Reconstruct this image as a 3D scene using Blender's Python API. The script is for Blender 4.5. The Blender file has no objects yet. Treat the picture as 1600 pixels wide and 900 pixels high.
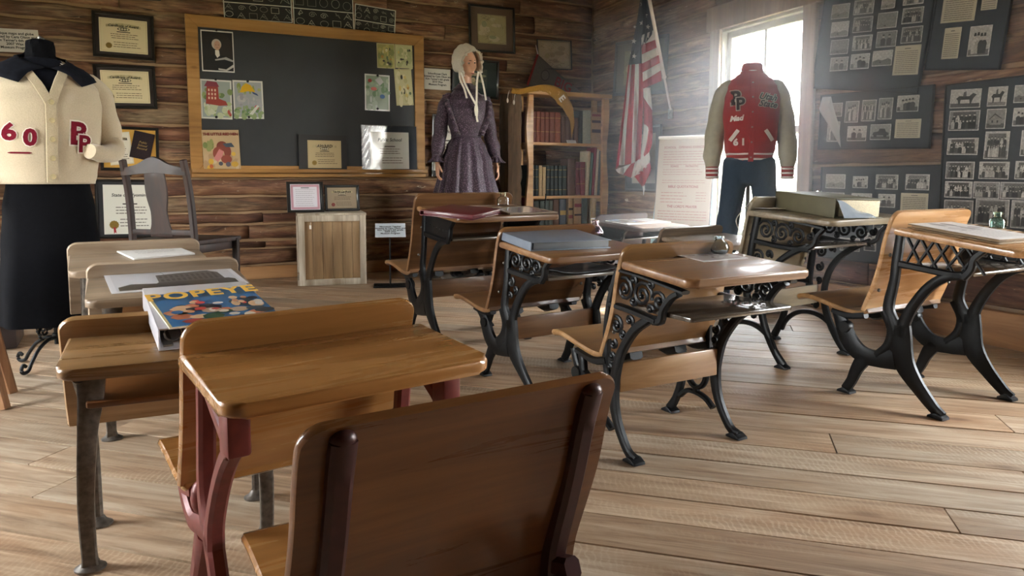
SKY, SUN, EXPO = 6.0, 4.0, 3.05
HAZE = 0.36
import bpy, bmesh, math, random
from mathutils import Vector, Matrix, Euler
PI = math.pi
COL = bpy.context.scene.collection
RNG = random.Random(7)

# ---------------------------------------------------------------- viewpoint
F_PX, PY, HZ, CAM_H = 1150.0, 385.0, 276.0, 0.80
PITCH = math.atan((PY - HZ) / F_PX)
YAW = math.atan(math.hypot(F_PX, PY - HZ) / 2160.0)
ROLL = math.radians(0.15)
_R = Vector((math.cos(YAW), -math.sin(YAW), 0)); _H = Vector((math.sin(YAW), math.cos(YAW), 0)); _Z = Vector((0, 0, 1))
FWD = _H * math.cos(PITCH) - _Z * math.sin(PITCH)
UP0 = _Z * math.cos(PITCH) + _H * math.sin(PITCH)
RIGHT = _R * math.cos(ROLL) + UP0 * math.sin(ROLL)
UP = UP0 * math.cos(ROLL) - _R * math.sin(ROLL)
EYE = Vector((0, 0, CAM_H))

def ray(px, py):
    return FWD + RIGHT * ((px - 800) / F_PX) - UP * ((py - PY) / F_PX)

def hit(px, py, p0, n):
    d = ray(px, py)
    return EYE + d * ((Vector(p0) - EYE).dot(n) / d.dot(n))

def on_floor(px, py, z=0.0): return hit(px, py, (0, 0, z), Vector((0, 0, 1)))
def on_y(px, py, y): return hit(px, py, (0, y, 0), Vector((0, 1, 0)))
def on_x(px, py, x): return hit(px, py, (x, 0, 0), Vector((1, 0, 0)))

# ---------------------------------------------------------------- tagging
def tag(o, label=None, cat=None, group=None, kind=None):
    if label: o['label'] = label
    if cat: o['category'] = cat
    if group: o['group'] = group
    if kind: o['kind'] = kind
    return o

def thing(name, label, cat, M=None, group=None):
    o = bpy.data.objects.new(name, None)
    COL.objects.link(o)
    o.empty_display_size = 0.05
    if M is not None: o.matrix_world = M
    return tag(o, label, cat, group)

def MX(loc=(0, 0, 0), rz=0.0, rx=0.0, ry=0.0, s=(1, 1, 1)):
    return Matrix.Translation(loc) @ Euler((rx, ry, rz)).to_matrix().to_4x4() @ Matrix.Diagonal((*s, 1))

# ---------------------------------------------------------------- colours
def lin(c):
    if isinstance(c, str):
        c = [int(c[i:i + 2], 16) / 255 for i in (0, 2, 4)]
    return tuple((x / 12.92 if x <= 0.04045 else ((x + 0.055) / 1.055) ** 2.4) for x in c[:3])

# ---------------------------------------------------------------- mesh builder
class B:
    def __init__(s):
        s.bm = bmesh.new()
        s.col = None
    def _m(s, faces, mi):
        for f in faces: f.material_index = mi
    def box(s, c, size, bev=0.0, seg=2, R=None, mi=0):
        ret = bmesh.ops.create_cube(s.bm, size=1.0)
        vs = ret['verts']
        M = Matrix.Translation(c) @ (R.to_4x4() if R is not None else Matrix.Identity(4)) @ Matrix.Diagonal((*size, 1))
        fs = set(f for v in vs for f in v.link_faces)
        bmesh.ops.transform(s.bm, matrix=M, verts=vs)
        s._m(fs, mi)
        if bev > 0:
            es = list(set(e for v in vs for e in v.link_edges))
            r = bmesh.ops.bevel(s.bm, geom=es, offset=min(bev, min(size) * 0.45), segments=seg, affect='EDGES', profile=0.5)
            s._m(r['faces'], mi)
        return s
    def prism(s, pts, a0, a1, axis='x', bev=0.0, seg=2, mi=0):
        """polygon extruded along an axis: x -> pts are (y,z), y -> (x,z), z -> (x,y)"""
        def mk(p, a):
            return {'x': (a, p[0], p[1]), 'y': (p[0], a, p[1]), 'z': (p[0], p[1], a)}[axis]
        v0 = [s.bm.verts.new(mk(p, a0)) for p in pts]
        v1 = [s.bm.verts.new(mk(p, a1)) for p in pts]
        n = len(pts)
        fs = [s.bm.faces.new(v0[::-1]), s.bm.faces.new(v1)]
        side = [s.bm.faces.new((v0[i], v0[(i + 1) % n], v1[(i + 1) % n], v1[i])) for i in range(n)]
        s._m(fs + side, mi)
        if bev > 0:
            es = list(set(list(fs[0].edges) + list(fs[1].edges)))
            r = bmesh.ops.bevel(s.bm, geom=es, offset=bev, segments=seg, affect='EDGES', profile=0.5)
            s._m(r['faces'], mi)
        return s
    def loft(s, rings, closed=True, cap0=True, cap1=True, mi=0, loop=False):
        vr = [[s.bm.verts.new(p) for p in r] for r in rings]
        n = len(vr[0]); out = []
        m = len(vr)
        for i in range(m if loop else m - 1):
            a, b = vr[i], vr[(i + 1) % m]
            for j in range(n if closed else n - 1):
                k = (j + 1) % n
                out.append(s.bm.faces.new((a[j], a[k], b[k], b[j])))
        if closed and not loop:
            if cap0: out.append(s.bm.faces.new(vr[0][::-1]))
            if cap1: out.append(s.bm.faces.new(vr[-1]))
        s._m(out, mi)
        return out
    def tube(s, pts, r, n=8, closed=False, mi=0, up=(0, 0, 1), cap=True, sq=None):
        """tube along pts; r: number, list, or list of (ra, rb); up gives the rb direction's reference; sq>0 squares the section"""
        pts = [Vector(p) for p in pts]; m = len(pts)
        rings = []
        upv = Vector(up)
        for i, p in enumerate(pts):
            if closed: t = pts[(i + 1) % m] - pts[i - 1]
            else: t = pts[min(i + 1, m - 1)] - pts[max(i - 1, 0)]
            if t.length < 1e-9: t = Vector((0, 0, 1))
            t.normalize()
            a = t.cross(upv)
            if a.length < 1e-4: a = t.cross(Vector((1, 0.3, 0.2)))
            a.normalize(); b = a.cross(t).normalized()
            if isinstance(r, list):
                u = i / max(1, m - 1) * (len(r) - 1); k0 = min(int(u), max(0, len(r) - 2)); u -= k0
                c0, c1 = r[k0], r[min(k0 + 1, len(r) - 1)]
                c0 = c0 if isinstance(c0, tuple) else (c0, c0); c1 = c1 if isinstance(c1, tuple) else (c1, c1)
                ra, rb = c0[0] + (c1[0] - c0[0]) * u, c0[1] + (c1[1] - c0[1]) * u
            else: ra, rb = r if isinstance(r, tuple) else (r, r)
            ring = []
            for k in range(n):
                an = 2 * PI * (k + 0.5) / n
                ca, sa = math.cos(an), math.sin(an)
                if sq:
                    ca = math.copysign(abs(ca) ** sq, ca); sa = math.copysign(abs(sa) ** sq, sa)
                ring.append(p + a * (ca * ra) + b * (sa * rb))
            rings.append(ring)
        s.loft(rings, True, cap, cap, mi, loop=closed)
        return s
    def rib(s, pts, w, x, t, n=8, mi=0):
        """flat cast rib in the y-z plane at x: pts (y,z), widths w, thickness t across x"""
        P = smooth(pts, 3) if len(pts) > 2 else pts
        m = len(P)
        if isinstance(w, (list, tuple)):
            W = []
            for i in range(m):
                u = i / (m - 1) * (len(w) - 1); k = min(int(u), len(w) - 2); W.append(w[k] + (w[k + 1] - w[k]) * (u - k))
        else: W = [w] * m
        return s.tube([(x, p[0], p[1]) for p in P], [(W[i] / 2, t / 2) for i in range(m)], n=n, up=(1, 0, 0), sq=0.62, mi=mi)
    def lathe(s, prof, n=20, c=(0, 0, 0), mi=0, cap0=True, cap1=True, sx=1, sy=1):
        rings = [[(c[0] + r * sx * math.cos(2 * PI * k / n), c[1] + r * sy * math.sin(2 * PI * k / n), c[2] + z) for k in range(n)] for r, z in prof]
        s.loft(rings, True, cap0, cap1, mi); return s
    def ball(s, c, r, mi=0, seg=12, M=None):
        r3 = r if isinstance(r, (tuple, list)) else (r, r, r)
        ret = bmesh.ops.create_uvsphere(s.bm, u_segments=seg, v_segments=max(6, seg // 2 + 2), radius=1)
        bmesh.ops.transform(s.bm, matrix=Matrix.Translation(c) @ (M or Matrix.Identity(4)) @ Matrix.Diagonal((*r3, 1)), verts=ret['verts'])
        s._m(set(f for v in ret['verts'] for f in v.link_faces), mi); return s
    def grid(s, fn, nu, nv, mi=0, wrap=False):
        V = [[s.bm.verts.new(fn(i / nu, j / nv)) for j in range(nv + 1)] for i in range(nu if wrap else nu + 1)]
        fs = []
        for i in range(nu):
            a = V[i]; b = V[(i + 1) % nu] if wrap else V[i + 1]
            for j in range(nv):
                f = s.bm.faces.new((a[j], b[j], b[j + 1], a[j + 1])); fs.append(f)
                f.material_index = mi(i / nu, j / nv) if callable(mi) else mi
        return fs
    def done(s, name, mats, parent=None, angle=38, M=None, link=True):
        bm = s.bm
        bmesh.ops.recalc_face_normals(bm, faces=bm.faces[:])
        ca = math.radians(angle)
        for f in bm.faces: f.smooth = True
        for e in bm.edges:
            if len(e.link_faces) == 2:
                try: e.smooth = e.calc_face_angle() < ca
                except Exception: pass
        me = bpy.data.meshes.new(name)
        bm.to_mesh(me); bm.free()
        for m in (mats if isinstance(mats, (list, tuple)) else [mats]): me.materials.append(m)
        o = bpy.data.objects.new(name, me)
        if link: COL.objects.link(o)
        if parent is not None: o.parent = parent
        if M is not None:
            if parent is not None: o.matrix_local = M
            else: o.matrix_world = M
        return o

def smooth(pts, k=3, closed=False):
    """Catmull-Rom resampling"""
    P = [Vector(p) for p in pts]; n = len(P); out = []
    rng = range(n if closed else n - 1)
    for i in rng:
        p1, p2 = P[i], P[(i + 1) % n]
        p0 = P[i - 1] if (i > 0 or closed) else p1 * 2 - p2
        p3 = P[(i + 2) % n] if (i + 2 < n or closed) else p2 * 2 - p1
        for j in range(k):
            t = j / k
            out.append(0.5 * ((2 * p1) + (p2 - p0) * t + (2 * p0 - 5 * p1 + 4 * p2 - p3) * t * t + (3 * p1 - p0 - 3 * p2 + p3) * t ** 3))
    if not closed: out.append(P[-1])
    return out

def interp(tab, t):
    """tab: list of (t, v...) -> interpolated tuple"""
    if t <= tab[0][0]: return tab[0][1:]
    for a, b in zip(tab, tab[1:]):
        if t <= b[0]:
            u = (t - a[0]) / (b[0] - a[0]); u = u * u * (3 - 2 * u)
            return tuple(x + (y - x) * u for x, y in zip(a[1:], b[1:]))
    return tab[-1][1:]

def spiral(cy, cz, r0, r1, a0, turns, n=18):
    return [(cy + (r0 + (r1 - r0) * i / n) * math.cos(a0 + 2 * PI * turns * i / n), cz + (r0 + (r1 - r0) * i / n) * math.sin(a0 + 2 * PI * turns * i / n)) for i in range(n + 1)]

def rounded_rect(x0, y0, x1, y1, r, n=4, corners=(1, 1, 1, 1)):
    """corners: bl, br, tr, tl"""
    out = []
    for (cx, cy, a0, on, vx, vy) in ((x0 + r, y0 + r, PI, corners[0], x0, y0), (x1 - r, y0 + r, 1.5 * PI, corners[1], x1, y0),
                                     (x1 - r, y1 - r, 0, corners[2], x1, y1), (x0 + r, y1 - r, PI / 2, corners[3], x0, y1)):
        if on: out += [(cx + r * math.cos(a0 + PI / 2 * i / n), cy + r * math.sin(a0 + PI / 2 * i / n)) for i in range(n + 1)]
        else: out.append((vx, vy))
    return out

# ---------------------------------------------------------------- flat coloured drawings (prints, papers, photographs)
class K:
    """flat print: coloured polygons stacked in hair-thin layers, in a w x h rectangle centred on the origin (x right, y up, z out)"""
    def __init__(s, w, h, base, t=0.0012, edge=None):
        s.w, s.h, s.v, s.f, s.c, s.z = w, h, [], [], [], 0.0
        x, y = w / 2, h / 2
        b = len(s.v)
        s.v += [(-x, -y, -t), (x, -y, -t), (x, y, -t), (-x, y, -t), (-x, -y, 0), (x, -y, 0), (x, y, 0), (-x, y, 0)]
        for q in ((3, 2, 1, 0), (0, 1, 5, 4), (1, 2, 6, 5), (2, 3, 7, 6), (3, 0, 4, 7)):
            s.f.append(q); s.c.append(lin(edge or base))
        s.f.append((4, 5, 6, 7)); s.c.append(lin(base))
    def lay(s, d=0.00022): s.z += d; return s
    def poly(s, pts, c):
        b = len(s.v)
        s.v += [((p[0] - 0.5) * s.w, (p[1] - 0.5) * s.h, s.z) for p in pts]
        s.f.append(tuple(range(b, b + len(pts)))); s.c.append(lin(c)); return s
    def rect(s, x0, y0, x1, y1, c): return s.poly([(x0, y0), (x1, y0), (x1, y1), (x0, y1)], c)
    def ell(s, cx, cy, rx, ry, c, n=14): return s.poly([(cx + rx * math.cos(2 * PI * i / n), cy + ry * math.sin(2 * PI * i / n)) for i in range(n)], c)
    def line(s, pts, wd, c):
        """stroke; wd in metres"""
        P = [Vector(((p[0] - .5) * s.w, (p[1] - .5) * s.h)) for p in pts]
        for a, b in zip(P, P[1:]):
            d = b - a
            if d.length < 1e-7: continue
            n = Vector((-d.y, d.x)).normalized() * wd / 2; e = d.normalized() * wd * 0.3
            q = len(s.v)
            s.v += [(*(a - e - n), s.z), (*(b + e - n), s.z), (*(b + e + n), s.z), (*(a - e + n), s.z)]
            s.f.append((q, q + 1, q + 2, q + 3)); s.c.append(lin(c))
        return s
    def frame(s, m, wd, c):
        mx, my = m / s.w, m / s.h
        return s.line([(mx, my), (1 - mx, my), (1 - mx, 1 - my), (mx, 1 - my), (mx, my)], wd, c)
    def script(s, x0, y0, x1, y1, rows, c, rng, hgt=0.35, ragged=True, words=(0.03, 0.1)):
        """rows of unreadable small writing as word-length dashes"""
        rh = (y1 - y0) / rows
        for r in range(rows):
            y = y1 - (r + 0.6) * rh; x = x0 + (rng.random() * 0.03 if ragged else 0)
            end = x1 - (rng.random() * 0.12 if ragged else 0)
            while x < end:
                wl = rng.uniform(*words); e = min(end, x + wl)
                s.rect(x, y - rh * hgt / 2, e, y + rh * hgt / 2, c); x = e + 0.012
        return s
    def done(s, name, parent=None, M=None, mat=None):
        me = bpy.data.meshes.new(name)
        me.from_pydata(s.v, [], s.f)
        at = me.color_attributes.new('col', 'FLOAT_COLOR', 'CORNER')
        i = 0
        for f, c in zip(s.f, s.c):
            for _ in f:
                at.data[i].color = (*c, 1); i += 1
        me.materials.append(mat or MAT['ink'])
        o = bpy.data.objects.new(name, me); COL.objects.link(o)
        if parent is not None: o.parent = parent
        if M is not None:
            if parent is not None: o.matrix_local = M
            else: o.matrix_world = M
        return o

def text(name, body, parent, M, size, mat, align='CENTER', shear=0, spacing=1.0, bold=0.0, line=1.0):
    cu = bpy.data.curves.new(name, 'FONT')
    cu.body = body; cu.size = size; cu.align_x = align; cu.align_y = 'CENTER'
    cu.shear = shear; cu.space_character = spacing; cu.space_line = line; cu.offset = bold; cu.extrude = 0.0002
    cu.resolution_u = 3
    cu.materials.append(mat)
    o = bpy.data.objects.new(name, cu); COL.objects.link(o)
    if parent is not None:
        o.parent = parent; o.matrix_local = M
    else: o.matrix_world = M
    TEXTS.append(o)
    return o

TEXTS = []
def flush_text():
    """turn the lettering curves into plain meshes"""
    bpy.context.view_layer.update()
    dg = bpy.context.evaluated_depsgraph_get()
    made = []
    for o in TEXTS:
        made.append((o, bpy.data.meshes.new_from_object(o.evaluated_get(dg), depsgraph=dg)))
    for o, me in made:
        nm, par, ml, mw = o.name, o.parent, o.matrix_local.copy(), o.matrix_basis.copy()
        lab = o.get('label'); cu = o.data
        bpy.data.objects.remove(o); bpy.data.curves.remove(cu)
        me.name = nm
        n = bpy.data.objects.new(nm, me); COL.objects.link(n)
        n.parent = par; n.matrix_basis = mw
        if nm in WARP:
            for v in me.vertices: v.co = WARP[nm](v.co)
        if lab: n['label'] = lab
    TEXTS.clear()
# ---------------------------------------------------------------- materials
MAT = {}
def newmat(name):
    m = bpy.data.materials.new(name); m.use_nodes = True
    nt = m.node_tree; bs = nt.nodes['Principled BSDF']
    MAT[name] = m
    return m, nt, bs
def node(nt, typ, ins=None, **kw):
    n = nt.nodes.new(typ)
    for k, v in kw.items(): setattr(n, k, v)
    for k, v in (ins or {}).items():
        if isinstance(v, bpy.types.NodeSocket): nt.links.new(v, n.inputs[k])
        else: n.inputs[k].default_value = v
    return n
def ramp(nt, fac, stops):
    n = nt.nodes.new('ShaderNodeValToRGB'); nt.links.new(fac, n.inputs[0])
    e = n.color_ramp.elements
    while len(e) < len(stops): e.new(0.5)
    for el, (p, c) in zip(e, stops):
        el.position = p; el.color = (*(lin(c) if isinstance(c, str) else c), 1)
    return n.outputs['Color']
def fac(nt, f, a, b):
    return node(nt, 'ShaderNodeMapRange', {0: f, 1: a, 2: b}).outputs[0]
def mix(nt, f, a, b, mode='MIX'):
    n = nt.nodes.new('ShaderNodeMix'); n.data_type = 'RGBA'; n.blend_type = mode
    for i, v in ((0, f), (6, a), (7, b)):
        if isinstance(v, bpy.types.NodeSocket): nt.links.new(v, n.inputs[i])
        elif i == 0: n.inputs[0].default_value = v
        else: n.inputs[i].default_value = (*(lin(v) if isinstance(v, str) else v[:3]), 1)
    return n.outputs[2]
def bump(nt, bs, h, strength, dist=0.004):
    b = node(nt, 'ShaderNodeBump', {'Height': h, 'Strength': strength, 'Distance': dist})
    nt.links.new(b.outputs[0], bs.inputs['Normal'])

def plain(name, c, rough=0.6, metal=0.0, var=0.0, scale=30, bmp=0.0, coat=0.0, spec=0.5, sheen=0.0):
    m, nt, bs = newmat(name)
    bs.inputs['Roughness'].default_value = rough; bs.inputs['Metallic'].default_value = metal
    bs.inputs['Specular IOR Level'].default_value = spec
    bs.inputs['Coat Weight'].default_value = coat
    bs.inputs['Sheen Weight'].default_value = sheen
    co = node(nt, 'ShaderNodeTexCoord').outputs['Object']
    no = node(nt, 'ShaderNodeTexNoise', {'Vector': co, 'Scale': scale, 'Detail': 4.0})
    base = lin(c) if isinstance(c, str) else c
    lo = tuple(x * (1 - var) for x in base); hi = tuple(min(1, x * (1 + var)) for x in base)
    nt.links.new(ramp(nt, no.outputs['Fac'], [(0.3, lo), (0.7, hi)]), bs.inputs['Base Color'])
    if bmp: bump(nt, bs, no.outputs['Fac'], bmp, 0.002)
    return m

def wood(name, dark, mid, light, scale=1.0, rough=0.35, coat=0.0, bmp=0.15, axis='x', coord='Object', rnd=False, wear=None, wear_amt=0.5, knots=0.0, saw=0.0):
    m, nt, bs = newmat(name)
    tc = node(nt, 'ShaderNodeTexCoord')
    co = tc.outputs[coord]
    inf = node(nt, 'ShaderNodeObjectInfo').outputs['Random']
    off = node(nt, 'ShaderNodeVectorMath', {0: co, 1: node(nt, 'ShaderNodeCombineXYZ', {0: node(nt, 'ShaderNodeMath', {0: inf, 1: 37.0}, operation='MULTIPLY').outputs[0], 1: inf, 2: inf}).outputs[0]}, operation='ADD').outputs[0]
    k = scale
    st = {'x': (1.6 * k, 22 * k, 22 * k), 'y': (22 * k, 1.6 * k, 22 * k), 'z': (22 * k, 22 * k, 1.6 * k)}[axis]
    mp = node(nt, 'ShaderNodeMapping', {'Vector': off, 'Scale': st}).outputs[0]
    n1 = node(nt, 'ShaderNodeTexNoise', {'Vector': mp, 'Scale': 1.0, 'Detail': 6.0, 'Roughness': 0.62, 'Distortion': 0.9})
    st2 = tuple(x * 0.22 for x in st)
    n2 = node(nt, 'ShaderNodeTexNoise', {'Vector': node(nt, 'ShaderNodeMapping', {'Vector': off, 'Scale': st2}).outputs[0], 'Scale': 1.0, 'Detail': 3.0, 'Distortion': 0.4})
    f = node(nt, 'ShaderNodeMath', {0: n1.outputs['Fac'], 1: n2.outputs['Fac']}, operation='ADD').outputs[0]
    f = node(nt, 'ShaderNodeMath', {0: f, 1: 0.5}, operation='MULTIPLY').outputs[0]
    colr = ramp(nt, f, [(0.34, dark), (0.5, mid), (0.66, light)])
    if rnd:
        at = node(nt, 'ShaderNodeAttribute', attribute_name='rnd')
        colr = mix(nt, 1.0, colr, at.outputs['Color'], 'MULTIPLY')
    if wear:
        wn = node(nt, 'ShaderNodeTexNoise', {'Vector': node(nt, 'ShaderNodeMapping', {'Vector': off, 'Scale': tuple(x * 0.35 for x in st)}).outputs[0], 'Scale': 1.0, 'Detail': 5.0, 'Roughness': 0.7})
        wf = fac(nt, wn.outputs['Fac'], 0.5, 0.72)
        colr = mix(nt, node(nt, 'ShaderNodeMath', {0: wf, 1: wear_amt}, operation='MULTIPLY').outputs[0], colr, wear)
    h = n1.outputs['Fac']
    if knots:
        vo = node(nt, 'ShaderNodeTexVoronoi', {'Vector': node(nt, 'ShaderNodeMapping', {'Vector': off, 'Scale': tuple(knots * (0.45 if i == 'xyz'.index(axis) else 1.0) for i in range(3))}).outputs[0], 'Scale': 1.0})
        kf = fac(nt, vo.outputs['Distance'], 0.13, 0.05)
        colr = mix(nt, node(nt, 'ShaderNodeMath', {0: kf, 1: 0.75}, operation='MULTIPLY').outputs[0], colr, dark)
    if saw:
        wv = node(nt, 'ShaderNodeTexWave', {'Vector': off, 'Scale': saw, 'Distortion': 2.0, 'Detail': 2.0, 'Detail Scale': 1.2}, wave_type='BANDS', bands_direction='X')
        h = node(nt, 'ShaderNodeMath', {0: h, 1: node(nt, 'ShaderNodeMath', {0: wv.outputs['Fac'], 1: 0.35}, operation='MULTIPLY').outputs[0]}, operation='ADD').outputs[0]
        colr = mix(nt, node(nt, 'ShaderNodeMath', {0: fac(nt, wv.outputs['Fac'], 0.55, 1.0), 1: 0.16}, operation='MULTIPLY').outputs[0], colr, light)
    nt.links.new(colr, bs.inputs['Base Color'])
    rr = node(nt, 'ShaderNodeMapRange', {0: n1.outputs['Fac'], 1: 0.2, 2: 0.8, 3: max(0.05, rough - 0.1), 4: min(1, rough + 0.12)}).outputs[0]
    nt.links.new(rr, bs.inputs['Roughness'])
    bs.inputs['Coat Weight'].default_value = coat; bs.inputs['Coat Roughness'].default_value = 0.12
    if bmp: bump(nt, bs, h, bmp, 0.003)
    return m

def logmat(name):
    """hewn log: long streaks, warm reds, grey weathering, dark checks and pale flakes; uses UV (metres along, up) and 'rnd' per log"""
    m, nt, bs = newmat(name)
    uv = node(nt, 'ShaderNodeTexCoord').outputs['UV']
    at = node(nt, 'ShaderNodeAttribute', attribute_name='rnd').outputs['Color']
    sep = node(nt, 'ShaderNodeSeparateColor', {0: at})
    def nz(sx, sy, d=5.0, ro=0.6, dist=0.5):
        return node(nt, 'ShaderNodeTexNoise', {'Vector': node(nt, 'ShaderNodeMapping', {'Vector': uv, 'Scale': (sx, sy, 1)}).outputs[0], 'Scale': 1.0, 'Detail': d, 'Roughness': ro, 'Distortion': dist}).outputs['Fac']
    a = nz(2.2, 13.0, 7.0, 0.6, 1.2)
    b = nz(1.5, 6.0, 4.0, 0.55, 0.6)
    c = nz(5.0, 60.0, 4.0, 0.6, 0.3)
    base = ramp(nt, a, [(0.3, '3a2416'), (0.45, '6c482f'), (0.58, '936d4b'), (0.72, 'b39570')])
    red = ramp(nt, a, [(0.3, '381c12'), (0.5, '6b4432'), (0.7, '90674f')])
    grey = ramp(nt, c, [(0.3, '5c4c3a'), (0.5, '8f7a5c'), (0.7, 'b5a07e')])
    col = mix(nt, fac(nt, b, 0.42, 0.6), base, red)
    gf = node(nt, 'ShaderNodeMath', {0: fac(nt, nz(1.1, 4.5, 5.0, 0.6, 0.8), 0.42, 0.66), 1: sep.outputs['Red']}, operation='MULTIPLY').outputs[0]
    col = mix(nt, gf, col, grey)
    fine = nz(7.0, 85.0, 5.0, 0.7, 0.6)
    col = mix(nt, node(nt, 'ShaderNodeMath', {0: fac(nt, fine, 0.56, 0.36), 1: 0.45}, operation='MULTIPLY').outputs[0], col, '2f2118')
    kv = node(nt, 'ShaderNodeTexVoronoi', {'Vector': node(nt, 'ShaderNodeMapping', {'Vector': uv, 'Scale': (1.9, 4.2, 1)}).outputs[0], 'Scale': 1.0}).outputs['Distance']
    col = mix(nt, node(nt, 'ShaderNodeMath', {0: fac(nt, kv, .10, .04), 1: 0.8}, operation='MULTIPLY').outputs[0], col, '2a1a10')
    crack = fac(nt, nz(2.2, 48.0, 3.0, 0.5, 1.4), 0.36, 0.30)
    col = mix(nt, node(nt, 'ShaderNodeMath', {0: crack, 1: 0.8}, operation='MULTIPLY').outputs[0], col, '140b06')
    pale = fac(nt, nz(9.0, 30.0, 5.0, 0.7, 0.8), 0.645, 0.70)
    col = mix(nt, node(nt, 'ShaderNodeMath', {0: pale, 1: 0.65}, operation='MULTIPLY').outputs[0], col, 'd3c3a6')
    br = node(nt, 'ShaderNodeMapRange', {0: sep.outputs['Green'], 1: 0.0, 2: 1.0, 3: 0.8, 4: 1.35}).outputs[0]
    cc = node(nt, 'ShaderNodeCombineColor', {0: br, 1: br, 2: br}).outputs[0]
    nt.links.new(mix(nt, 1.0, col, cc, 'MULTIPLY'), bs.inputs['Base Color'])
    bs.inputs['Roughness'].default_value = 0.75
    hh = node(nt, 'ShaderNodeMath', {0: a, 1: node(nt, 'ShaderNodeMath', {0: crack, 1: -0.8}, operation='MULTIPLY').outputs[0]}, operation='ADD').outputs[0]
    bump(nt, bs, hh, 0.55, 0.01)
    return m

def floormat(name):
    """rough-sawn plank: UV metres (along, across) offset per plank, 'rnd' tint per plank"""
    m, nt, bs = newmat(name)
    uv = node(nt, 'ShaderNodeTexCoord').outputs['UV']
    at = node(nt, 'ShaderNodeAttribute', attribute_name='rnd').outputs['Color']
    sep = node(nt, 'ShaderNodeSeparateColor', {0: at})
    def nz(sx, sy, d=5.0, ro=0.6, dist=0.5):
        return node(nt, 'ShaderNodeTexNoise', {'Vector': node(nt, 'ShaderNodeMapping', {'Vector': uv, 'Scale': (sx, sy, 1)}).outputs[0], 'Scale': 1.0, 'Detail': d, 'Roughness': ro, 'Distortion': dist}).outputs['Fac']
    a = nz(2.5, 34.0, 7.0, 0.65, 0.8)
    b = nz(1.6, 7.0, 4.0, 0.6, 0.6)
    col = ramp(nt, a, [(0.3, '85705a'), (0.47, 'a8937b'), (0.6, 'bcaa93'), (0.75, 'd0c2ae')])
    warm = ramp(nt, a, [(0.3, '7a5f47'), (0.5, 'a08468'), (0.7, 'b99f84')])
    col = mix(nt, node(nt, 'ShaderNodeMath', {0: fac(nt, b, 0.42, 0.62), 1: 0.85}, operation='MULTIPLY').outputs[0], col, warm)
    grey = fac(nt, nz(3.0, 9.0, 6.0, 0.7, 0.5), 0.52, 0.72)
    col = mix(nt, node(nt, 'ShaderNodeMath', {0: grey, 1: 0.55}, operation='MULTIPLY').outputs[0], col, 'bcae98')
    # sharp saw marks across the plank
    wv = node(nt, 'ShaderNodeTexWave', {'Vector': node(nt, 'ShaderNodeMapping', {'Vector': uv, 'Rotation': (0, 0, 0.22)}).outputs[0], 'Scale': 21.0, 'Distortion': 6.0, 'Detail': 4.0, 'Detail Scale': 1.5}, wave_type='BANDS', bands_direction='X').outputs['Fac']
    sm = node(nt, 'ShaderNodeMath', {0: fac(nt, wv, 0.55, 0.95), 1: fac(nt, nz(0.7, 3.0, 3.0), 0.52, 0.64)}, operation='MULTIPLY').outputs[0]
    col = mix(nt, node(nt, 'ShaderNodeMath', {0: sm, 1: 0.3}, operation='MULTIPLY').outputs[0], col, 'd9ccb4')
    # knots
    vo = node(nt, 'ShaderNodeTexVoronoi', {'Vector': node(nt, 'ShaderNodeMapping', {'Vector': uv, 'Scale': (1.5, 3.6, 1)}).outputs[0], 'Scale': 1.0}).outputs['Distance']
    kn = fac(nt, vo, 0.085, 0.03); ring = node(nt, 'ShaderNodeMath', {0: fac(nt, vo, 0.2, 0.1), 1: 0.35}, operation='MULTIPLY').outputs[0]
    col = mix(nt, ring, col, '8f6a47')
    col = mix(nt, node(nt, 'ShaderNodeMath', {0: kn, 1: 0.7}, operation='MULTIPLY').outputs[0], col, '5b3e28')
    br = node(nt, 'ShaderNodeMapRange', {0: sep.outputs['Green'], 1: 0.0, 2: 1.0, 3: 0.74, 4: 1.1}).outputs[0]
    warmth = node(nt, 'ShaderNodeMapRange', {0: sep.outputs['Red'], 1: 0.0, 2: 1.0, 3: 0.88, 4: 1.0}).outputs[0]
    cc = node(nt, 'ShaderNodeCombineColor', {0: br, 1: node(nt, 'ShaderNodeMath', {0: br, 1: warmth}, operation='MULTIPLY').outputs[0], 2: node(nt, 'ShaderNodeMath', {0: br, 1: node(nt, 'ShaderNodeMath', {0: warmth, 1: warmth}, operation='MULTIPLY').outputs[0]}, operation='MULTIPLY').outputs[0]}).outputs[0]
    nt.links.new(mix(nt, 1.0, col, cc, 'MULTIPLY'), bs.inputs['Base Color'])
    bs.inputs['Roughness'].default_value = 0.55
    hh = node(nt, 'ShaderNodeMath', {0: a, 1: node(nt, 'ShaderNodeMath', {0: sm, 1: 0.1}, operation='MULTIPLY').outputs[0]}, operation='ADD').outputs[0]
    bump(nt, bs, hh, 0.4, 0.006)
    return m

def inkmat(name, rough, coat=0.0):
    m, nt, bs = newmat(name)
    nt.links.new(node(nt, 'ShaderNodeAttribute', attribute_name='col').outputs['Color'], bs.inputs['Base Color'])
    bs.inputs['Roughness'].default_value = rough; bs.inputs['Coat Weight'].default_value = coat; bs.inputs['Coat Roughness'].default_value = 0.08
    return m

def glassmat(name, tint, rough=0.02, ior=1.45):
    m, nt, bs = newmat(name)
    bs.inputs['Base Color'].default_value = (*lin(tint), 1)
    bs.inputs['Transmission Weight'].default_value = 1.0; bs.inputs['Roughness'].default_value = rough; bs.inputs['IOR'].default_value = ior
    return m

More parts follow.
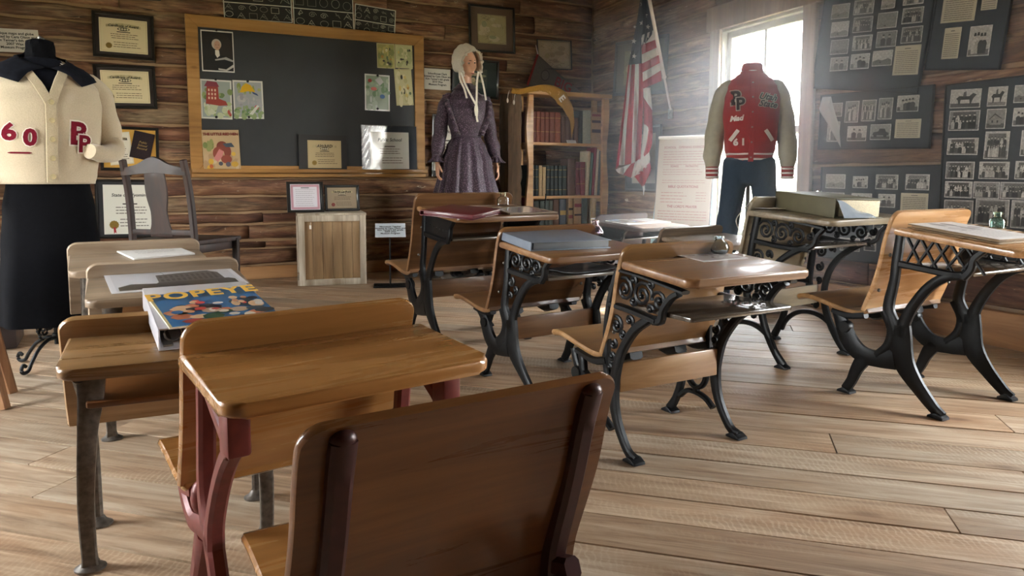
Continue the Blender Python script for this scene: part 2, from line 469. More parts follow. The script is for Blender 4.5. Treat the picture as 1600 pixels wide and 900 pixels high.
def photomat(name):
    m, nt, bs = newmat(name)
    c = node(nt, 'ShaderNodeAttribute', attribute_name='col').outputs['Color']
    co = node(nt, 'ShaderNodeTexCoord').outputs['Object']
    n1 = node(nt, 'ShaderNodeTexNoise', {'Vector': co, 'Scale': 75.0, 'Detail': 5.0, 'Roughness': .7}).outputs['Fac']
    n2 = node(nt, 'ShaderNodeTexVoronoi', {'Vector': co, 'Scale': 90.0}).outputs['Distance']
    f = node(nt, 'ShaderNodeMath', {0: node(nt, 'ShaderNodeMapRange', {0: n1, 1: .3, 2: .7, 3: .68, 4: 1.2}).outputs[0], 1: node(nt, 'ShaderNodeMapRange', {0: n2, 1: .1, 2: .6, 3: 1.12, 4: .85}).outputs[0]}, operation='MULTIPLY').outputs[0]
    nt.links.new(mix(nt, 1.0, c, node(nt, 'ShaderNodeCombineColor', {0: f, 1: f, 2: f}).outputs[0], 'MULTIPLY'), bs.inputs['Base Color'])
    bs.inputs['Roughness'].default_value = .4; bs.inputs['Coat Weight'].default_value = .3
photomat('ink_photo')
inkmat('ink', 0.62); inkmat('ink_glossy', 0.35, 0.6); inkmat('ink_plastic', 0.25, 1.0)
logmat('log'); floormat('plank')
wood('varnished', '82572c', '9a6b39', 'b4834c', 1.0, 0.25, 0.5, 0.04)                    # front desks
wood('varnished_dark', '4c2c14', '633c1c', '7d5129', 1.0, 0.3, 0.4, 0.05)  # darker varnish: puts shade into the front chair's back; also used for book shelves
wood('honey', '644727', '8d6a42', 'ad875c', 1.0, 0.3, 0.35, 0.08, wear='6b5136', wear_amt=0.35)
wood('weathered', '5b4b38', '84705a', 'a3907a', 1.1, 0.5, 0.1, 0.2, wear='5a4935', wear_amt=0.5)
wood('oiled', '52371f', '765232', '94704a', 1.0, 0.36, 0.3, 0.1, wear='54381f', wear_amt=0.4)
wood('golden', '624527', '87633c', 'a68158', 1.0, 0.32, 0.35, 0.1, wear='6e5236', wear_amt=0.3)
wood('pale_orange', '85603e', 'b0855a', 'c9a57c', 1.0, 0.28, 0.4, 0.08)
wood('greyed', '584c3b', '7d6f59', '9b8e77', 1.1, 0.4, 0.25, 0.2, wear='b3a88f', wear_amt=0.5)
wood('shelf_gloss', '40382f', '5c5349', '7a7066', 1.2, 0.18, 0.6, 0.1)
wood('board_pine', '7d5526', 'a3763c', 'b98d52', 0.8, 0.5, 0.1, 0.1, knots=9.0)
wood('shelf_pine', '8f6432', 'b98a50', 'd0a56c', 0.8, 0.45, 0.1, 0.1, knots=8.0)
wood('crate_pine', '735839', '9a7d58', 'b89d78', 0.7, 0.55, 0.0, 0.2, axis='z', knots=5.0, wear='5b4630', wear_amt=0.5)
wood('crate_white', '8f8371', 'b5a995', 'd0c7b4', 1.4, 0.75, 0.0, 0.5, axis='z', wear='7a654b', wear_amt=0.7)
wood('chair_dark', '1a100b', '2e1d16', '422c23', 1.0, 0.58, 0.05, 0.1, axis='z')
wood('bark', '20160e', '4d3a29', '7a6148', 0.9, 0.9, 0.0, 1.0, axis='z', wear='766046', wear_amt=0.5)
wood('casing', '6b5a48', '8f7d67', 'b2a28b', 0.8, 0.6, 0.0, 0.2, axis='z', wear='a98b63', wear_amt=0.6)
wood('sill_plank', '7a5433', 'a2754a', 'bd9265', 0.8, 0.6, 0.0, 0.2)
wood('stool_wood', '5c3c25', '835a3a', 'a07650', 0.9, 0.4, 0.2, 0.1, axis='z')
plain('iron', '0e1012', 0.42, 0.35, 0.35, 60, 0.15, spec=0.5)
plain('iron_grey', '5a534b', 0.45, 0.45, 0.4, 70, 0.2)
plain('iron_red', '6c2f29', 0.42, 0.15, 0.18, 50, 0.08)
plain('iron_maroon', '3a1916', 0.38, 0.15, 0.18, 50, 0.08)
plain('bolt', '6d6a66', 0.35, 0.9, 0.2, 80)
plain('black_frame', '15130f', 0.35, 0.0, 0.2, 40, coat=0.3)
plain('brown_frame', '2a1d14', 0.4, 0.0, 0.25, 40, coat=0.2)
plain('grey_frame', '5e5f5c', 0.5, 0.2, 0.15, 40)
plain('slate', '2d2f30', 0.55, 0.0, 0.12, 3.5, 0.03)
plain('board_black', '20262a', 0.5, 0.0, 0.1, 20)
plain('paper_white', 'e6e2da', 0.7, 0.0, 0.03, 20)
plain('cardigan', 'c6b79d', 0.95, 0.0, 0.07, 220, 0.5, sheen=0.4, spec=0.15)
plain('cardigan_rib', 'b9aa8e', 0.95, 0.0, 0.1, 260, 0.6, sheen=0.3, spec=0.15)
plain('black_cloth', '0d0d10', 0.95, 0.0, 0.2, 60, 0.2, spec=0.1)
plain('navy_cloth', '15171f', 0.9, 0.0, 0.25, 60, 0.25, spec=0.15)
plain('crimson_felt', '701a2a', 0.95, 0.0, 0.12, 150, 0.3, spec=0.1)
plain('white_felt', 'e5ddd0', 0.95, 0.0, 0.05, 150, 0.3, spec=0.1)
plain('button', 'b9a97f', 0.3, 0.0, 0.1, 50, coat=0.4)
plain('bonnet', 'd6cfc0', 0.9, 0.0, 0.06, 90, 0.3, sheen=0.2, spec=0.1)
plain('skin', 'd3a488', 0.33, 0.0, 0.05, 20)
plain('lips', 'a4645a', 0.4, 0.0, 0.05, 20)
plain('eye_dark', '241a16', 0.3)
plain('eye_white', 'b5a598', 0.3)
plain('hair', '2a1a12', 0.6, 0.0, 0.3, 90, 0.3)
plain('white_gloss', 'dddbd6', 0.35, 0.0, 0.03, 20, coat=0.2)
plain('jacket_red', '9c2a2a', 0.9, 0.0, 0.1, 160, 0.3, spec=0.15, sheen=0.2)
plain('leather', 'a9a591', 0.5, 0.0, 0.1, 40, 0.3)
plain('denim', '2a3a4a', 0.9, 0.0, 0.2, 120, 0.4, spec=0.15)
plain('letter_dark', '332a2b', 0.9, 0.0, 0.15, 150, 0.2, spec=0.1)
plain('flag_red', 'a3202c', 0.85, 0.0, 0.06, 50, 0.1, spec=0.2)
plain('flag_white', 'd9d3cc', 0.85, 0.0, 0.04, 50, 0.1, spec=0.2)
plain('flag_blue', '24283a', 0.85, 0.0, 0.08, 50, 0.1, spec=0.2)
plain('pole_white', 'cfc3bb', 0.35, 0.0, 0.05, 30, coat=0.3)
plain('steel', '9a9a96', 0.3, 0.9, 0.1, 50)
plain('pennant_grey', '6d6358', 0.95, 0.0, 0.12, 120, 0.3, spec=0.1)
plain('pennant_gold', '9c7430', 0.9, 0.0, 0.1, 120, 0.3, spec=0.1)
plain('pennant_red', '8c2a24', 0.95, 0.0, 0.1, 120, 0.3, spec=0.1)
plain('light_blue', '9fc3c6', 0.5, 0.0, 0.06, 30, 0.1)
plain('vinyl_white', 'c9c7cc', 0.3, 0.0, 0.03, 20, coat=0.4)
plain('vinyl_black', '0e0d0c', 0.3, 0.0, 0.1, 20, coat=0.5)
plain('vinyl_red', '5a1620', 0.4, 0.0, 0.1, 20, coat=0.3)
plain('vinyl_grey', '6d7683', 0.4, 0.0, 0.1, 20, coat=0.3)
plain('vinyl_olive', '5b5640', 0.5, 0.0, 0.08, 20)
plain('page_edge', 'cfc3a6', 0.8, 0.0, 0.15, 200, 0.4)
plain('grass', '7d7b5c', 0.9, 0.0, 0.4, 3.0)
plain('foliage', '4f7a24', 0.8, 0.0, 0.4, 9.0)
plain('plaster', 'b9a78c', 0.9, 0.0, 0.1, 3.0)
plain('subfloor', '1a120c', 0.9)
plain('ceiling_board', '8f7657', 0.8, 0.0, 0.15, 4.0)
plain('stamp_red', '7b2b26', 0.7)
plain('text_black', '16140f', 0.7)
plain('text_red', '8c2f22', 0.8)
plain('text_gold', 'a98c4a', 0.6)
plain('text_yellow', 'e0b04a', 0.6)
plain('text_white', 'ded8cc', 0.7)
plain('text_green', '2f4a42', 0.8)
plain('sash_paint', 'a9a79a', 0.5, 0.0, 0.08, 20, 0.1)
plain('sign_card', 'd3dbe0', 0.4, 0.0, 0.03, 20, coat=0.3)
# dress: aubergine cotton with tiny pale dots
def dressmat():
    m, nt, bs = newmat('dress')
    co = node(nt, 'ShaderNodeTexCoord').outputs['Object']
    vo = node(nt, 'ShaderNodeTexVoronoi', {'Vector': co, 'Scale': 110.0}, feature='F1'); vo.inputs['Randomness'].default_value = 1.0
    col = mix(nt, fac(nt, vo.outputs['Distance'], 0.34, 0.2), '2e1a2b', '836a7e')
    nt.links.new(col, bs.inputs['Base Color'])
    bs.inputs['Roughness'].default_value = 0.6; bs.inputs['Sheen Weight'].default_value = 0.3
    return m
dressmat()
plain('dress_plain', '301c2d', 0.6, 0.0, 0.15, 200, 0.2, sheen=0.3)
plain('sheet_grey', '6f7478', 0.3, 0.0, 0.08, 20, coat=0.4)
plain('plastic_sheet', '8f979f', 0.15, 0.1, 0.1, 30, coat=0.8)
plain('paper_old', '8a745a', 0.8, 0.0, 0.15, 60, 0.3)
glassmat('glass_clear', 'f6faf9'); glassmat('glass_blue', 'dce9f1'); glassmat('glass_lilac', 'efe6f1'); glassmat('glass_teal', 'd2f2ec')
glassmat('plastic_clear', 'f2f4f6', 0.06, 1.3)
def panemat():
    m, nt, bs = newmat('window_glass')
    bs.inputs['Base Color'].default_value = (0.97, 0.98, 0.98, 1); bs.inputs['Transmission Weight'].default_value = 1.0
    bs.inputs['Roughness'].default_value = 0.0; bs.inputs['IOR'].default_value = 1.03
panemat()
# ---------------------------------------------------------------- room shell
YB = on_floor(410, 435).y                       # back wall
XC = on_y(926, 50, YB).x                        # its right corner
RW0 = Vector((XC, YB, 0)); RD = Vector((3.72 - XC, 2.1 - YB, 0)).normalized(); RN = Vector((RD.y, -RD.x, 0))
if RN.x > 0: RN = -RN
XL, YF, ZC = -1.9, -1.9, 2.62
WALL = {'back': (Vector((0, YB, 0)), Vector((1, 0, 0)), Vector((0, -1, 0))), 'right': (RW0, RD, RN)}

def on_wall(w, px, py, d=0.0):
    p, u, n = WALL[w]; return hit(px, py, p + n * d, n)
def wq(w, tl, tr, bl, d=0.012):
    """placement of a rectangular thing hung on a wall from three of its corners"""
    n = WALL[w][2]
    a, b, c = (on_wall(w, *q, d) for q in (tl, tr, bl))
    X = (b - a).normalized(); Y = n.cross(X).normalized()
    M = Matrix((X, Y, n)).transposed().to_4x4(); M.translation = (b + c) / 2
    return M, (b - a).length, abs((a - c).dot(Y))

def logwall(name, P, U, N, L, seams, holes=(), step=0.16, seed=1, base_g=0.5):
    rg = random.Random(seed)
    bm = bmesh.new()
    uvl = bm.loops.layers.uv.new('UVMap'); cl = bm.loops.layers.float_color.new('rnd')
    def put(a, b, z0, z1):
        uo, vo = rg.uniform(0, 50), rg.uniform(0, 50)
        tint = (rg.random() ** 1.1, rg.random(), rg.random(), 1)
        dep = rg.uniform(-0.012, 0.0); n = max(2, int((b - a) / step)); tw = [rg.uniform(-0.009, 0.003) for _ in range(n + 1)]; tb = [rg.uniform(-0.003, 0.009) for _ in range(n + 1)]
        h = z1 - z0
        prof = [(0.004, -0.05), (0.006, -0.02), (0.018, -0.004), (h * .5, 0.0), (h - 0.018, -0.003), (h - 0.006, -0.018), (h - 0.004, -0.05)]
        rows = []
        for i in range(n + 1):
            u = a + 0.003 + (b - a - 0.006) * i / n
            r = []
            for k, (dz, dd) in enumerate(prof):
                z = z0 + dz + (tb[i] if k < 3 and z0 > 0.02 else 0) + (tw[i] if k > 3 else 0)
                r.append((bm.verts.new(P + U * u + N * (dd + dep + (rg.uniform(-0.003, 0.003) if 1 < k < 5 else 0)) + Vector((0, 0, z))), (u + uo, z + vo)))
            rows.append(r)
        for i in range(n):
            for k in range(len(prof) - 1):
                q = (rows[i][k], rows[i + 1][k], rows[i + 1][k + 1], rows[i][k + 1])
                f = bm.faces.new([v for v, _ in q]); f.smooth = True
                for lp, (_, uv) in zip(f.loops, q): lp[uvl].uv = uv; lp[cl] = tint
        for r in (rows[0], rows[-1]):
            f = bm.faces.new([v for v, _ in r])
            for lp, (_, uv) in zip(f.loops, r): lp[uvl].uv = uv; lp[cl] = tint
    for z0, z1 in zip(seams, seams[1:]):
        iv = [(0.0, L)]
        for (u0, u1, h0, h1) in holes:
            if h0 - 1e-4 <= (z0 + z1) / 2 <= h1 + 1e-4:
                iv = [x for a, b in iv for x in ((a, min(b, u0)), (max(a, u1), b)) if x[1] - x[0] > 0.02]
        for a, b in iv:
            u = a
            while u < b - 0.01:
                e = u + rg.uniform(1.1, 3.2)
                if b - e < 0.5: e = b
                put(u, e, z0, z1); u = e
    # solid core behind the logs, cut round the openings
    us = sorted(set([-0.16, L + 0.16] + [x for h in holes for x in h[:2]])); zs = sorted(set([-0.35, ZC + 0.1] + [x for h in holes for x in h[2:]]))
    for a, b in zip(us, us[1:]):
        for z0, z1 in zip(zs, zs[1:]):
            mu, mz = (a + b) / 2, (z0 + z1) / 2
            if any(h[0] < mu < h[1] and h[2] < mz < h[3] for h in holes): continue
            vs = [bm.verts.new(P + U * u + N * d + Vector((0, 0, z))) for d in (-0.035, -0.17) for u, z in ((a, z0), (b, z0), (b, z1), (a, z1))]
            for q in ((0, 1, 2, 3), (7, 6, 5, 4), (0, 4, 5, 1), (1, 5, 6, 2), (2, 6, 7, 3), (3, 7, 4, 0)):
                f = bm.faces.new([vs[i] for i in q])
                for lp in f.loops: lp[uvl].uv = (0.3, 0.2); lp[cl] = (0.9, 0.75, 0.5, 1)
    bmesh.ops.recalc_face_normals(bm, faces=bm.faces[:])
    me = bpy.data.meshes.new(name); bm.to_mesh(me); bm.free()
    me.materials.append(MAT['log'])
    o = bpy.data.objects.new(name, me); COL.objects.link(o)
    return tag(o, kind='structure')

back_seams = [0, .105, .235, .30, .43, .52, .645, .78, .90, 1.05, 1.17, 1.33, 1.45, 1.60, 1.74, 1.86, 1.97, 2.10, 2.26, 2.42, 2.62]
logwall('wall_back', Vector((XL, YB, 0)), Vector((1, 0, 0)), Vector((0, -1, 0)), XC - XL, back_seams, (), 0.12, 3)
# window opening in the right wall
wa = on_wall('right', 1128, 42); wb = on_wall('right', 1262, 15)
WU0, WU1 = (wa - RW0).dot(RD), (wb - RW0).dot(RD); WZ1 = (wa.z + wb.z) / 2; WZ0 = 0.36
LR = 7.9
right_seams = [0, .17, WZ0, .52, .66, .80, .875, 1.04, 1.20, 1.33, 1.47, 1.60, 1.76, WZ1, 2.04, 2.2, 2.36, 2.62]
W2 = (4.9, 5.9, WZ0, WZ1)
logwall('wall_right', RW0, RD, RN, LR, right_seams, ((WU0, WU1, WZ0, WZ1), W2), 0.12, 5)
side_seams = [0, .2, .36, .55, .72, .86, 1.0, 1.22, 1.4, 1.56, 1.74, WZ1, 2.1, 2.3, 2.62]
LW = [(3.8, 4.75, .36, WZ1), (5.75, 6.25, .36, WZ1)]
logwall('wall_left', Vector((XL, YF, 0)), Vector((0, 1, 0)), Vector((1, 0, 0)), YB - YF, side_seams, LW, 0.5, 8)
XFR = (RW0 + RD * LR).x
FW = []
logwall('wall_front', Vector((XL, YF, 0)), Vector((1, 0, 0)), Vector((0, 1, 0)), XFR - XL + 0.1, side_seams, FW, 0.5, 9)

b = B(); b.box(((XL + XC) / 2, (YF + YB) / 2, ZC + 0.05), (XC - XL + 0.8, YB - YF + 0.8, 0.1)); tag(b.done('ceiling', MAT['ceiling_board']), kind='structure')

# plank floor laid on the diagonal
def make_floor():
    rg = random.Random(21)
    bm = bmesh.new(); uvl = bm.loops.layers.uv.new('UVMap'); cl = bm.loops.layers.float_color.new('rnd')
    a = math.radians(45.8)
    D = Vector((-math.sin(a), math.cos(a), 0)); W = Vector((D.y, -D.x, 0)); O = Vector((1.1, 2.0, 0))
    v = -7.5
    x0, x1, y0, y1 = XL - 0.16, XC + 0.1, YF - 0.16, YB + 0.1
    while v < 7.5:
        wd = rg.choice([0.135, 0.15, 0.16, 0.175, 0.185]); u = -8 + rg.uniform(0, 2)
        while u < 8:
            ln = rg.uniform(2.2, 4.8)
            e = u + ln; g = 0.0034
            P4 = [O + D * p + W * q for p, q in ((u + g * .6, v + g), (e - g * .6, v + g), (e - g * .6, v + wd - g), (u + g * .6, v + wd - g))]
            # clip to the room
            poly = [(p.x, p.y) for p in P4]
            for ax, lim, sg in ((0, x0, 1), (0, x1, -1), (1, y0, 1), (1, y1, -1)):
                out = []
                for i in range(len(poly)):
                    p, q = poly[i], poly[(i + 1) % len(poly)]
                    pin, qin = (p[ax] - lim) * sg >= 0, (q[ax] - lim) * sg >= 0
                    if pin: out.append(p)
                    if pin != qin:
                        t = (lim - p[ax]) / (q[ax] - p[ax]); out.append((p[0] + (q[0] - p[0]) * t, p[1] + (q[1] - p[1]) * t))
                poly = out
                if not poly: break
            if len(poly) >= 3:
                zt = rg.uniform(-0.0022, 0.0); tint = (rg.random(), rg.random(), rg.random(), 1); uo, vo = rg.uniform(0, 90), rg.uniform(0, 90)
                top = [bm.verts.new((p[0], p[1], zt)) for p in poly]; bot = [bm.verts.new((p[0], p[1], -0.03)) for p in poly]
                fs = [bm.faces.new(top)] + [bm.faces.new((top[i], bot[i], bot[(i + 1) % len(top)], top[(i + 1) % len(top)])) for i in range(len(top))]
                for f in fs:
                    for lp in f.loops:
                        d = lp.vert.co - O
                        lp[uvl].uv = (d.dot(D) + uo, d.dot(W) + vo); lp[cl] = tint
            u = e
        v += wd
    vs = [bm.verts.new(p) for p in ((x0, y0, -0.03), (x1, y0, -0.03), (x1, y1, -0.03), (x0, y1, -0.03), (x0, y0, -0.12), (x1, y0, -0.12), (x1, y1, -0.12), (x0, y1, -0.12))]
    for q in ((0, 1, 2, 3), (7, 6, 5, 4), (0, 4, 5, 1), (1, 5, 6, 2), (2, 6, 7, 3), (3, 7, 4, 0)):
        f = bm.faces.new([vs[i] for i in q]); f.material_index = 1
        for lp in f.loops: lp[uvl].uv = (0, 0); lp[cl] = (0, 0, 0, 1)
    bmesh.ops.recalc_face_normals(bm, faces=bm.faces[:])
    me = bpy.data.meshes.new('floor'); bm.to_mesh(me); bm.free(); me.materials.append(MAT['plank']); me.materials.append(MAT['subfloor'])
    o = bpy.data.objects.new('floor', me); COL.objects.link(o); tag(o, kind='structure')
make_floor()

# sill planks along the foot of the walls
b = B(); b.box(((0.62 + XL) / 2 + 1.25, YB - 0.018, 0.05), (0.62 - XL + 2.5, 0.036, 0.10), 0.006)
tag(b.done('baseboard_back', MAT['sill_plank']), kind='structure')
b = B(); b.box((LR / 2, 0, 0.085), (LR - 0.1, 0.05, 0.17), 0.01)
Mr = Matrix((RD, RN, Vector((0, 0, 1)))).transposed().to_4x4(); Mr.translation = RW0 + RN * 0.03
tag(b.done('baseboard_right', MAT['sill_plank'], M=Mr), kind='structure')

# windows: casing boards, sash with two lights over two, glass
def pane_glass():
    m = bpy.data.materials.new('pane'); m.use_nodes = True; MAT['pane'] = m
    nt = m.node_tree; out = nt.nodes['Material Output']
    tr = node(nt, 'ShaderNodeBsdfTransparent'); gl = node(nt, 'ShaderNodeBsdfGlossy', {'Roughness': 0.02})
    mx = node(nt, 'ShaderNodeMixShader', {0: 0.06, 1: tr.outputs[0], 2: gl.outputs[0]})
    nt.links.new(mx.outputs[0], out.inputs['Surface'])
pane_glass()
def window(name, P, U, N, hole, casing=True):
    u0, u1, z0, z1 = hole
    M = Matrix((U, N, Vector((0, 0, 1)))).transposed().to_4x4(); M.translation = P
    root = bpy.data.objects.new(name, None); COL.objects.link(root); root.matrix_world = M; tag(root, kind='structure')
    b = B()
    cw = 0.105
    for cx in (u0 - cw / 2 + 0.01, u1 + cw / 2 - 0.01): b.box((cx, 0.014, (z0 + z1) / 2), (cw, 0.03, z1 - z0 + 0.02), 0.004)
    b.box(((u0 + u1) / 2, 0.018, z1 + 0.085), (u1 - u0 + 2 * cw + 0.06, 0.034, 0.17), 0.004)
    b.box(((u0 + u1) / 2, 0.03, z0 - 0.02), (u1 - u0 + 2 * cw + 0.04, 0.07, 0.035), 0.005)
    b.done('casing', MAT['casing'], root)
    b = B()
    for cx in (u0 + 0.01, u1 - 0.01): b.box((cx, -0.08, (z0 + z1) / 2), (0.02, 0.17, z1 - z0), 0.002)
    for cz in (z0 + 0.01, z1 - 0.01): b.box(((u0 + u1) / 2, -0.08, cz), (u1 - u0, 0.17, 0.02), 0.002)
    b.done('jamb', MAT['sash_paint'], root)
    zm = z0 + (z1 - z0) * 0.5; um = (u0 + u1) / 2
    for nm, a, c, yy in (('upper_sash', zm - 0.02, z1 - 0.02, -0.055), ('lower_sash', z0 + 0.02, zm + 0.02, -0.095)):
        b = B(); st = 0.045
        for cx in (u0 + 0.02 + st / 2, u1 - 0.02 - st / 2): b.box((cx, yy, (a + c) / 2), (st, 0.035, c - a), 0.004)
        for cz in (a + st / 2, c - st / 2): b.box((um, yy, cz), (u1 - u0 - 0.04, 0.035, st), 0.004)
        b.box((um, yy, (a + c) / 2), (0.024, 0.03, c - a - 0.02), 0.004)
        s = b.done(nm, MAT['sash_paint'], root)
        b = B(); b.box((um, yy, (a + c) / 2), (u1 - u0 - 0.06, 0.004, c - a - 0.04)); b.done('pane', MAT['pane'], s)
    return root
window('window_1', RW0, RD, RN, (WU0, WU1, WZ0, WZ1))
window('window_2', RW0, RD, RN, W2)
window('window_3', Vector((XL, YF, 0)), Vector((0, 1, 0)), Vector((1, 0, 0)), LW[0])
window('window_4', Vector((XL, YF, 0)), Vector((0, 1, 0)), Vector((1, 0, 0)), LW[1])

# outdoors: grass and a leafy shrub beyond the window
b = B(); b.box((0, 0, -0.45), (120, 120, 0.1)); tag(b.done('ground', MAT['grass']), kind='structure')
def shrub(c, r, h):
    rg = random.Random(4)
    root = thing('leafy_shrub', 'sunlit leafy green shrub outside the tall window', 'shrub', Matrix.Translation(c))
    b = B()
    for k in range(5):
        a = k * 1.3; b.tube(smooth([(0.05 * math.cos(a), 0.05 * math.sin(a), 0), (r * .3 * math.cos(a), r * .3 * math.sin(a), h * .4), (r * .6 * math.cos(a + .4), r * .6 * math.sin(a + .4), h * .8)], 3), [0.04] * 7, 6)
    b.done('stem', MAT['bark'], root)
    b = B()
    for k in range(900):
        th, ph = rg.uniform(0, 2 * PI), math.acos(rg.uniform(-0.6, 1)); q = rg.uniform(0.75, 1) ** 0.5
        p = Vector((r * q * math.sin(ph) * math.cos(th), r * q * math.sin(ph) * math.sin(th), h * .55 + h * .45 * q * math.cos(ph)))
        R = Euler((rg.uniform(0, 6), rg.uniform(0, 6), rg.uniform(0, 6))).to_matrix(); L = rg.uniform(.06, .12)
        vs = [b.bm.verts.new(p + R @ Vector(q2)) for q2 in ((-L, 0, 0), (0, -L * .5, .01), (L, 0, 0), (0, L * .5, .01))]
        b.bm.faces.new(vs)
    b.done('foliage', MAT['foliage'], root)
shrub((7.6, 4.6, -0.4), 1.1, 2.3)
# ---------------------------------------------------------------- things on the walls
def bars(w, h, fw, t, mat, parent, name='frame', z0=0.0, prof=0.004):
    """mitred picture frame as one mesh"""
    b = B(); x, y = w / 2, h / 2
    for s in range(4):
        horiz = s % 2 == 0; sg = -1 if s < 2 else 1
        if horiz: o = [(-x, sg * y), (x, sg * y), (x - fw, sg * (y - fw)), (-x + fw, sg * (y - fw))]
        else: o = [(sg * x, -y), (sg * x, y), (sg * (x - fw), y - fw), (sg * (x - fw), -y + fw)]
        b.prism(o, z0, z0 + t, 'z', prof, 1)
    return b.done(name, mat, parent)

def seal(parent, x, y, r, c='8f7638', z=0.0012):
    b = B(); n = 24
    b.prism([(x + r * (1 + 0.06 * (-1) ** i) * math.cos(2 * PI * i / n), y + r * (1 + 0.06 * (-1) ** i) * math.sin(2 * PI * i / n)) for i in range(n)], z, z + 0.0012, 'z')
    return b.done('seal', MAT[c], parent)
plain('gold_seal', '8f7638', 0.4, 0.5, 0.15, 80); plain('red_seal', '7a3028', 0.6, 0, 0.1, 60); plain('ribbon_red', 'a3262c', 0.6)

def certificate(parent, cx, cy, w, h, title, rng, base='d9c9a0', tcol='text_black', z=0.004, seal_c='gold_seal', rot=0, arc=True, second=None, ornament=True, body='5b4a34'):
    k = K(w, h, base)
    k.lay()
    if ornament:
        k.frame(w * 0.03, 0.0012, '9c8a62')
        # engraved ribbon and vignette under the heading
        k.lay(); n = 22
        for i in range(n):
            a, c2 = i / n, (i + 1) / n
            x0, x1 = 0.14 + 0.72 * a, 0.14 + 0.72 * c2
            y0 = 0.78 + 0.06 * math.sin(PI * a) ; y1 = 0.78 + 0.06 * math.sin(PI * c2)
            k.poly([(x0, y0 - 0.07 * (0.6 + 0.4 * math.sin(PI * a))), (x1, y1 - 0.07 * (0.6 + 0.4 * math.sin(PI * c2))), (x1, y1 + 0.03), (x0, y0 + 0.03)], rng.choice(['b3a47a', 'a5966d', 'bdae86']))
        k.lay(); k.ell(.5, .70, .13, .055, '4a4232').lay()
        for i in range(4): k.ell(.42 + .055 * i, .70, .022, .03, 'cfc3a0')
    k.lay(); k.script(.22, .40, .84, .58, 3, body, rng, 0.3); k.script(.28, .14, .88, .34, 3, body, rng, 0.26)
    k.rect(.36, .60, .64, .625, '3b3124')
    o = k.done('certificate', parent, MX((cx, cy, z), rot))
    zz = k.z + 0.0003
    if arc:
        n = len(title); r = w * 0.95
        t = text('heading', title, o, MX((0, h * 0.29, zz)), min(w * 1.5 / n, h * 0.15), MAT[tcol], shear=0.15, bold=0.0006)
    else: text('heading', title, o, MX((0, h * 0.33, zz)), min(w * 1.3 / len(title), h * 0.15), MAT[tcol], shear=0.15, bold=0.0006)
    if second: text('lettering', second, o, MX((0, h * 0.06, zz)), h * 0.06, MAT[tcol], bold=0.0003)
    if seal_c: seal(o, -w * 0.31, -h * 0.31, h * 0.085, seal_c, k.z)
    return o

def framed(label, wall, tl, tr, bl, fw, fmat, matc, group=None, name='framed_picture', cat='framed picture', d=0.012, t=0.02):
    M, w, h = wq(wall, tl, tr, bl, d)
    r = thing(name, label, cat, M, group)
    bars(w, h, fw, t, MAT[fmat], r)
    K(w - fw * 1.2, h - fw * 1.2, matc).done('mat_board', r, MX((0, 0, 0.003)))
    return r, w, h

rg = random.Random(11)
r, w, h = framed('black picture frame cut off by the top edge, above the upper gold-seal certificate', 'back', (149, -70), (246, -64), (152, -2), .018, 'black_frame', '241a14')
certificate(r, 0, 0, w * .78, h * .74, 'Certificate of Award', rg)
r, w, h = framed('black framed cream certificate with gold seal, upper of the pair left of the chalkboard', 'back', (143, 16), (240, 26), (145, 88), .02, 'black_frame', '2b1f18')
certificate(r, 0, 0, w * .78, h * .74, 'Certificate of Award', rg)
r, w, h = framed('black framed cream certificate with gold seal, lower of the pair left of the chalkboard', 'back', (146, 100), (243, 104), (148, 169), .02, 'black_frame', '2b1f18')
certificate(r, 0, 0, w * .78, h * .74, 'Certificate of Award', rg)
r, w, h = framed('black framed yellow mount holding a small white certificate and a dark booklet', 'back', (155, 196), (247, 200), (158, 266), .02, 'black_frame', 'c9993f')
certificate(r, -w * .17, 0, w * .4, h * .72, 'Diploma', rg, 'ddd6c2', rot=0.12)
bk = B(); bk.box((0, 0, 0.004), (w * .36, h * .62, 0.006), 0.001); bo = bk.done('booklet', MAT['letter_dark'], r, M=MX((w * .21, h * .08, .004), -0.2))
text('lettering', 'Public\nSchool\nRecord', bo, MX((0, 0.0, .0074)), .022, MAT['text_gold'], shear=.3)
r, w, h = framed('black framed white state diploma with red ribbon behind the dark chair', 'back', (147, 280), (250, 281), (151, 373), .014, 'black_frame', '1a1a1c')
c = certificate(r, w * 0.02, -h * .01, w * .8, h * .84, 'State of Wyoming', rg, 'd8d6c8', seal_c='gold_seal', ornament=False, body='6a655a')
b = B(); b.prism([(-w * .26, -h * .30), (-w * .23, -h * .30), (-w * .215, -h * .41), (-w * .235, -h * .385), (-w * .255, -h * .415)], .001, .002, 'z'); b.done('ribbon', MAT['ribbon_red'], c)

def card(label, wall, tl, tr, bl, lines, size=0.16, name='sign_card', d=0.014, base='cfcabd'):
    M, w, h = wq(wall, tl, tr, bl, d)
    r = thing(name, label, 'sign', M)
    k = K(w, h, base, 0.003); k.done('card', r)
    text('lettering', '\n'.join(lines), r, MX((0, 0, .0006)), h * size, MAT['text_black'], bold=0.0006)
    return r
card('white notice card with black print half behind the cream cardigan', 'back', (-18, 43), (59, 47), (-14, 80), ['Antique maps and globe', 'donated by Cara Olson and', "Kim Tanner's 6th grade", '2007 Wax', 'Museum Program'], .15)
card('small white notice card right of the chalkboard, at the clerk mannequin shoulder', 'back', (661, 106), (702, 109), (665, 139), ['Schoolhouse Clerk', 'donated by Cara Olson and', "Kim Tanner's 6th grade", '2010 Wax', 'Museum Program'], .13)

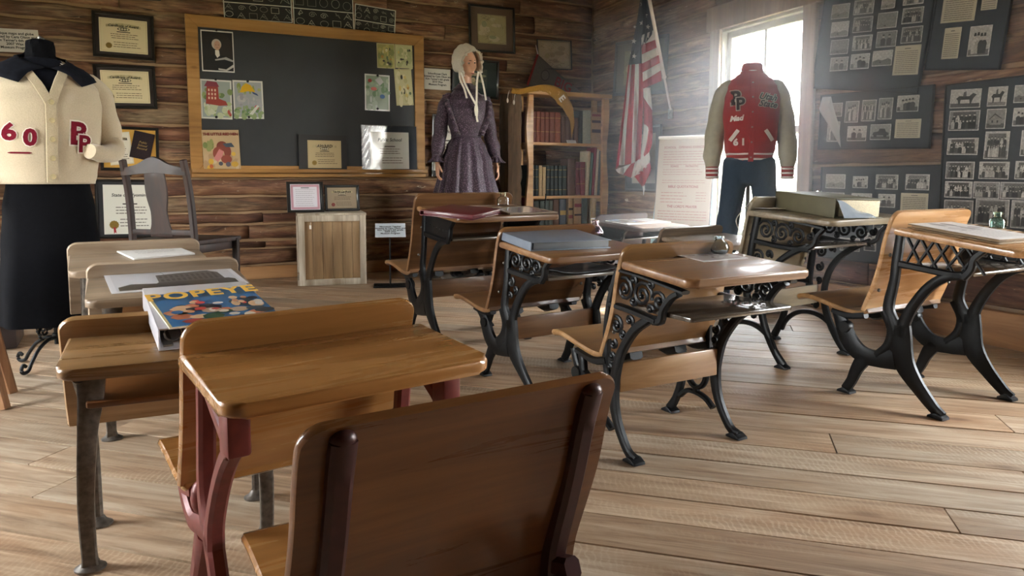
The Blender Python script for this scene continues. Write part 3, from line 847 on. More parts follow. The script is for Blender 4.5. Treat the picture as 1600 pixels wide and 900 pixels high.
def mapk(w, h, rng, base, parent, M):
    k = K(w, h, base); k.lay()
    for i in range(10):
        k.ell(rng.uniform(.15, .85), rng.uniform(.15, .85), rng.uniform(.08, .2), rng.uniform(.06, .16), rng.choice(['a39a72', 'b3a884', '8f9270', 'b9ab8c', '9c8f70']), 9); k.lay(0.0001)
    for i in range(16):
        x, y = rng.random(), rng.random(); pts = [(x, y)]
        for j in range(7):
            x = min(.97, max(.03, x + rng.uniform(-.12, .12))); y = min(.97, max(.03, y + rng.uniform(-.12, .12))); pts.append((x, y))
        k.line(pts, .0014, rng.choice(['6a5f46', '7b6b4c', '5f5a40']))
    k.lay(); k.frame(.004, .0015, '5a4f3a')
    return k.done('map', parent, M)
r, w, h = framed('large black framed old map with a wide brown mat, upper right of the chalkboard', 'back', (731, 6), (803, 13), (733, 80), .018, 'black_frame', '5e4a3a')
mapk(w * .62, h * .62, rg, 'a59a72', r, MX((0, 0, .006)))
r, w, h = framed('dark green framed picture mostly hidden behind the bonnet of the clerk mannequin', 'back', (704, 88), (777, 96), (707, 150), .02, 'black_frame', '22302a')
mapk(w * .5, h * .5, rg, '3e4a40', r, MX((0, 0, .006)))
r, w, h = framed('small thin-framed pale antique map above the grey pennant', 'back', (838, 61), (892, 64), (839, 108), .008, 'black_frame', '8f8468')
mapk(w * .88, h * .88, rg, 'b0a384', r, MX((0, 0, .006)))
r, w, h = framed('dark framed white document hidden behind the left sleeve of the purple dress', 'back', (673, 178), (730, 182), (676, 276), .014, 'black_frame', '1c1d1f')
certificate(r, -w * .1, 0, w * .7, h * .8, 'Certificate', rg, 'd0cdbf', ornament=False)
r, w, h = framed('grey framed picture on the right wall behind the flag', 'right', (962, 67), (1044, 53), (962, 150), .03, 'grey_frame', '6b6a60')
mapk(w * .62, h * .62, rg, '8c8772', r, MX((0, 0, .006)))
r, w, h = framed('dark framed pale document low on the right wall behind the flag tip', 'right', (979, 201), (1034, 194), (980, 298), .018, 'grey_frame', '3f4042')
certificate(r, 0, 0, w * .66, h * .76, 'Record', rg, 'aaa598', ornament=False)

# ---- chalkboard
M, BW, BH = wq('back', (287.5, 22), (660, 57), (299, 276.5), 0.014)
cb = thing('chalkboard', 'large wood-framed black chalkboard on the back log wall', 'chalkboard', M)
CBM = M
b = B(); b.box((0, 0, .008), (BW - .06, BH - .05, .012)); b.done('slate', MAT['slate'], cb)
bars(BW, BH, .085, .028, MAT['board_pine'], cb, 'frame', 0.0, .003)
b = B(); b.box((0, -BH / 2 + .045, .042), (BW - .0, .03, .09), .004); b.box((0, -BH / 2 + .012, .02), (BW, .03, .04), .003); b.done('chalk_ledge', MAT['board_pine'], cb)
INV = M.inverted()
def bp(px, py, d=0.034):
    """point on the board face in board coordinates"""
    p = hit(px, py, CBM @ Vector((0, 0, d)), CBM.to_3x3() @ Vector((0, 0, 1))); return INV @ p
def brect(tl, tr, bl, d=0.019):
    a, b2, c = bp(*tl, d), bp(*tr, d), bp(*bl, d)
    X = (b2 - a); rot = math.atan2(X.y, X.x)
    return CBM @ MX((*((b2 + c) / 2).xy, d), rot), X.length, (a - c).length

def magnet(px, py, label):
    p = bp(px, py, .021); b = B(); b.lathe([(.001, 0), (.009, 0), (.010, .002), (.009, .006), (.003, .0075)], 14)
    tag(b.done('round_magnet', MAT['vinyl_black'], M=CBM @ Matrix.Translation((p.x, p.y, .0203))), label, 'magnet', 'magnets on the chalkboard')

def print_thing(name, label, k, M, cat='picture', mat='ink', group=None):
    o = k.done(name, None, M, MAT[mat]); return tag(o, label, cat, group)

# portrait: a plain dark oil-style bust
M, w, h = brect((313, 46), (364, 50), (316, 111)); k = K(w, h, 'd6d2ca'); k.lay().rect(.03, .03, .97, .97, '15110d').lay()
k.ell(.62, .55, .35, .4, '221a13', 16).lay().poly([(.08, .03), (.18, .3), (.36, .42), (.7, .4), (.9, .22), (.95, .03)], '0f0d0c').lay()
k.ell(.47, .67, .15, .13, 'b7a895', 16).lay().ell(.49, .64, .1, .115, 'b98f74', 16).lay().poly([(.42, .53), (.54, .53), (.56, .4), (.48, .34), (.42, .42)], 'd8d2c6').lay()
k.poly([(.4, .3), (.75, .37), (.97, .3), (.96, .26), (.7, .31), (.42, .27)], 'a7a29a').poly([(.5, .09), (.74, .07), (.97, .2), (.97, .13), (.76, .03), (.5, .05)], 'bdb6ab').lay()
k.ell(.45, .655, .012, .01, '4b3426', 8).ell(.53, .655, .012, .01, '4b3426', 8).rect(.465, .585, .525, .594, '8a5a4a')
print_thing('portrait_print', 'dark portrait print of a white-haired man, top left of the chalkboard', k, M)

def blobs(k, rng, x0, y0, x1, y1, cols, n, r=(.03, .1)):
    for i in range(n):
        k.lay(.00006).ell(rng.uniform(x0, x1), rng.uniform(y0, y1), rng.uniform(*r), rng.uniform(*r), rng.choice(cols), rng.choice([6, 7, 9, 10]))
    return k
# house shaped like a tall red boot-like tower
M, w, h = brect((312, 123), (361, 126), (315, 185)); k = K(w, h, 'd2d0c6'); k.lay().rect(.05, .04, .95, .96, '9aa39c')
blobs(k, rg, .1, .5, .95, .75, ['7f8f5c', '8fa06c', '6f8458'], 14); blobs(k, rg, .08, .08, .92, .4, ['bcc3a0', 'a9b587', 'c9ccb0', '98a878'], 30)
k.lay().poly([(.16, .38), (.2, .84), (.56, .84), (.58, .52), (.8, .46), (.86, .36), (.6, .34)], '9c4a42').lay().poly([(.12, .82), (.22, .96), (.52, .94), (.6, .82)], '8a4550').lay()
for i in range(3):
    for j in range(3): k.rect(.24 + .1 * i, .5 + .1 * j, .29 + .1 * i, .56 + .1 * j, 'd9b9a0')
blobs(k, rg, .75, .1, .95, .2, ['a4403c', 'b86050'], 4, (.03, .06))
print_thing('storybook_print', 'storybook page with a tall red house, held by magnets at the left of the chalkboard', k, M, mat='ink_plastic')
M, w, h = brect((363, 125), (410, 127), (366, 185)); k = K(w, h, 'd2d0c6'); k.lay().rect(.05, .04, .95, .96, '9fa3a4')
blobs(k, rg, .1, .66, .95, .9, ['c2b25a', '8c9a5a', 'a0a877'], 14); blobs(k, rg, .08, .06, .92, .3, ['8d9f74', 'a3b08c', '6f8a5e'], 26); blobs(k, rg, .1, .36, .9, .6, ['a8a6a8', '9a989c', 'b4b0ae'], 16)
k.lay().poly([(.22, .68), (.3, .84), (.45, .93), (.6, .88), (.74, .7), (.5, .72)], 'd1a52c').lay().poly([(.62, .72), (.8, .66), (.84, .6), (.66, .66)], '4a5a7a').lay().ell(.76, .3, .07, .06, 'c0616a')
k.lay().poly([(.5, .12), (.62, .1), (.85, .34), (.78, .36)], 'cfd0c4')
print_thing('storybook_print', 'storybook page with a yellow umbrella on a road, beside the red house page', k, M, mat='ink_plastic')
# book: the little red hen
M, w, h = brect((315, 203), (373, 203), (319, 271), .03); k = K(w, h, 'b59a72', .012, 'cbbf9f')
blobs(k, rg, .05, .56, .3, .74, ['6f7a42', '848a50'], 8); blobs(k, rg, .05, .05, .95, .4, ['b79c78', 'a98b66', 'c2ab87'], 26)
k.lay().ell(.52, .62, .15, .12, '7d3a2a', 14).lay().ell(.40, .46, .14, .15, '8a4230', 14).ell(.66, .50, .1, .14, '7d3a2a', 12).lay().poly([(.28, .34), (.44, .56), (.56, .5), (.5, .36), (.38, .26)], 'c27a74').lay().poly([(.54, .68), (.78, .7), (.86, .6), (.62, .6)], '3f4a55')
k.lay().ell(.62, .32, .15, .1, '8a4230', 12).lay().ell(.17, .12, .09, .075, 'c9a03a', 12).ell(.2, .27, .07, .07, 'c9a03a', 12).ell(.84, .2, .1, .065, 'bf9636', 12).ell(.82, .44, .06, .05, 'cda640', 10).lay().ell(.2, .16, .05, .05, 'b0582c', 9).ell(.46, .22, .06, .05, '4a4a52', 9).ell(.66, .2, .07, .06, '54505a', 9)
o = print_thing('storybook', 'red-lettered storybook with a hen on its cover, standing on the chalkboard ledge', k, M, 'book')
text('title', 'THE LITTLE RED HEN', o, MX((0, h * .4, k.z + .0004)), w * .105, MAT['stamp_red'], bold=.0012, spacing=.95)
# clippings, top right
def clip(tl, tr, bl, label, cols, seed):
    M, w, h = brect(tl, tr, bl); k = K(w, h, 'b9b184'); q = random.Random(seed); k.lay().rect(.04, .04, .96, .96, cols[0])
    blobs(k, q, .1, .1, .9, .9, cols, 26, (.06, .16)); blobs(k, q, .15, .15, .85, .8, ['c9b36a', '3d3a30', 'd0c9a0', '5a6a4a', 'b0803a'], 12, (.03, .08))
    print_thing('picture_clipping', label, k, M, mat='ink')
clip((588, 67), (616, 69), (590, 106), 'yellow-green picture clipping at the top right of the chalkboard, left of its two neighbours', ['9c9a5e', 'b3a968', '7f8450'], 3)
clip((617, 69), (644, 71), (618, 106), 'pale green picture clipping in the top right corner of the chalkboard', ['b9bb8a', 'a5a878', 'c9c79a'], 5)
clip((617, 108), (644, 108), (618, 165), 'tall cream picture clipping low in the top right group on the chalkboard', ['c2bd8f', 'b3ac7c', 'd2cba3'], 8)
M, w, h = brect((570, 115), (609, 118), (570, 172)); k = K(w, h, 'd2d4cc'); k.lay().rect(.05, .04, .95, .96, '8fa08a')
blobs(k, rg, .1, .45, .95, .9, ['7f9878', '93a98a', 'a7b49c', '6f8a68'], 24); blobs(k, rg, .1, .08, .5, .4, ['b4bdb0', 'a3b19c'], 10)
k.lay().ell(.36, .6, .12, .05, 'b05a4a').ell(.7, .4, .1, .06, '4a6a94').ell(.2, .82, .08, .05, 'b0524a').lay().poly([(.4, .85), (.6, .95), (.75, .8), (.6, .7)], 'b8b8b4')
print_thing('storybook_print', 'green storybook page of children playing, right half of the chalkboard', k, M, mat='ink_plastic')
# award and school certificates standing on the ledge
M, w, h = brect((466, 210), (541, 212), (468, 271), .034)
r = thing('award_mount', 'dark mounted award certificate standing mid-ledge on the chalkboard', 'certificate', M)
K(w, h, '2c2a28', .006).done('mount', r); certificate(r, w * .03, 0, w * .7, h * .72, 'AWARD', rg, 'b9a67c', z=.002)
M, w, h = brect((564, 196), (650, 198), (567, 271), .034)
r = thing('wrapped_certificate', 'white public school certificate in shiny plastic wrap at the right end of the ledge', 'certificate', M)
K(w, h, '30353b', .006).done('mount', r, mat=MAT['ink_plastic'])
c = certificate(r, 0, -h * .02, w * .7, h * .78, 'Public School', rg, 'cfcdc0', z=.002, seal_c=None, ornament=False)
b = B(); rr = random.Random(5)
def wrapf(u, v):
    e = min(u, 1 - u, v, 1 - v); return ((u - .5) * w * 1.03, (v - .5) * h * 1.03, .008 + (0.006 * (1 - min(1, e * 6))) * (.5 + .5 * math.sin(u * 41 + v * 23) * math.sin(v * 57 - u * 31)) + .001 * math.sin(9 * u + 5 * v))
b.grid(wrapf, 40, 34)
m, nt, bs = newmat('film'); tr = node(nt, 'ShaderNodeBsdfTransparent'); gl = node(nt, 'ShaderNodeBsdfGlossy', {'Roughness': .12}); mx = node(nt, 'ShaderNodeMixShader', {0: .12, 1: tr.outputs[0], 2: gl.outputs[0]}); nt.links.new(mx.outputs[0], nt.nodes['Material Output'].inputs['Surface'])
b.done('plastic_wrap', MAT['film'], r)
for px, py, l in ((338, 47, 'black magnet on the top edge of the portrait print'), (337, 124, 'black magnet on the top edge of the red house page'), (338, 183, 'black magnet on the bottom edge of the red house page'),
                  (387, 127, 'black magnet on the top edge of the yellow umbrella page'), (389, 183, 'black magnet on the bottom edge of the yellow umbrella page'), (590, 118, 'black magnet on the top edge of the green page of children playing'), (590, 170, 'black magnet on the bottom edge of the green page of children playing'),
                  (545, 270, 'black magnet on the chalkboard beside the dark award mount')): magnet(px, py, l)

# ---- picture charts above the board
def chart(label, tl, tr, bl, seed, rows):
    M, w, h = wq('back', tl, tr, bl, .006); q = random.Random(seed)
    k = K(w, h, '14130f', .003); k.lay()
    k.frame(.004, .007, 'cfcbbd')
    for r0 in rows[1:-1]: k.line([(0, r0), (1, r0)], .007, 'cfcbbd')
    for r0, r1 in zip(rows, rows[1:]):
        rh = r1 - r0
        n = max(5, int(w / (rh * h) * 1.6)); 
        for i in range(n):
            for j in range(2):
                cx, cy = (i + .5) / n + q.uniform(-.01, .01), r0 + rh * (.28 + .44 * j) + q.uniform(-.02, .02); s = .34 / n; t = q.randrange(5); sy = rh * .17; c = q.choice(['8f8c80', 'a9a596', '76736a'])
                if t == 0: pts = [(cx + s * math.cos(2 * PI * a / 10), cy + sy * math.sin(2 * PI * a / 10)) for a in range(11)]
                elif t == 1: pts = [(cx - s, cy - sy), (cx + s, cy - sy), (cx + s, cy + sy), (cx - s, cy + sy), (cx - s, cy - sy)]
                elif t == 2: pts = [(cx + s * q.uniform(-1, 1), cy + sy * q.uniform(-1, 1)) for a in range(6)]
                elif t == 3: pts = [(cx - s, cy - sy), (cx, cy + sy), (cx + s, cy - sy), (cx - s * .5, cy), (cx + s * .5, cy)]
                else: pts = [(cx + s * (1 - a / 14) * math.cos(a * .9), cy + sy * (1 - a / 14) * math.sin(a * .9)) for a in range(14)]
                k.line(pts, .0035, c)
    print_thing('picture_chart', label, k, M, 'chart', group='white-on-black picture charts above the chalkboard')
chart('left white-on-black picture chart above the chalkboard', (346, -37), (454, -27), (350, 29), 1, [0, .4, 1])
chart('middle white-on-black picture chart above the chalkboard, with rows of rectangles', (456, -28), (551, -18), (459, 41), 2, [0, .42, 1])
chart('short right white-on-black picture chart above the chalkboard', (553, 5), (617, 16), (555, 50), 3, [0, .44, 1])

# ---- photo boards on the right wall
def photo_k(w, h, rng, kind):
    k = K(w, h, 'cfcdc6'); k.lay()
    bx, by = .004 / w, .004 / h
    g0 = rng.choice(['9d9b96', 'aba9a3', '8c8a86', 'b8b6b0', 'c3c1ba'])
    if kind == 'text':
        k.rect(0, 0, 1, 1, 'bdb59c'); k.lay().script(.08, .06, .92, .84, max(5, int(h / .012)), '6f6957', rng, .4, False, (.05, .15)); k.rect(.38, .88, .62, .91, '4a4538'); return k
    k.rect(bx, by, 1 - bx, 1 - by, g0).lay()
    hz = rng.uniform(.35, .6)
    k.rect(bx, by, 1 - bx, hz * .6, rng.choice(['5f5d59', '6d6b66', '4d4b48', '7a7872'])).lay()
    gs = ['1d1c1b', '2c2b29', '3f3d3a', 'c9c6be', 'b3b0a8', '55524e']
    if kind == 'group':
        k.rect(bx + .1, hz * .5, 1 - bx - .1, .92, rng.choice(['6f6d68', '5a5854', '83817b'])).lay()
        for row in range(2):
            n = rng.randint(6, 9); s = .42 / n
            for i in range(n):
                x = .1 + .8 * (i + .5) / n + rng.uniform(-.012, .012); y = .74 - row * .27 + rng.uniform(-.03, .03); c = rng.choice(gs)
                k.poly([(x - s, by + .05), (x - s * .95, y - .11), (x - s * .45, y - .04), (x + s * .45, y - .04), (x + s * .95, y - .11), (x + s, by + .05)], c).lay(.00005)
                k.ell(x, y + .02, s * .5, .065, 'b9b3a8', 9).lay(.00005).poly([(x - s * .5, y + .03), (x, y + .095), (x + s * .5, y + .03), (x + s * .4, y + .06), (x - s * .4, y + .06)], '26241f').lay(.00005)
    elif kind == 'few':
        n = rng.randint(2, 4); s = .13
        for i in range(n):
            x = .2 + .6 * (i + .5) / n; y = .66 + rng.uniform(-.06, .06); c = rng.choice(gs)
            k.poly([(x - s * .8, by + .05), (x - s, y - .2), (x - s * .4, y - .1), (x + s * .4, y - .1), (x + s, y - .2), (x + s * .8, by + .05)], c).lay(.00005)
            k.ell(x, y + .02, s * .5, .11, 'b9b3a8', 10).lay(.00005).poly([(x - s * .5, y + .03), (x - s * .3, y + .14), (x + s * .3, y + .14), (x + s * .5, y + .03)], '1f1d1a').lay(.00005)
    elif kind == 'man':
        k.poly([(.14, by), (.2, .32), (.42, .44), (.6, .44), (.82, .32), (.88, by)], '1b1a1a').lay().poly([(.42, .44), (.5, .14), (.6, .44)], 'd6d2c8').lay().poly([(.48, .4), (.5, .12), (.54, .4)], '2a2828')
        k.lay().ell(.5, .64, .17, .2, 'b0a89c', 14).lay().poly([(.33, .68), (.36, .86), (.5, .9), (.65, .86), (.67, .68), (.62, .76), (.4, .78)], '1a1816')
    elif kind == 'horse':
        k.poly([(.2, .5), (.3, .64), (.62, .62), (.74, .78), (.86, .7), (.76, .5), (.7, .2), (.66, .2), (.64, .44), (.36, .44), (.34, .18), (.29, .18), (.26, .42)], '2b2927').lay().poly([(.42, .6), (.44, .84), (.52, .88), (.54, .6)], '4a4843')
    elif kind == 'house':
        k.poly([(.2, .2), (.2, .5), (.45, .74), (.78, .52), (.78, .2)], '8b8880').lay().poly([(.14, .48), (.45, .78), (.84, .5), (.78, .5), (.45, .7), (.2, .47)], '403e3a').lay().rect(.3, .3, .38, .42, '2f2d2a').rect(.56, .3, .64, .42, '2f2d2a')
    elif kind == 'land':
        k.poly([(bx, hz * .6), (.3, hz * .85), (.5, hz * .7), (.8, hz * .95), (1 - bx, hz * .7), (1 - bx, by), (bx, by)], rng.choice(['706e69', '83817a'])).lay(); k.ell(.42, hz * .45, .06, .05, '2c2a28', 8)
    elif kind == 'car':
        k.poly([(.12, .3), (.16, .48), (.4, .54), (.46, .72), (.72, .7), (.78, .5), (.92, .44), (.9, .28)], '2e2d2b').lay().ell(.26, .28, .08, .12, '151413').ell(.74, .27, .08, .12, '151413')
    return k
KIND_WORDS = {'group': 'old group photograph', 'few': 'old photograph of a few people', 'man': 'portrait photograph of a man in a suit', 'horse': 'old photograph of horses', 'house': 'photograph of a building', 'land': 'faded landscape photograph', 'car': 'old photograph of a car', 'text': 'typed cream caption sheet'}
def photoboard(label, tl, tr, bl, photos, seed, extra=None):
    M, w, h = wq('right', tl, tr, bl, .016)
    r = thing('photo_board', label, 'photo board', M)
    q = random.Random(seed)
    K(w, h, '252b30', .008).done('backing', r, mat=MAT['ink_glossy'])
    bars(w, h, .008, .006, MAT['vinyl_black'], r, 'edge_strip', 0.0, .001)
    MI = M.inverted(); n = M.to_3x3() @ Vector((0, 0, 1)); o0 = M.translation
    for (x0, y0, x1, y1, kind) in photos:
        sl = -0.13 * (262 - (y0 + y1) / 2) / 262 if True else 0
        dy = (x1 - x0) * sl / 2
        a = MI @ hit(x0, y0 - dy, o0, n); b2 = MI @ hit(x1, y0 + dy, o0, n); c = MI @ hit(x0, y1 - dy, o0, n)
        ww, hh = (b2 - a).length, abs(a.y - c.y)
        k = photo_k(ww, hh, q, kind)
        cx, cy = (a.x + b2.x) / 2, (a.y + c.y + (b2.y - a.y)) / 2
        p = k.done('caption_sheet' if kind == 'text' else 'photograph', r, MX((cx, cy, .0022), math.atan2(b2.y - a.y, b2.x - a.x)), MAT['ink_glossy' if kind == 'text' else 'ink_photo'])
        p['label'] = KIND_WORDS[kind]
    return r, w, h
Z1 = lambda x, y: (1250 + x / 4.5, y / 4.5)
def zb(rows):
    return [(*Z1(a, b2), *Z1(c, d), k) for a, b2, c, d, k in rows]
photoboard('upper left photo board on the right wall beside the window, with rows of small photographs', (1283, -50), (1456, -74), (1281, 139),
           zb([(232, 28, 357, 130, 'land'), (389, -2, 530, 98, 'group'), (583, -25, 680, 60, 'land'), (735, -40, 880, 30, 'group'), (228, 152, 352, 258, 'land'), (384, 118, 520, 225, 'group'), (556, 86, 694, 196, 'land'), (730, 52, 878, 162, 'group'),
               (224, 278, 350, 380, 'land'), (380, 248, 516, 352, 'group'), (548, 218, 690, 330, 'few'), (724, 186, 872, 300, 'group'), (222, 402, 346, 498, 'few'), (366, 378, 498, 484, 'few'), (520, 354, 660, 462, 'land'), (680, 318, 862, 524, 'text')]), 1)
photoboard('wide photo board at mid height beside the window, its left end under torn plastic', (1280, 149), (1456, 132), (1281, 234),
           [(1290, 161, 1317, 182, 'land'), (1322, 158, 1343, 191, 'few'), (1348, 156, 1370, 189, 'group'), (1374, 153, 1396, 186, 'few'), (1403, 149, 1437, 174, 'few'), (1294, 190, 1313, 221, 'few'), (1325, 197, 1355, 220, 'few'), (1361, 194, 1393, 218, 'car'), (1400, 186, 1440, 215, 'text')], 2)
Z3 = lambda x, y: (1220 + x / 4.211, 220 + y / 4.211)
photoboard('lower photo board on the right wall behind the desk with the olive folder', (1280, 261), (1468, 257), (1282, 402),
           [(*Z3(a, b2), *Z3(c, d), k) for a, b2, c, d, k in [(300, 220, 428, 312, 'land'), (477, 233, 575, 310, 'few'), (628, 222, 775, 318, 'group'), (825, 220, 982, 322, 'group'), (295, 340, 420, 425, 'few'), (468, 345, 602, 437, 'few'), (644, 350, 756, 437, 'few'), (793, 345, 973, 480, 'text')]]
           + [(1289, 372, 1308, 389, 'few'), (1313, 372, 1344, 392, 'few'), (1351, 364, 1370, 392, 'man'), (1365, 344, 1382, 358, 'car')], 3)
photoboard('photo board cut by the top edge, with typed sheets and one portrait, furthest upper right', (1459, -70), (1580, -90), (1459, 110),
           zb([(1018, -40, 1258, 148, 'text'), (1288, -30, 1398, 66, 'text'), (1026, 194, 1144, 410, 'text'), (1206, 180, 1362, 390, 'few')]), 4)
Z6 = lambda x, y: (1440 + x / 3, 100 + y / 3)
photoboard('large photo board at the right edge of the view, behind the teal bottle', (1474, 133), (1640, 112), (1467, 396),
           [(*Z6(a, b2), *Z6(c, d), k) for a, b2, c, d, k in [(138, 118, 282, 204, 'horse'), (314, 106, 405, 196, 'horse'), (438, 98, 520, 180, 'land'), (132, 218, 275, 310, 'group'), (307, 210, 398, 302, 'house'), (432, 205, 520, 290, 'few'), (124, 347, 268, 424, 'group'), (300, 316, 414, 444, 'group'),
               (470, 310, 560, 430, 'few'), (117, 458, 250, 538, 'group'), (273, 458, 414, 538, 'group'), (442, 455, 560, 540, 'group'), (112, 550, 240, 626, 'group'), (245, 552, 368, 630, 'group'), (372, 554, 520, 632, 'group'), (108, 638, 244, 745, 'group'), (256, 634, 414, 752, 'group'), (424, 640, 560, 770, 'group')]], 5)
# torn clear plastic over the wide board's left end
pb = [o for o in bpy.data.objects if o.get('label', '').startswith('wide photo board')][0]
pm = pb.matrix_world.inverted(); n = pb.matrix_world.to_3x3() @ Vector((0, 0, 1))
P = [(pm @ hit(x, y, pb.matrix_world.translation, n)).xy for x, y in ((1286, 152), (1300, 151), (1304, 170), (1312, 195), (1315, 231), (1306, 215), (1296, 196), (1283, 176), (1281, 170))]
b = B(); cx = sum(p.x for p in P) / len(P); cy = sum(p.y for p in P) / len(P)
ring0 = [(p.x, p.y, .006) for p in P]; ring1 = [((p.x + cx) / 2, (p.y + cy) / 2, .02 + .008 * math.sin(i * 2.1)) for i, p in enumerate(P)]
b.loft([ring0, ring1], True, False, True)
m, nt, bs = newmat('torn_film'); tr = node(nt, 'ShaderNodeBsdfTransparent'); gl = node(nt, 'ShaderNodeBsdfDiffuse', {'Color': (.75, .78, .76, 1)}); mx = node(nt, 'ShaderNodeMixShader', {0: .45, 1: tr.outputs[0], 2: gl.outputs[0]}); nt.links.new(mx.outputs[0], nt.nodes['Material Output'].inputs['Surface'])
b.done('torn_plastic', MAT['torn_film'], pb)

# ---- pennants
def pennant(name, label, corners_px, d, mat, edge_mat, letters, wall='back', hoist=True):
    n = WALL[wall][2]; A = [on_wall(wall, *p, d) for p in corners_px]      # hoist top, hoist bottom, tip
    top, bot, tip = A
    X = (tip - (top + bot) / 2).normalized(); Y = n.cross(X).normalized()
    M = Matrix((X, Y, n)).transposed().to_4x4(); M.translation = (top + bot) / 2
    r = thing(name, label, 'pennant', M)
    H = (top - bot).length; L = (tip - (top + bot) / 2).length
    b = B()
    b.grid(lambda u, v: (L * u, (v - .5) * H * (1 - u * .97), .004 * math.sin(7 * u + 2 * v)), 16, 6)
    o = b.done('felt', MAT[mat], r); mo = o.modifiers.new('s', 'SOLIDIFY'); mo.thickness = .003
    b = B(); b.box((0, 0, .003), (.02, H, .006), .002); b.done('hoist_band', MAT[edge_mat], r)
    return r, L, H
r, L, H = pennant('felt_pennant', 'grey felt pennant with red edge and red letters behind the bookcase top', ((838, 84), (826, 134), (915, 152)), .03, 'pennant_grey', 'pennant_red', None)
text('lettering', 'BIG', r, MX((L * .56, -.0, .0085)), H * .42, MAT['pennant_red'], bold=.002)
k = K(H * .3, H * .34, '3a322c', .001); k.v = []; k.f = []; k.c = []; k.ell(.5, .5, .5, .5, '3a322c', 18).lay().ell(.5, .5, .42, .42, '6d6358', 18)
k.done('emblem', r, MX((L * .22, H * .02, .0075)))
b = B(); b.tube(smooth([(0, H * .5, .004), (-.03, H * .62, .01), (-.05, H * .72, .008)], 4), .004, 6); b.done('tie', MAT['flag_white'], r)
# ---------------------------------------------------------------- school desks
# canonical side profile (metres): y towards the seat side, z up
BACK = [(.092, .322), (.083, .345), (.062, .40), (.048, .445), (.034, .50), (.022, .57), (.008, .625), (-.014, .684)]
SEAT = [(.396, .322), (.375, .334), (.34, .339), (.28, .331), (.21, .316), (.15, .307), (.11, .308), (.078, .322)]

def profile_board(prof, W, t, r0=0.0, r1=0.03, nx=14, ny=7):
    """bent board: profile in y-z swept across x, with rounded corners at its two ends (r0 start, r1 end)"""
    P = smooth([Vector((p[0], p[1])) for p in prof], 5)
    S = [0.0]
    for a, c in zip(P, P[1:]): S.append(S[-1] + (c - a).length)
    L = S[-1]
    def at(s):
        s = max(0, min(L, s))
        for i in range(len(S) - 1):
            if s <= S[i + 1] + 1e-9:
                u = (s - S[i]) / max(1e-9, S[i + 1] - S[i]); p = P[i].lerp(P[i + 1], u); t_ = (P[i + 1] - P[i]).normalized(); return p, Vector((-t_.y, t_.x))
        return P[-1], Vector((0, 1))
    ss = sorted(set([0, L] + [L * i / (ny * 3) for i in range(ny * 3 + 1)] + [r0 * (1 - math.cos(PI / 2 * i / 6)) for i in range(7)] + [L - r1 * (1 - math.cos(PI / 2 * i / 6)) for i in range(7)]))
    b = B(); rings = []
    for s in ss:
        hw = W / 2
        if r0 > 0 and s < r0: hw -= r0 - math.sqrt(max(0, r0 ** 2 - (r0 - s) ** 2))
        if r1 > 0 and s > L - r1: hw -= r1 - math.sqrt(max(0, r1 ** 2 - (s - L + r1) ** 2))
        p, n = at(s)
        e = t * .35
        def q(x, o): return (x, p.x + n.x * o, p.y + n.y * o)
        ring = [q(-hw, -t / 2 + e), q(-hw + e * .7, -t / 2)] + [q(-hw + e + (2 * hw - 2 * e) * i / nx, -t / 2) for i in range(1, nx)] + [q(hw - e * .7, -t / 2), q(hw, -t / 2 + e), q(hw, t / 2 - e), q(hw - e * .7, t / 2)]
        ring += [q(hw - e - (2 * hw - 2 * e) * i / nx, t / 2) for i in range(1, nx)] + [q(-hw + e * .7, t / 2), q(-hw, t / 2 - e)]
        rings.append(ring)
    b.loft(rings)
    return b

def scroll(lst, x, y, z, r, a0, turns, t=.006):
    b = B(); lst.append(b)
    pts = spiral(y, z, r, r * .18, a0, turns, 16)
    b.tube([(x, p[0], p[1]) for p in pts], [(t, t * .8)] * len(pts), 6, up=(1, 0, 0))
    e = pts[-1]; b.ball((x, e[0], e[1]), t * 1.5, seg=8)

def foot(b, x, y, z=.0, d=1):
    b.prism([(y - .028, z + .001), (y + .028, z + .001), (y + .026, z + .009), (y + .006 * d, z + .02), (y - .006 * d, z + .02), (y - .026, z + .009)], x - .021, x + .021, 'x', .003)

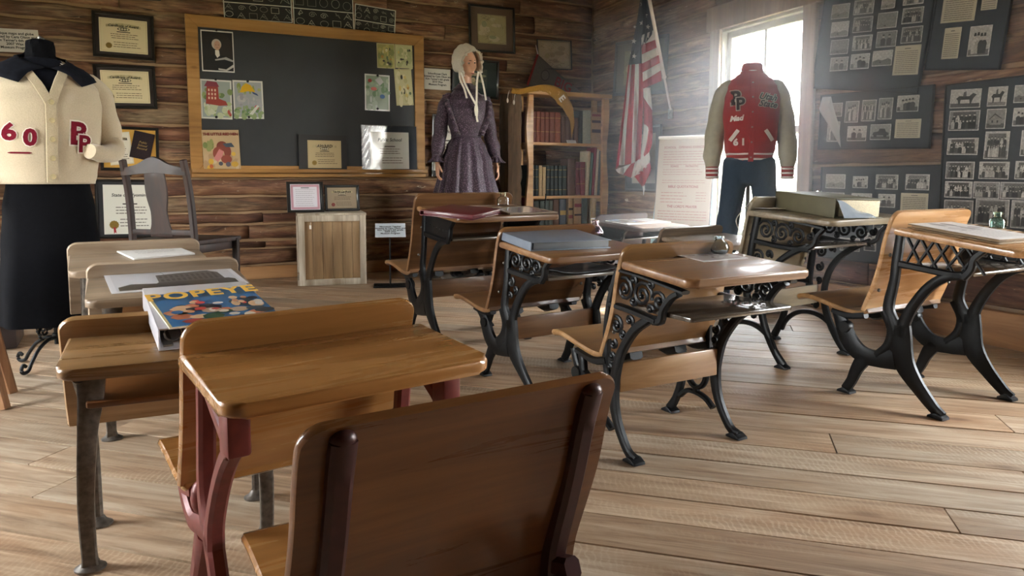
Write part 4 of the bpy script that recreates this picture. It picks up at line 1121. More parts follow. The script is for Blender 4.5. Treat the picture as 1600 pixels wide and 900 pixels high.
def frame_lattice(x, bracket='lattice'):
    b = B(); t = .022
    b.rib([(-.027, .606), (-.018, .52), (-.012, .44), (.004, .35), (-.01, .30), (-.03, .26)], [.03, .034, .034, .04, .05, .06], x, t)
    b.rib([(-.245, .487), (-.19, .475), (-.14, .44), (-.095, .38), (-.06, .31), (-.045, .25)], [.028, .032, .034, .036, .042, .06], x, t)
    b.rib([(-.03, .503), (-.14, .492), (-.25, .483)], .024, x, t)
    b.rib([(-.245, .48), (-.268, .51), (-.275, .545), (-.31, .578)], [.026, .024, .022, .02], x, t)
    b.rib([(-.02, .612), (-.16, .6), (-.32, .578)], .012, x, t * 1.3)
    b.rib([(-.045, .29), (-.05, .24), (-.052, .19), (-.075, .14), (-.12, .085), (-.175, .03), (-.205, .01)], [.07, .075, .085, .07, .05, .038, .034], x, t)
    if bracket != 'lattice': b.rib([(.205, .302), (.165, .275), (.145, .24), (.12, .19), (.08, .155), (.03, .152), (-.03, .165)], [.03, .05, .07, .075, .075, .07, .08], x, t)
    else: b.rib([(.215, .302), (.192, .27), (.172, .232), (.145, .19), (.10, .158), (.04, .152), (-.03, .165)], [.03, .05, .066, .07, .066, .06, .075], x, t)
    b.rib([(.225, .30), (.16, .292), (.09, .305)], [.02, .028, .03], x, t * 1.3)
    b.rib([(.085, .15), (.115, .1), (.135, .05), (.158, .012)], [.06, .046, .038, .036], x, t)
    b.rib([(.02, .33), (-.01, .27), (.0, .21), (.04, .165)], [.03, .03, .03, .03] if bracket == 'lattice' else [.04, .05, .06, .07], x, t)
    b.lathe([(.001, -.016), (.021, -.016), (.024, -.008), (.024, .008), (.021, .016), (.001, .016)], 18, (0, 0, 0))
    vs = b.bm.verts[-18 * 6:]
    bmesh.ops.transform(b.bm, matrix=Matrix.Translation((x, .168 if bracket == 'lattice' else .145, .247)) @ Matrix.Rotation(PI / 2, 4, 'Y'), verts=vs)
    foot(b, x, -.19); foot(b, x, .155)
    c = [B()]; c[0].rib([(-.03, .5), (-.25, .49)], .01, x, .014)
    for i in range(5):
        y = -.05 - .05 * i; c[0].rib([(y, .603 - .12 * (-.02 - y) * .9), (y - .06, .495)], .009, x, .012); c[0].rib([(y - .045, .6 - .12 * (-.02 - y) * .9), (y + .01 if y < -.06 else y, .503)], .009, x, .012)
    if bracket == 'scroll':
        c = []
        for (y, z, r, a, tn) in ((-.075, .55, .042, 0, 1.6), (-.15, .545, .042, 3, -1.7), (-.215, .535, .032, 0, 1.5), (-.112, .58, .013, 4, -1.1), (-.112, .515, .013, 1, 1.1), (-.185, .575, .012, 1, 1.1), (-.185, .505, .012, 3, -1.0), (-.045, .455, .022, 2, 1.2), (-.075, .425, .018, 5, -1.1), (-.04, .395, .014, 1, 1.0)): scroll(c, x, y, z, r, a, tn)
    if bracket == 'solid':
        b.prism([(-.03, .6), (-.3, .573), (-.268, .53), (-.25, .49), (-.03, .503)], x - .004, x + .004, 'x', .001); c = []
        for i in range(7): scroll(c, x, -.05 - .033 * i, .55 - .004 * i, .018, i, 1.2, .004)
    return b, c

def frame_scroll(x):
    b = B(); t = .022
    b.rib([(.02, .61), (.04, .565), (.066, .475), (.078, .36), (.074, .28), (.055, .21)], [.026, .026, .026, .03, .028, .034], x, t)
    b.rib([(-.12, .472), (-.055, .425), (.0, .35), (.026, .285), (.04, .2), (.02, .11), (-.03, .03), (-.07, .01)], [.03, .03, .03, .034, .042, .034, .03, .034], x, t)
    b.rib([(.06, .49), (-.04, .483), (-.15, .47)], .02, x, t * 1.2)
    b.rib([(-.135, .47), (-.165, .475), (-.175, .51), (-.205, .548), (-.235, .565)], [.03, .026, .022, .02, .018], x, t)
    b.rib([(.02, .605), (-.1, .595), (-.26, .572)], .012, x, t * 1.3)
    b.rib([(.21, .30), (.2, .26), (.195, .2), (.2, .13), (.225, .06), (.255, .012)], [.03, .03, .03, .03, .028, .034], x, t)
    b.rib([(.23, .30), (.14, .285), (.07, .3)], [.02, .026, .03], x, t * 1.3)
    b.rib([(.205, .075), (.17, .105), (.125, .11), (.08, .1), (.045, .075)], .018, x, t)
    ring = [(.125 + .045 * math.cos(PI + PI * i / 10), .19 + .06 * math.sin(PI + PI * i / 10)) for i in range(11)]
    b.rib(ring, .018, x, t); b.rib([(.125, .13), (.125, .11)], .022, x, t)
    b.rib([(.07, .235), (.12, .2), (.2, .24)], .014, x, t)
    foot(b, x, -.06); foot(b, x, .252)
    b.rib([(.25, .302), (.235, .26), (.205, .2)], [.03, .03, .03], x, t)
    b.lathe([(.001, -.016), (.022, -.016), (.026, -.008), (.026, .008), (.022, .016), (.001, .016)], 18, (0, 0, 0))
    bmesh.ops.transform(b.bm, matrix=Matrix.Translation((x, .222, .222)) @ Matrix.Rotation(PI / 2, 4, 'Y'), verts=b.bm.verts[-18 * 6:])
    c = []
    for (y, z, r, a, tn) in ((-.005, .545, .042, .5, 1.6), (-.085, .54, .044, 3.4, -1.7), (-.155, .53, .032, 0, 1.4), (-.045, .515, .018, 2, 1.1), (-.045, .58, .014, 4, -1.1), (-.12, .575, .013, 1, 1.1), (-.12, .5, .014, 3, -1.0), (.0, .4, .018, 3, 1.2), (.03, .425, .03, 1, 1.4), (-.03, .45, .018, 4, -1.2), (.045, .36, .017, 2, 1.1), (.05, .32, .014, 5, -1.1), (.058, .28, .01, 0, 1)): scroll(c, x, y, z, r, a, tn)
    return b, c

def frame_arch(x):
    b = B(); t = .022
    b.rib([(-.027, .606), (-.005, .5), (.01, .4), (.02, .3), (.0, .23)], [.03, .03, .032, .034, .034], x, t)
    b.rib([(-.27, .5), (-.2, .47), (-.13, .42), (-.08, .35), (-.06, .25), (-.08, .16), (-.13, .07), (-.18, .012)], [.026, .026, .026, .028, .03, .032, .03, .036], x, t)
    b.rib([(-.02, .505), (-.15, .49), (-.28, .487)], .02, x, t)
    b.rib([(-.26, .487), (-.3, .51), (-.315, .545), (-.345, .575)], [.022, .02, .018, .016], x, t)
    b.rib([(-.02, .612), (-.16, .6), (-.34, .575)], .012, x, t * 1.3)
    b.rib([(.2, .30), (.16, .24), (.14, .18), (.16, .1), (.205, .012)], [.03, .034, .034, .03, .036], x, t)
    b.rib([(.23, .30), (.14, .292), (.07, .305), (.01, .3)], [.02, .026, .03, .03], x, t * 1.3)
    arch = [(.01 + .155 * math.cos(PI * i / 12), .02 + .14 * math.sin(PI * i / 12)) for i in range(1, 12)]
    b.rib(arch, .022, x, t); b.rib([(-.06, .235), (.05, .23), (.15, .24)], .022, x, t)
    foot(b, x, -.175); foot(b, x, .2)
    c = []
    for (y, z, r, a, tn) in ((-.07, .553, .042, .5, 1.6), (-.15, .545, .042, 3.4, -1.7), (-.225, .535, .036, 0, 1.5), (-.11, .58, .014, 4, -1.1), (-.11, .515, .014, 1, 1.1), (-.19, .575, .012, 1, 1.1), (-.19, .505, .012, 3, -1.0), (-.28, .54, .018, 2, 1.1), (-.035, .44, .03, 1, 1.4), (-.09, .455, .018, 4, -1.2), (-.03, .37, .022, 2, 1.2), (-.03, .31, .016, 5, -1.1), (-.02, .195, .02, 0, 1.2), (.05, .2, .02, 3, -1.2), (.1, .195, .016, 1, 1.1)): scroll(c, x, y, z, r, a, tn)
    return b, c

def frame_red(x):
    b = B(); t = .03
    b.rib([(-.03, .612), (-.02, .5), (-.005, .4), (.0, .33), (-.02, .27), (-.06, .2), (-.11, .1), (-.16, .012)], [.036, .036, .036, .044, .06, .05, .04, .042], x, t)
    b.rib([(-.02, .6), (-.1, .55), (-.2, .5), (-.24, .47)], [.03, .03, .036, .04], x, t)
    b.box((x, -.24, .525), (t * 1.2, .06, .11), .006)
    b.rib([(-.23, .48), (-.17, .43), (-.11, .36), (-.06, .28), (-.05, .22)], [.04, .036, .036, .042, .05], x, t)
    b.rib([(.21, .302), (.17, .26), (.11, .23), (.04, .24), (-.03, .25)], [.03, .04, .045, .05, .06], x, t)
    b.rib([(.22, .30), (.15, .29), (.07, .305)], [.02, .028, .03], x, t * 1.2)
    b.rib([(.03, .23), (.08, .14), (.12, .07), (.15, .012)], [.06, .044, .038, .04], x, t)
    b.ball((x, .045, .30), (.02, .026, .04), seg=12)
    foot(b, x, -.17); foot(b, x, .155)
    return b, None

def frame_strap(x):
    b = B(); k = -1 if x > 0 else 1
    b.tube(smooth([(x + k * .022, -.225, .588), (x + k * .019, -.235, .5), (x + k * .01, -.235, .4), (x, -.222, .2), (x, -.205, .04), (x, -.2, .012)], 3), [(.014, .027), (.014, .023), (.014, .018), (.014, .015), (.014, .014), (.017, .017)], 8, up=(1, 0, 0), sq=.25)
    b.tube(smooth([(x, -.24, .56), (x, -.12, .45), (x, -.02, .36), (x, .03, .25), (x, .04, .1), (x, .045, .012)], 3), .011, 8)
    b.box((x, -.11, .43), (.01, .26, .03), .003)
    b.box((x, -.0, .42), (.012, .03, .3), .003)
    for y in (-.2, .045): b.lathe([(.03, .001), (.03, .006), (.018, .016), (.012, .03)], 14, (x, y, 0))
    return b, None

def strap_back(x):
    """upright cast strap screwed to the rear of a seat back"""
    b = B()
    b.rib([(-.018, .655), (.008, .57), (.03, .48), (.052, .40), (.076, .32), (.092, .25), (.09, .17), (.04, .08), (-.03, .012)], [.03, .036, .04, .042, .044, .046, .046, .042, .044], x, .036)
    b.ball((x, -.018, .657), (.0175, .016, .017), seg=14)
    b.rib([(.21, .302), (.17, .26), (.1, .23), (.03, .25)], [.03, .04, .045, .05], x, .03)
    b.rib([(.04, .24), (.09, .14), (.14, .06), (.17, .012)], [.05, .042, .036, .04], x, .03)
    foot(b, x, -.04); foot(b, x, .172)
    return b, None

DESK = {}
def desk(key, label, loc, yaw, W, sy, sz, woods, iron, style, fw=None, seat=True, top=True, shelf=True, plank=True, top_w=None, bracket='lattice', depth=.40, group=None, tilt=1.0, topz=0.0, back=None, sdz=0.0, sdy=0.0):
    """woods: (backrest, top, seat, shelf) materials"""
    M = MX((loc[0], loc[1], 0), math.radians(yaw), s=(1, 1, 1))
    r = thing('school_desk' if top else 'school_chair', label, 'school desk' if top else 'school chair', M, group)
    fw = fw or W * .86
    S = Matrix.Diagonal((1, sy, sz, 1))
    sc = lambda pr: [(p[0] * sy, p[1] * sz) for p in pr]
    o = profile_board(sc(back or BACK), W, .016, 0.0, .032).done('backrest', MAT[woods[0]], r)
    if seat: profile_board([(p[0] + sdy, p[1] + sdz) for p in sc(SEAT)], W * .96, .017, .03, 0.004).done('seat', MAT[woods[2]], r)
    for sg in (-1, 1):
        x = sg * fw / 2
        b, c = {'lattice': lambda: frame_lattice(x, bracket), 'scroll': lambda: frame_scroll(x), 'arch': lambda: frame_arch(x), 'red': lambda: frame_red(x), 'strap': lambda: frame_strap(x), 'seat': lambda: strap_back(x)}[style]()
        bmesh.ops.transform(b.bm, matrix=S, verts=b.bm.verts[:])
        f = b.done('iron_frame', MAT[iron], r)
        for cc in c or ():
            bmesh.ops.transform(cc.bm, matrix=S, verts=cc.bm.verts[:]); cc.done('scroll' if style != 'lattice' or bracket != 'lattice' else 'lattice', MAT[iron], f)
        b = B()
        for (yy, zz) in ((.066, .40), (.03, .53)) if style not in ('seat', 'strap') else ():
            b = B(); b.ball((x, yy * sy - .022, zz * sz), (.007, .005, .007), seg=8); b.done('screw', MAT['bolt'], f)
    TP = None
    if top:
        tw = top_w or W * 1.0
        y0, z0, y1, z1 = -.022 * sy, .628 * sz + topz, -.022 * sy - depth, .628 * sz - .040 * tilt * sz * depth / .36 + topz
        a = math.atan2(z0 - z1, y0 - y1)
        TM = MX((0, y0, z0), 0, a)
        L = math.hypot(y0 - y1, z0 - z1)
        b = B(); b.prism(rounded_rect(-tw / 2, -L, tw / 2, 0, .03, 6, (1, 1, 0, 0)), -.024, 0, 'z', .008, 3)
        o = b.done('desk_top', MAT[woods[1]], r, M=TM)
        if style not in ('strap', 'red'):
            b = B(); b.box((0, -.028, .0), (tw * .7, .014, .003), .001); b.done('pencil_groove', MAT[woods[0]], o)
        TP = M @ TM
        if shelf:
            z = .485 * sz; b = B()
            b.prism(rounded_rect(-fw / 2 + .012, -.27 * sy, fw / 2 - .012, -.02 * sy, .01, 2), z, z + .012, 'z', .002)
            b.done('book_shelf', MAT[woods[3]], r)
    if plank:
        b = B(); yk = {'scroll': .03, 'arch': -.03}.get(style, -.045); b.box((0, yk * sy, .25 * sz), (fw - .02, .016, .085), .003); b.done('foot_rail', MAT[woods[0]], r)
    if seat and style in ('lattice', 'scroll', 'arch'):
        for sg in (-1, 1):
            b = B(); b.rib([(.2 * sy, .297 * sz), (.13 * sy, .285 * sz), (.08 * sy, .3 * sz)], [.02, .035, .03], sg * fw * .22, .05); b.done('seat_hinge', MAT[iron], r)
    DESK[key] = (r, TP, W)
    return r

W4 = lambda a, b_=None, c=None, d='shelf_gloss': (a, b_ or a, c or a, d)
desk('E', 'light orange desk with lattice iron frame at the right edge, an old magazine on it', (2.595, 1.635), 1.5, .475, 1, 1, W4('pale_orange', 'pale_orange', 'golden'), 'iron', 'lattice', fw=.43, plank=False, depth=.41, top_w=.49)
desk('D', 'grey-brown desk with arched scroll iron frame under the window, olive folder on it', (2.64, 2.335), 6, .50, 1, 1.045, W4('greyed'), 'iron', 'arch', fw=.455, depth=.40, top_w=.58, tilt=.55, topz=.005)
desk('C', 'golden brown desk with scrolled iron frame, a round blue glass bottle on it', (1.448, 1.668), 2, .435, .95, .89, W4('golden', 'oiled', 'golden'), 'iron', 'scroll', fw=.405, depth=.27, top_w=.455, tilt=.8, topz=.01)
desk('B', 'brown iron-framed desk carrying the large grey binder, middle of its row', (1.50, 2.50), 6, .48, .95, .887, W4('oiled'), 'iron', 'lattice', fw=.41, bracket='scroll', depth=.33, top_w=.49)
desk('A', 'tall brown iron-framed desk before the purple dress, a red binder on it', (1.515, 3.33), 4, .55, 1.05, 1.05, W4('oiled'), 'iron', 'lattice', fw=.46, bracket='solid', depth=.42, top_w=.54, tilt=.7)
desk('G', 'small grey-brown desk just left of the jeans mannequin, mostly hidden', (2.80, 3.12), 8, .52, .8, .77, W4('weathered'), 'iron', 'lattice', depth=.34)
desk('F', 'dark desk with an open magazine on it, before the printed easel board', (3.05, 4.10), 12, .53, .8, .80, ('chair_dark', 'chair_dark', 'chair_dark', 'shelf_gloss'), 'iron', 'lattice', depth=.36, bracket='solid', tilt=.8)
desk('R', 'glossy orange wood desk with red iron frame, closest desk to the viewer', (.295, 1.335), 9, .435, .72, .82, W4('varnished'), 'iron_red', 'red', fw=.37, depth=.25, plank=False, shelf=False, top_w=.45, topz=-.003)
desk('S', 'glossy brown wooden school chair seen from behind, closest to the viewer', (.42, .893), 4.4, .495, .85, .733, W4('varnished_dark', None, 'varnished'), 'iron_maroon', 'seat', fw=.385, top=False, plank=False, sdz=-.045, sdy=.05, back=[(.13, .10), (.124, .18), (.114, .25), (.1, .30), (.083, .35), (.066, .40), (.048, .455), (.034, .51), (.022, .57), (.008, .625), (-.014, .684)])
desk('M', 'worn yellow-brown desk with steel strap legs carrying the white binder', (.10, 1.835), -3, .455, .86, .72, W4('honey', 'honey', 'honey', 'varnished_dark'), 'iron_grey', 'strap', fw=.345, seat=False, plank=False, depth=.23, top_w=.415)
desk('N', 'weathered grey desk with a school building picture on it, second of the left row', (.13, 2.69), 1, .46, .95, .76, W4('weathered', 'weathered', 'weathered', 'varnished_dark'), 'iron_grey', 'strap', fw=.36, seat=False, plank=False, depth=.33, top_w=.46, tilt=.9)
desk('O', 'weathered grey desk with white sheets on it, the farthest of the left row', (.055, 3.30), 3, .475, .9, .79, W4('weathered', 'weathered', 'weathered', 'varnished_dark'), 'iron_grey', 'strap', fw=.38, seat=False, plank=False, depth=.34, top_w=.47, tilt=.9)
# ---------------------------------------------------------------- things lying on the desks
def dplane(key, lift=0.0):
    TP = DESK[key][1]; n = TP.to_3x3() @ Vector((0, 0, 1)); return TP.translation + n * lift, n
def dplace(key, tl, tr, bl, lift=0.0):
    """rectangle on a desk top from three of its corners: far left, far right, near left -> placement matrix, width, depth"""
    p, n = dplane(key, lift)
    a, b2, c = (hit(*q, p, n) for q in (tl, tr, bl))
    X = (b2 - a).normalized(); Y = n.cross(X).normalized()
    M = Matrix((X, Y, n)).transposed().to_4x4(); M.translation = (b2 + c) / 2
    return M, (b2 - a).length, abs((a - c).dot(Y))
def dpoint(key, px, py, lift=0.0):
    p, n = dplane(key, lift); return hit(px, py, p, n)

BOTTLE = {'square': [(.001, 0), (.021, 0), (.024, .003), (.024, .026), (.021, .031), (.011, .037), (.0105, .044), (.0135, .045), (.0135, .051), (.010, .052), (.0085, .051), (.0085, .036), (.018, .029), (.021, .025), (.021, .006), (.001, .005)],
          'cone': [(.001, 0), (.024, 0), (.027, .004), (.026, .012), (.02, .024), (.013, .031), (.0105, .034), (.0105, .040), (.014, .041), (.014, .048), (.010, .049), (.0085, .048), (.0085, .034), (.017, .024), (.023, .012), (.023, .006), (.001, .005)],
          'round': [(.001, 0), (.017, 0), (.024, .005), (.028, .014), (.028, .024), (.023, .034), (.014, .041), (.0125, .045), (.015, .046), (.015, .054), (.011, .055), (.0095, .054), (.0095, .042), (.02, .033), (.025, .023), (.025, .014), (.016, .005), (.001, .005)]}
def bottle(key, px, py, kind, mat, label, s=1.0, n=24):
    p = dpoint(key, px, py, .0008)
    b = B(); b.lathe([(r * s, z * s) for r, z in BOTTLE[kind]], n)
    o = b.done('ink_bottle', MAT[mat], M=MX(p, .4), angle=50); return tag(o, label, 'bottle')
def sheet_stack(key, tl, tr, bl, label, t, draw=None, name='paper_sheet', cat='paper', mat='ink', base='d8d6d2', lift=.0006):
    M, w, h = dplace(key, tl, tr, bl, lift + t)
    k = K(w, h, base, t)
    if draw: draw(k, w, h)
    return tag(k.done(name, None, M, MAT[mat]), label, cat), M, w, h

q = random.Random(31)
def d_sheet(k, w, h): k.lay().script(.18, .3, .85, .82, 6, 'a9a8a8', q, .25)
sheet_stack('O', (184, 386), (274, 379), (196, 405), 'small stack of white written sheets on the farthest desk of the left row', .006, d_sheet)
def d_school(k, w, h):
    k.lay().rect(.04, .04, .96, .96, 'c3c5cb').lay()
    k.poly([(.06, .06), (.06, .2), (.16, .3), (.34, .26), (.36, .3), (.9, .3), (.94, .24), (.94, .06)], '2e2f32').lay()
    k.poly([(.36, .28), (.37, .58), (.8, .66), (.86, .58), (.87, .28)], '57585a').lay().poly([(.37, .56), (.79, .64), (.8, .68), (.37, .6)], '2b2b2e')
    for r in range(2):
        for i in range(11): k.rect(.385 + .042 * i, .32 + .14 * r, .408 + .042 * i, .41 + .14 * r + .004 * i, '222325')
    k.line([(.44, .6), (.40, .92)], .0016, '3a3a3c')
sheet_stack('N', (161, 423), (352, 411), (172, 459), 'laminated black-and-white picture of a school building on a weathered grey desk', .0015, d_school, 'laminated_photograph', 'photograph', 'ink_glossy', 'd6d6da')

# white binder with a comic on top, resting on the rail of the worn desk
pA = dpoint('M', 248, 549, .001)
Rm = DESK['M'][0]
railz = .684 * .72 + .001
th = 0.17
BM = Matrix.Translation(pA) @ Euler((th, 0, math.radians(4))).to_matrix().to_4x4()
r = thing('ring_binder', 'white ring binder under a colourful comic on the worn yellow-brown desk', 'binder', BM)
bw, bl_, bt = .232, .285, .048
b = B(); b.box((.0015, bl_ / 2, bt / 2), (.003, bl_, bt), .001); b.box((bw / 2, bl_ / 2, bt - .0015), (bw, bl_, .003), .001); b.box((bw / 2, bl_ / 2, .0015), (bw, bl_, .003), .001); b.done('cover', MAT['vinyl_white'], r)
b = B(); b.box((bw / 2 + .03, bl_ / 2 + .002, bt / 2 - .004), (bw - .08, bl_ - .03, bt - .02), .002); b.done('pages', MAT['vinyl_black'], r)
b = B()
for yy in (.035, .14, .25): b.tube([(.032 + .017 * math.cos(a * PI / 6), yy, bt / 2 + .017 * math.sin(a * PI / 6)) for a in range(12)], .0022, 6, closed=True)
b.box((.02, bl_ / 2, .006), (.02, bl_ - .02, .004), .001); b.done('rings', MAT['steel'], r)
cmM = BM @ MX((0, 0, bt + .0005)); cn = cmM.to_3x3() @ Vector((0, 0, 1))
a, b2, c = (hit(*p, cmM.translation, cn) for p in ((229, 465), (385, 454), (281, 503)))
X = ((b2 - a).normalized() + (a - c).normalized().cross(cn) * .7).normalized(); Y = cn.cross(X); h = (a - c).dot(Y) * 1.2; w = (b2 - a).length * 1.04
M = Matrix((X, Y, cn)).transposed().to_4x4(); M.translation = a + X * w / 2 - Y * h / 2 + cn * .004
k = K(w, h, '3f76a8', .004, 'd9d0b8'); k.lay().rect(.0, .0, .025, 1, 'd8c690')
blobs(k, q, .08, .05, .95, .55, ['2f4f3c', '23202a', 'b8a28a', 'c77a5a', 'd9b48c', '3b3f46', 'a5443c', 'd4cbb8', '44545c'], 34, (.04, .11))
blobs(k, q, .08, .3, .95, .66, ['d9b48c', 'c9916c', 'c74a46', '2b2c3a', 'd8d2c6', '3f76a8'], 22, (.025, .06))
cm = tag(k.done('comic_book', None, M, MAT['ink_glossy']), 'colourful comic book with yellow lettering lying on the white binder', 'comic')
text('title', 'POPEYE', cm, MX((.0, h * .355, k.z + .0004)), h * .3, MAT['text_yellow'], bold=.002, spacing=1.1)

def slab_book(key, tl, tr, bl, t, label, cover, edge='page_edge', name='ring_binder', cat='binder', lift=.001, spine=True):
    """closed binder or book lying on a desk; local x right, y away"""
    M, w, h = dplace(key, tl, tr, bl, lift + t)
    r = thing(name, label, cat, M @ MX((0, 0, -t)))
    b = B(); b.box((0, 0, t - .0015), (w, h, .003), .001); b.box((0, 0, .0015), (w, h, .003), .001)
    if spine: b.box((-w / 2 + .0015, 0, t / 2), (.003, h, t), .001)
    b.done('cover', MAT[cover], r)
    b = B(); b.box((.004, .001, t / 2), (w - .022, h - .012, t - .007), .001); b.done('pages', MAT[edge], r)
    return r, M, w, h
slab_book('A', (662, 315), (738, 322), (705, 333), .022, 'thin dark red binder lying on the tall desk before the purple dress', 'vinyl_red', 'vinyl_red')
M, w, h = dplace('A', (764, 324), (835, 322), (788, 334), .008)
r = thing('writing_slate', 'pale writing slate with glossy surface on the tall desk, right of the red binder', 'slate', M)
bars(w, h, .012, .007, MAT['weathered'], r, 'frame', -.006, .001); K(w - .02, h - .02, 'b9bcc0', .004).done('slate_face', r, mat=MAT['ink_plastic'])
bottle('A', 786, 321, 'square', 'glass_clear', 'small clear glass bottle on the tall desk before the purple dress', 1.25)
r, M, w, h = slab_book('B', (785, 361), (904, 358), (825, 379), .032, 'large worn grey binder lying across the middle desk, its pages uneven', 'vinyl_grey', 'sheet_grey')
b = B()
for i in (0, 1, 2): b.tube([(-w / 2 + .02 + .011 * math.cos(a * PI / 6), (-.35 + .35 * i) * h, .016 + .011 * math.sin(a * PI / 6)) for a in range(12)], .002, 6, closed=True)
b.done('rings', MAT['steel'], r)
bottle('B', 930, 367, 'cone', 'glass_lilac', 'small lilac-tinted glass bottle beside the large grey binder', 1.25)
def d_print(k, w, h):
    k.lay().rect(.06, .06, .94, .94, 'a6a09c'); blobs(k, q, .12, .12, .88, .88, ['3d3733', '6b625c', 'c9c5c0', '8a7f78', 'd5d2ce', '4e4742'], 26, (.04, .1))
sheet_stack('C', (1041, 394), (1108, 389), (1098, 409), 'printed picture sheet on the golden brown desk in front of the round bottle', .0012, d_print, 'picture_sheet', 'picture', 'ink_glossy', 'cfccc8')
bottle('C', 1124, 397, 'round', 'glass_blue', 'round pale blue glass bottle on the golden brown desk', 1.0)
# folder, clear sleeve and papers on the desk under the window
pD = dpoint('D', 1303, 341, .001); pE = dpoint('D', 1210, 326, .001); p0, n = dplane('D')
Y = (pE - pD).normalized(); X = Y.cross(n).normalized(); M = Matrix((X, Y, n)).transposed().to_4x4(); M.translation = pD
r = thing('lever_folder', 'thick olive folder lying under the window with its spine toward the room', 'folder', M)
Lf = (pE - pD).length; t = .078
b = B(); b.box((.002, Lf / 2, t / 2), (.004, Lf, t), .001); b.box((.12, Lf / 2, t - .002), (.24, Lf, .004), .001); b.box((.12, Lf / 2, .002), (.24, Lf, .004), .001); b.done('cover', MAT['vinyl_olive'], r)
b = B(); b.box((.125, Lf / 2, t / 2), (.2, Lf - .012, t - .012), .002); b.done('pages', MAT['page_edge'], r)
b = B(); b.grid(lambda u, v: (.004 + .2 * u, -.001 - .05 * v * (1 - u * .8), .070 * (1 - u) * (1 - .95 * v) + .003 + .005 * math.sin(9 * u + 4 * v) * (1 - v)), 16, 8)
tag(b.done('clear_sleeve', MAT['ink_plastic'] if False else MAT['plastic_sheet'] if 'plastic_sheet' in MAT else MAT['vinyl_white'], M=M), 'crumpled clear plastic sleeve spilling from the front of the olive folder', 'sleeve')
def curled(label, M, w, h, amp, mat='paper_white', name='curled_sheet'):
    b = B(); b.grid(lambda u, v: ((u - .5) * w, (v - .5) * h, .001 + amp * (2 * u - 1) ** 2 + amp * .3 * math.sin(5 * v + 3 * u) ** 2), 14, 8)
    o = b.done(name, MAT[mat], M=M); mo = o.modifiers.new('s', 'SOLIDIFY'); mo.thickness = .0012; mo.offset = 1; return tag(o, label, 'paper')
p = dpoint('D', 1326, 327, .002); curled('curled cream paper sheet on the desk right of the olive folder', MX(p, .5), .16, .12, .022, 'page_edge')
p = dpoint('D', 1196, 326, .002); curled('white paper sheet sticking out behind the olive folder', MX(p, .3), .13, .16, .004, 'paper_white')
bottle('D', 1279, 312, 'cone', 'glass_clear', 'tiny clear glass bottle behind the olive folder under the photo board', 1.0)
r, M, w, h = slab_book('E', (1432, 349), (1498, 346), (1548, 376), .014, 'old closed magazine with brown page edges on the light orange desk', 'paper_old' if 'paper_old' in MAT else 'page_edge', 'paper_old' if 'paper_old' in MAT else 'page_edge', 'old_magazine', 'magazine', spine=False)
k = K(w * .98, h * .98, 'b3aca6', .0006); k.lay().script(.1, .1, .9, .5, 7, '8b837c', q, .3); blobs(k, q, .15, .55, .85, .92, ['8d8682', 'a39b96', '7c7570'], 9, (.05, .12))
k.done('cover_print', r, MX((0, 0, .0152)))
bottle('E', 1558, 357, 'square', 'glass_teal', 'teal glass ink bottle on the light orange desk beside the old magazine', 1.15, 8)
def d_mag(k, w, h):
    k.lay().rect(.03, .1, .5, .96, '8fa5c0'); blobs(k, q, .05, .1, .48, .6, ['6e6258', '9a8f80', '4d463f', 'b9b0a0'], 14, (.05, .12)); k.lay().poly([(.47, .05), (.53, .05), (.53, .98), (.47, .98)], '7c3a40').lay(); k.script(.56, .1, .95, .92, 12, '9c9a98', q, .3)
sheet_stack('F', (938, 340), (1003, 337), (966, 351), 'open magazine with a blue picture page on the dark desk', .005, d_mag, 'open_magazine', 'magazine', 'ink_glossy', 'd2cfca')
# curled grey sheet on the middle desk's book shelf
rb = DESK['B'][0].matrix_world
curled('curled dark grey sheet lying on the book shelf under the grey binder', rb @ MX((.02, -.145, .485 * .887 + .013), .1), .30, .2, .012, 'sheet_grey', 'curled_sheet')
# ---------------------------------------------------------------- bookcase and books
BY = 5.45                                      # front plane of the bookcase
bx = lambda px, py: on_y(px, py, BY)
xl, xr = bx(829, 220).x, bx(946, 220).x
zt, z1_, z2_ = bx(880, 147).z, bx(880, 223).z, bx(880, 306).z
z3_ = z2_ - (z1_ - z2_) * 1.0
bc = thing('bookcase', 'open pine bookcase with wavy rough edges in the corner, full of old books', 'bookcase', MX((0, 0, 0)))
rw = random.Random(2)
for nm, xx in (('left', xl), ('right', xr)):
    b = B(); n = 16; pts = []
    L_, R_ = [], []
    for i in range(n + 1):
        z = (zt - .02) * i / n; e = .012 * math.sin(z * 9 + (0 if nm == 'left' else 2)) + rw.uniform(-.003, .003); L_.append((xx - .028 + (e if nm == 'left' else 0), z)); R_.append((xx + .028 + (0 if nm == 'left' else e), z))
    b.prism(L_ + R_[::-1], BY, BY + .03, 'y', .003)
    b.done('upright', MAT['shelf_pine'], bc)
    b = B(); b.box((xx, BY + .185, zt / 2), (.05, .03, zt - .03), .003); b.done('upright', MAT['shelf_pine'], bc)
    for zz in (z1_, z2_, z3_):
        b = B(); b.box((xx + (.02 if nm == 'left' else -.02), BY + .1, zz - .04), (.02, .17, .035), .002); b.done('cleat', MAT['shelf_pine'], bc)
b = B(); b.box(((xl + xr) / 2, BY + .095, zt), (xr - xl + .09, .25, .035), .004); b.done('top_board', MAT['shelf_pine'], bc)
for zz in (z1_, z2_, z3_):
    b = B(); b.box(((xl + xr) / 2, BY + .105, zz - .012), (xr - xl - .045, .17, .024), .003); b.done('shelf', MAT['shelf_pine'], bc)

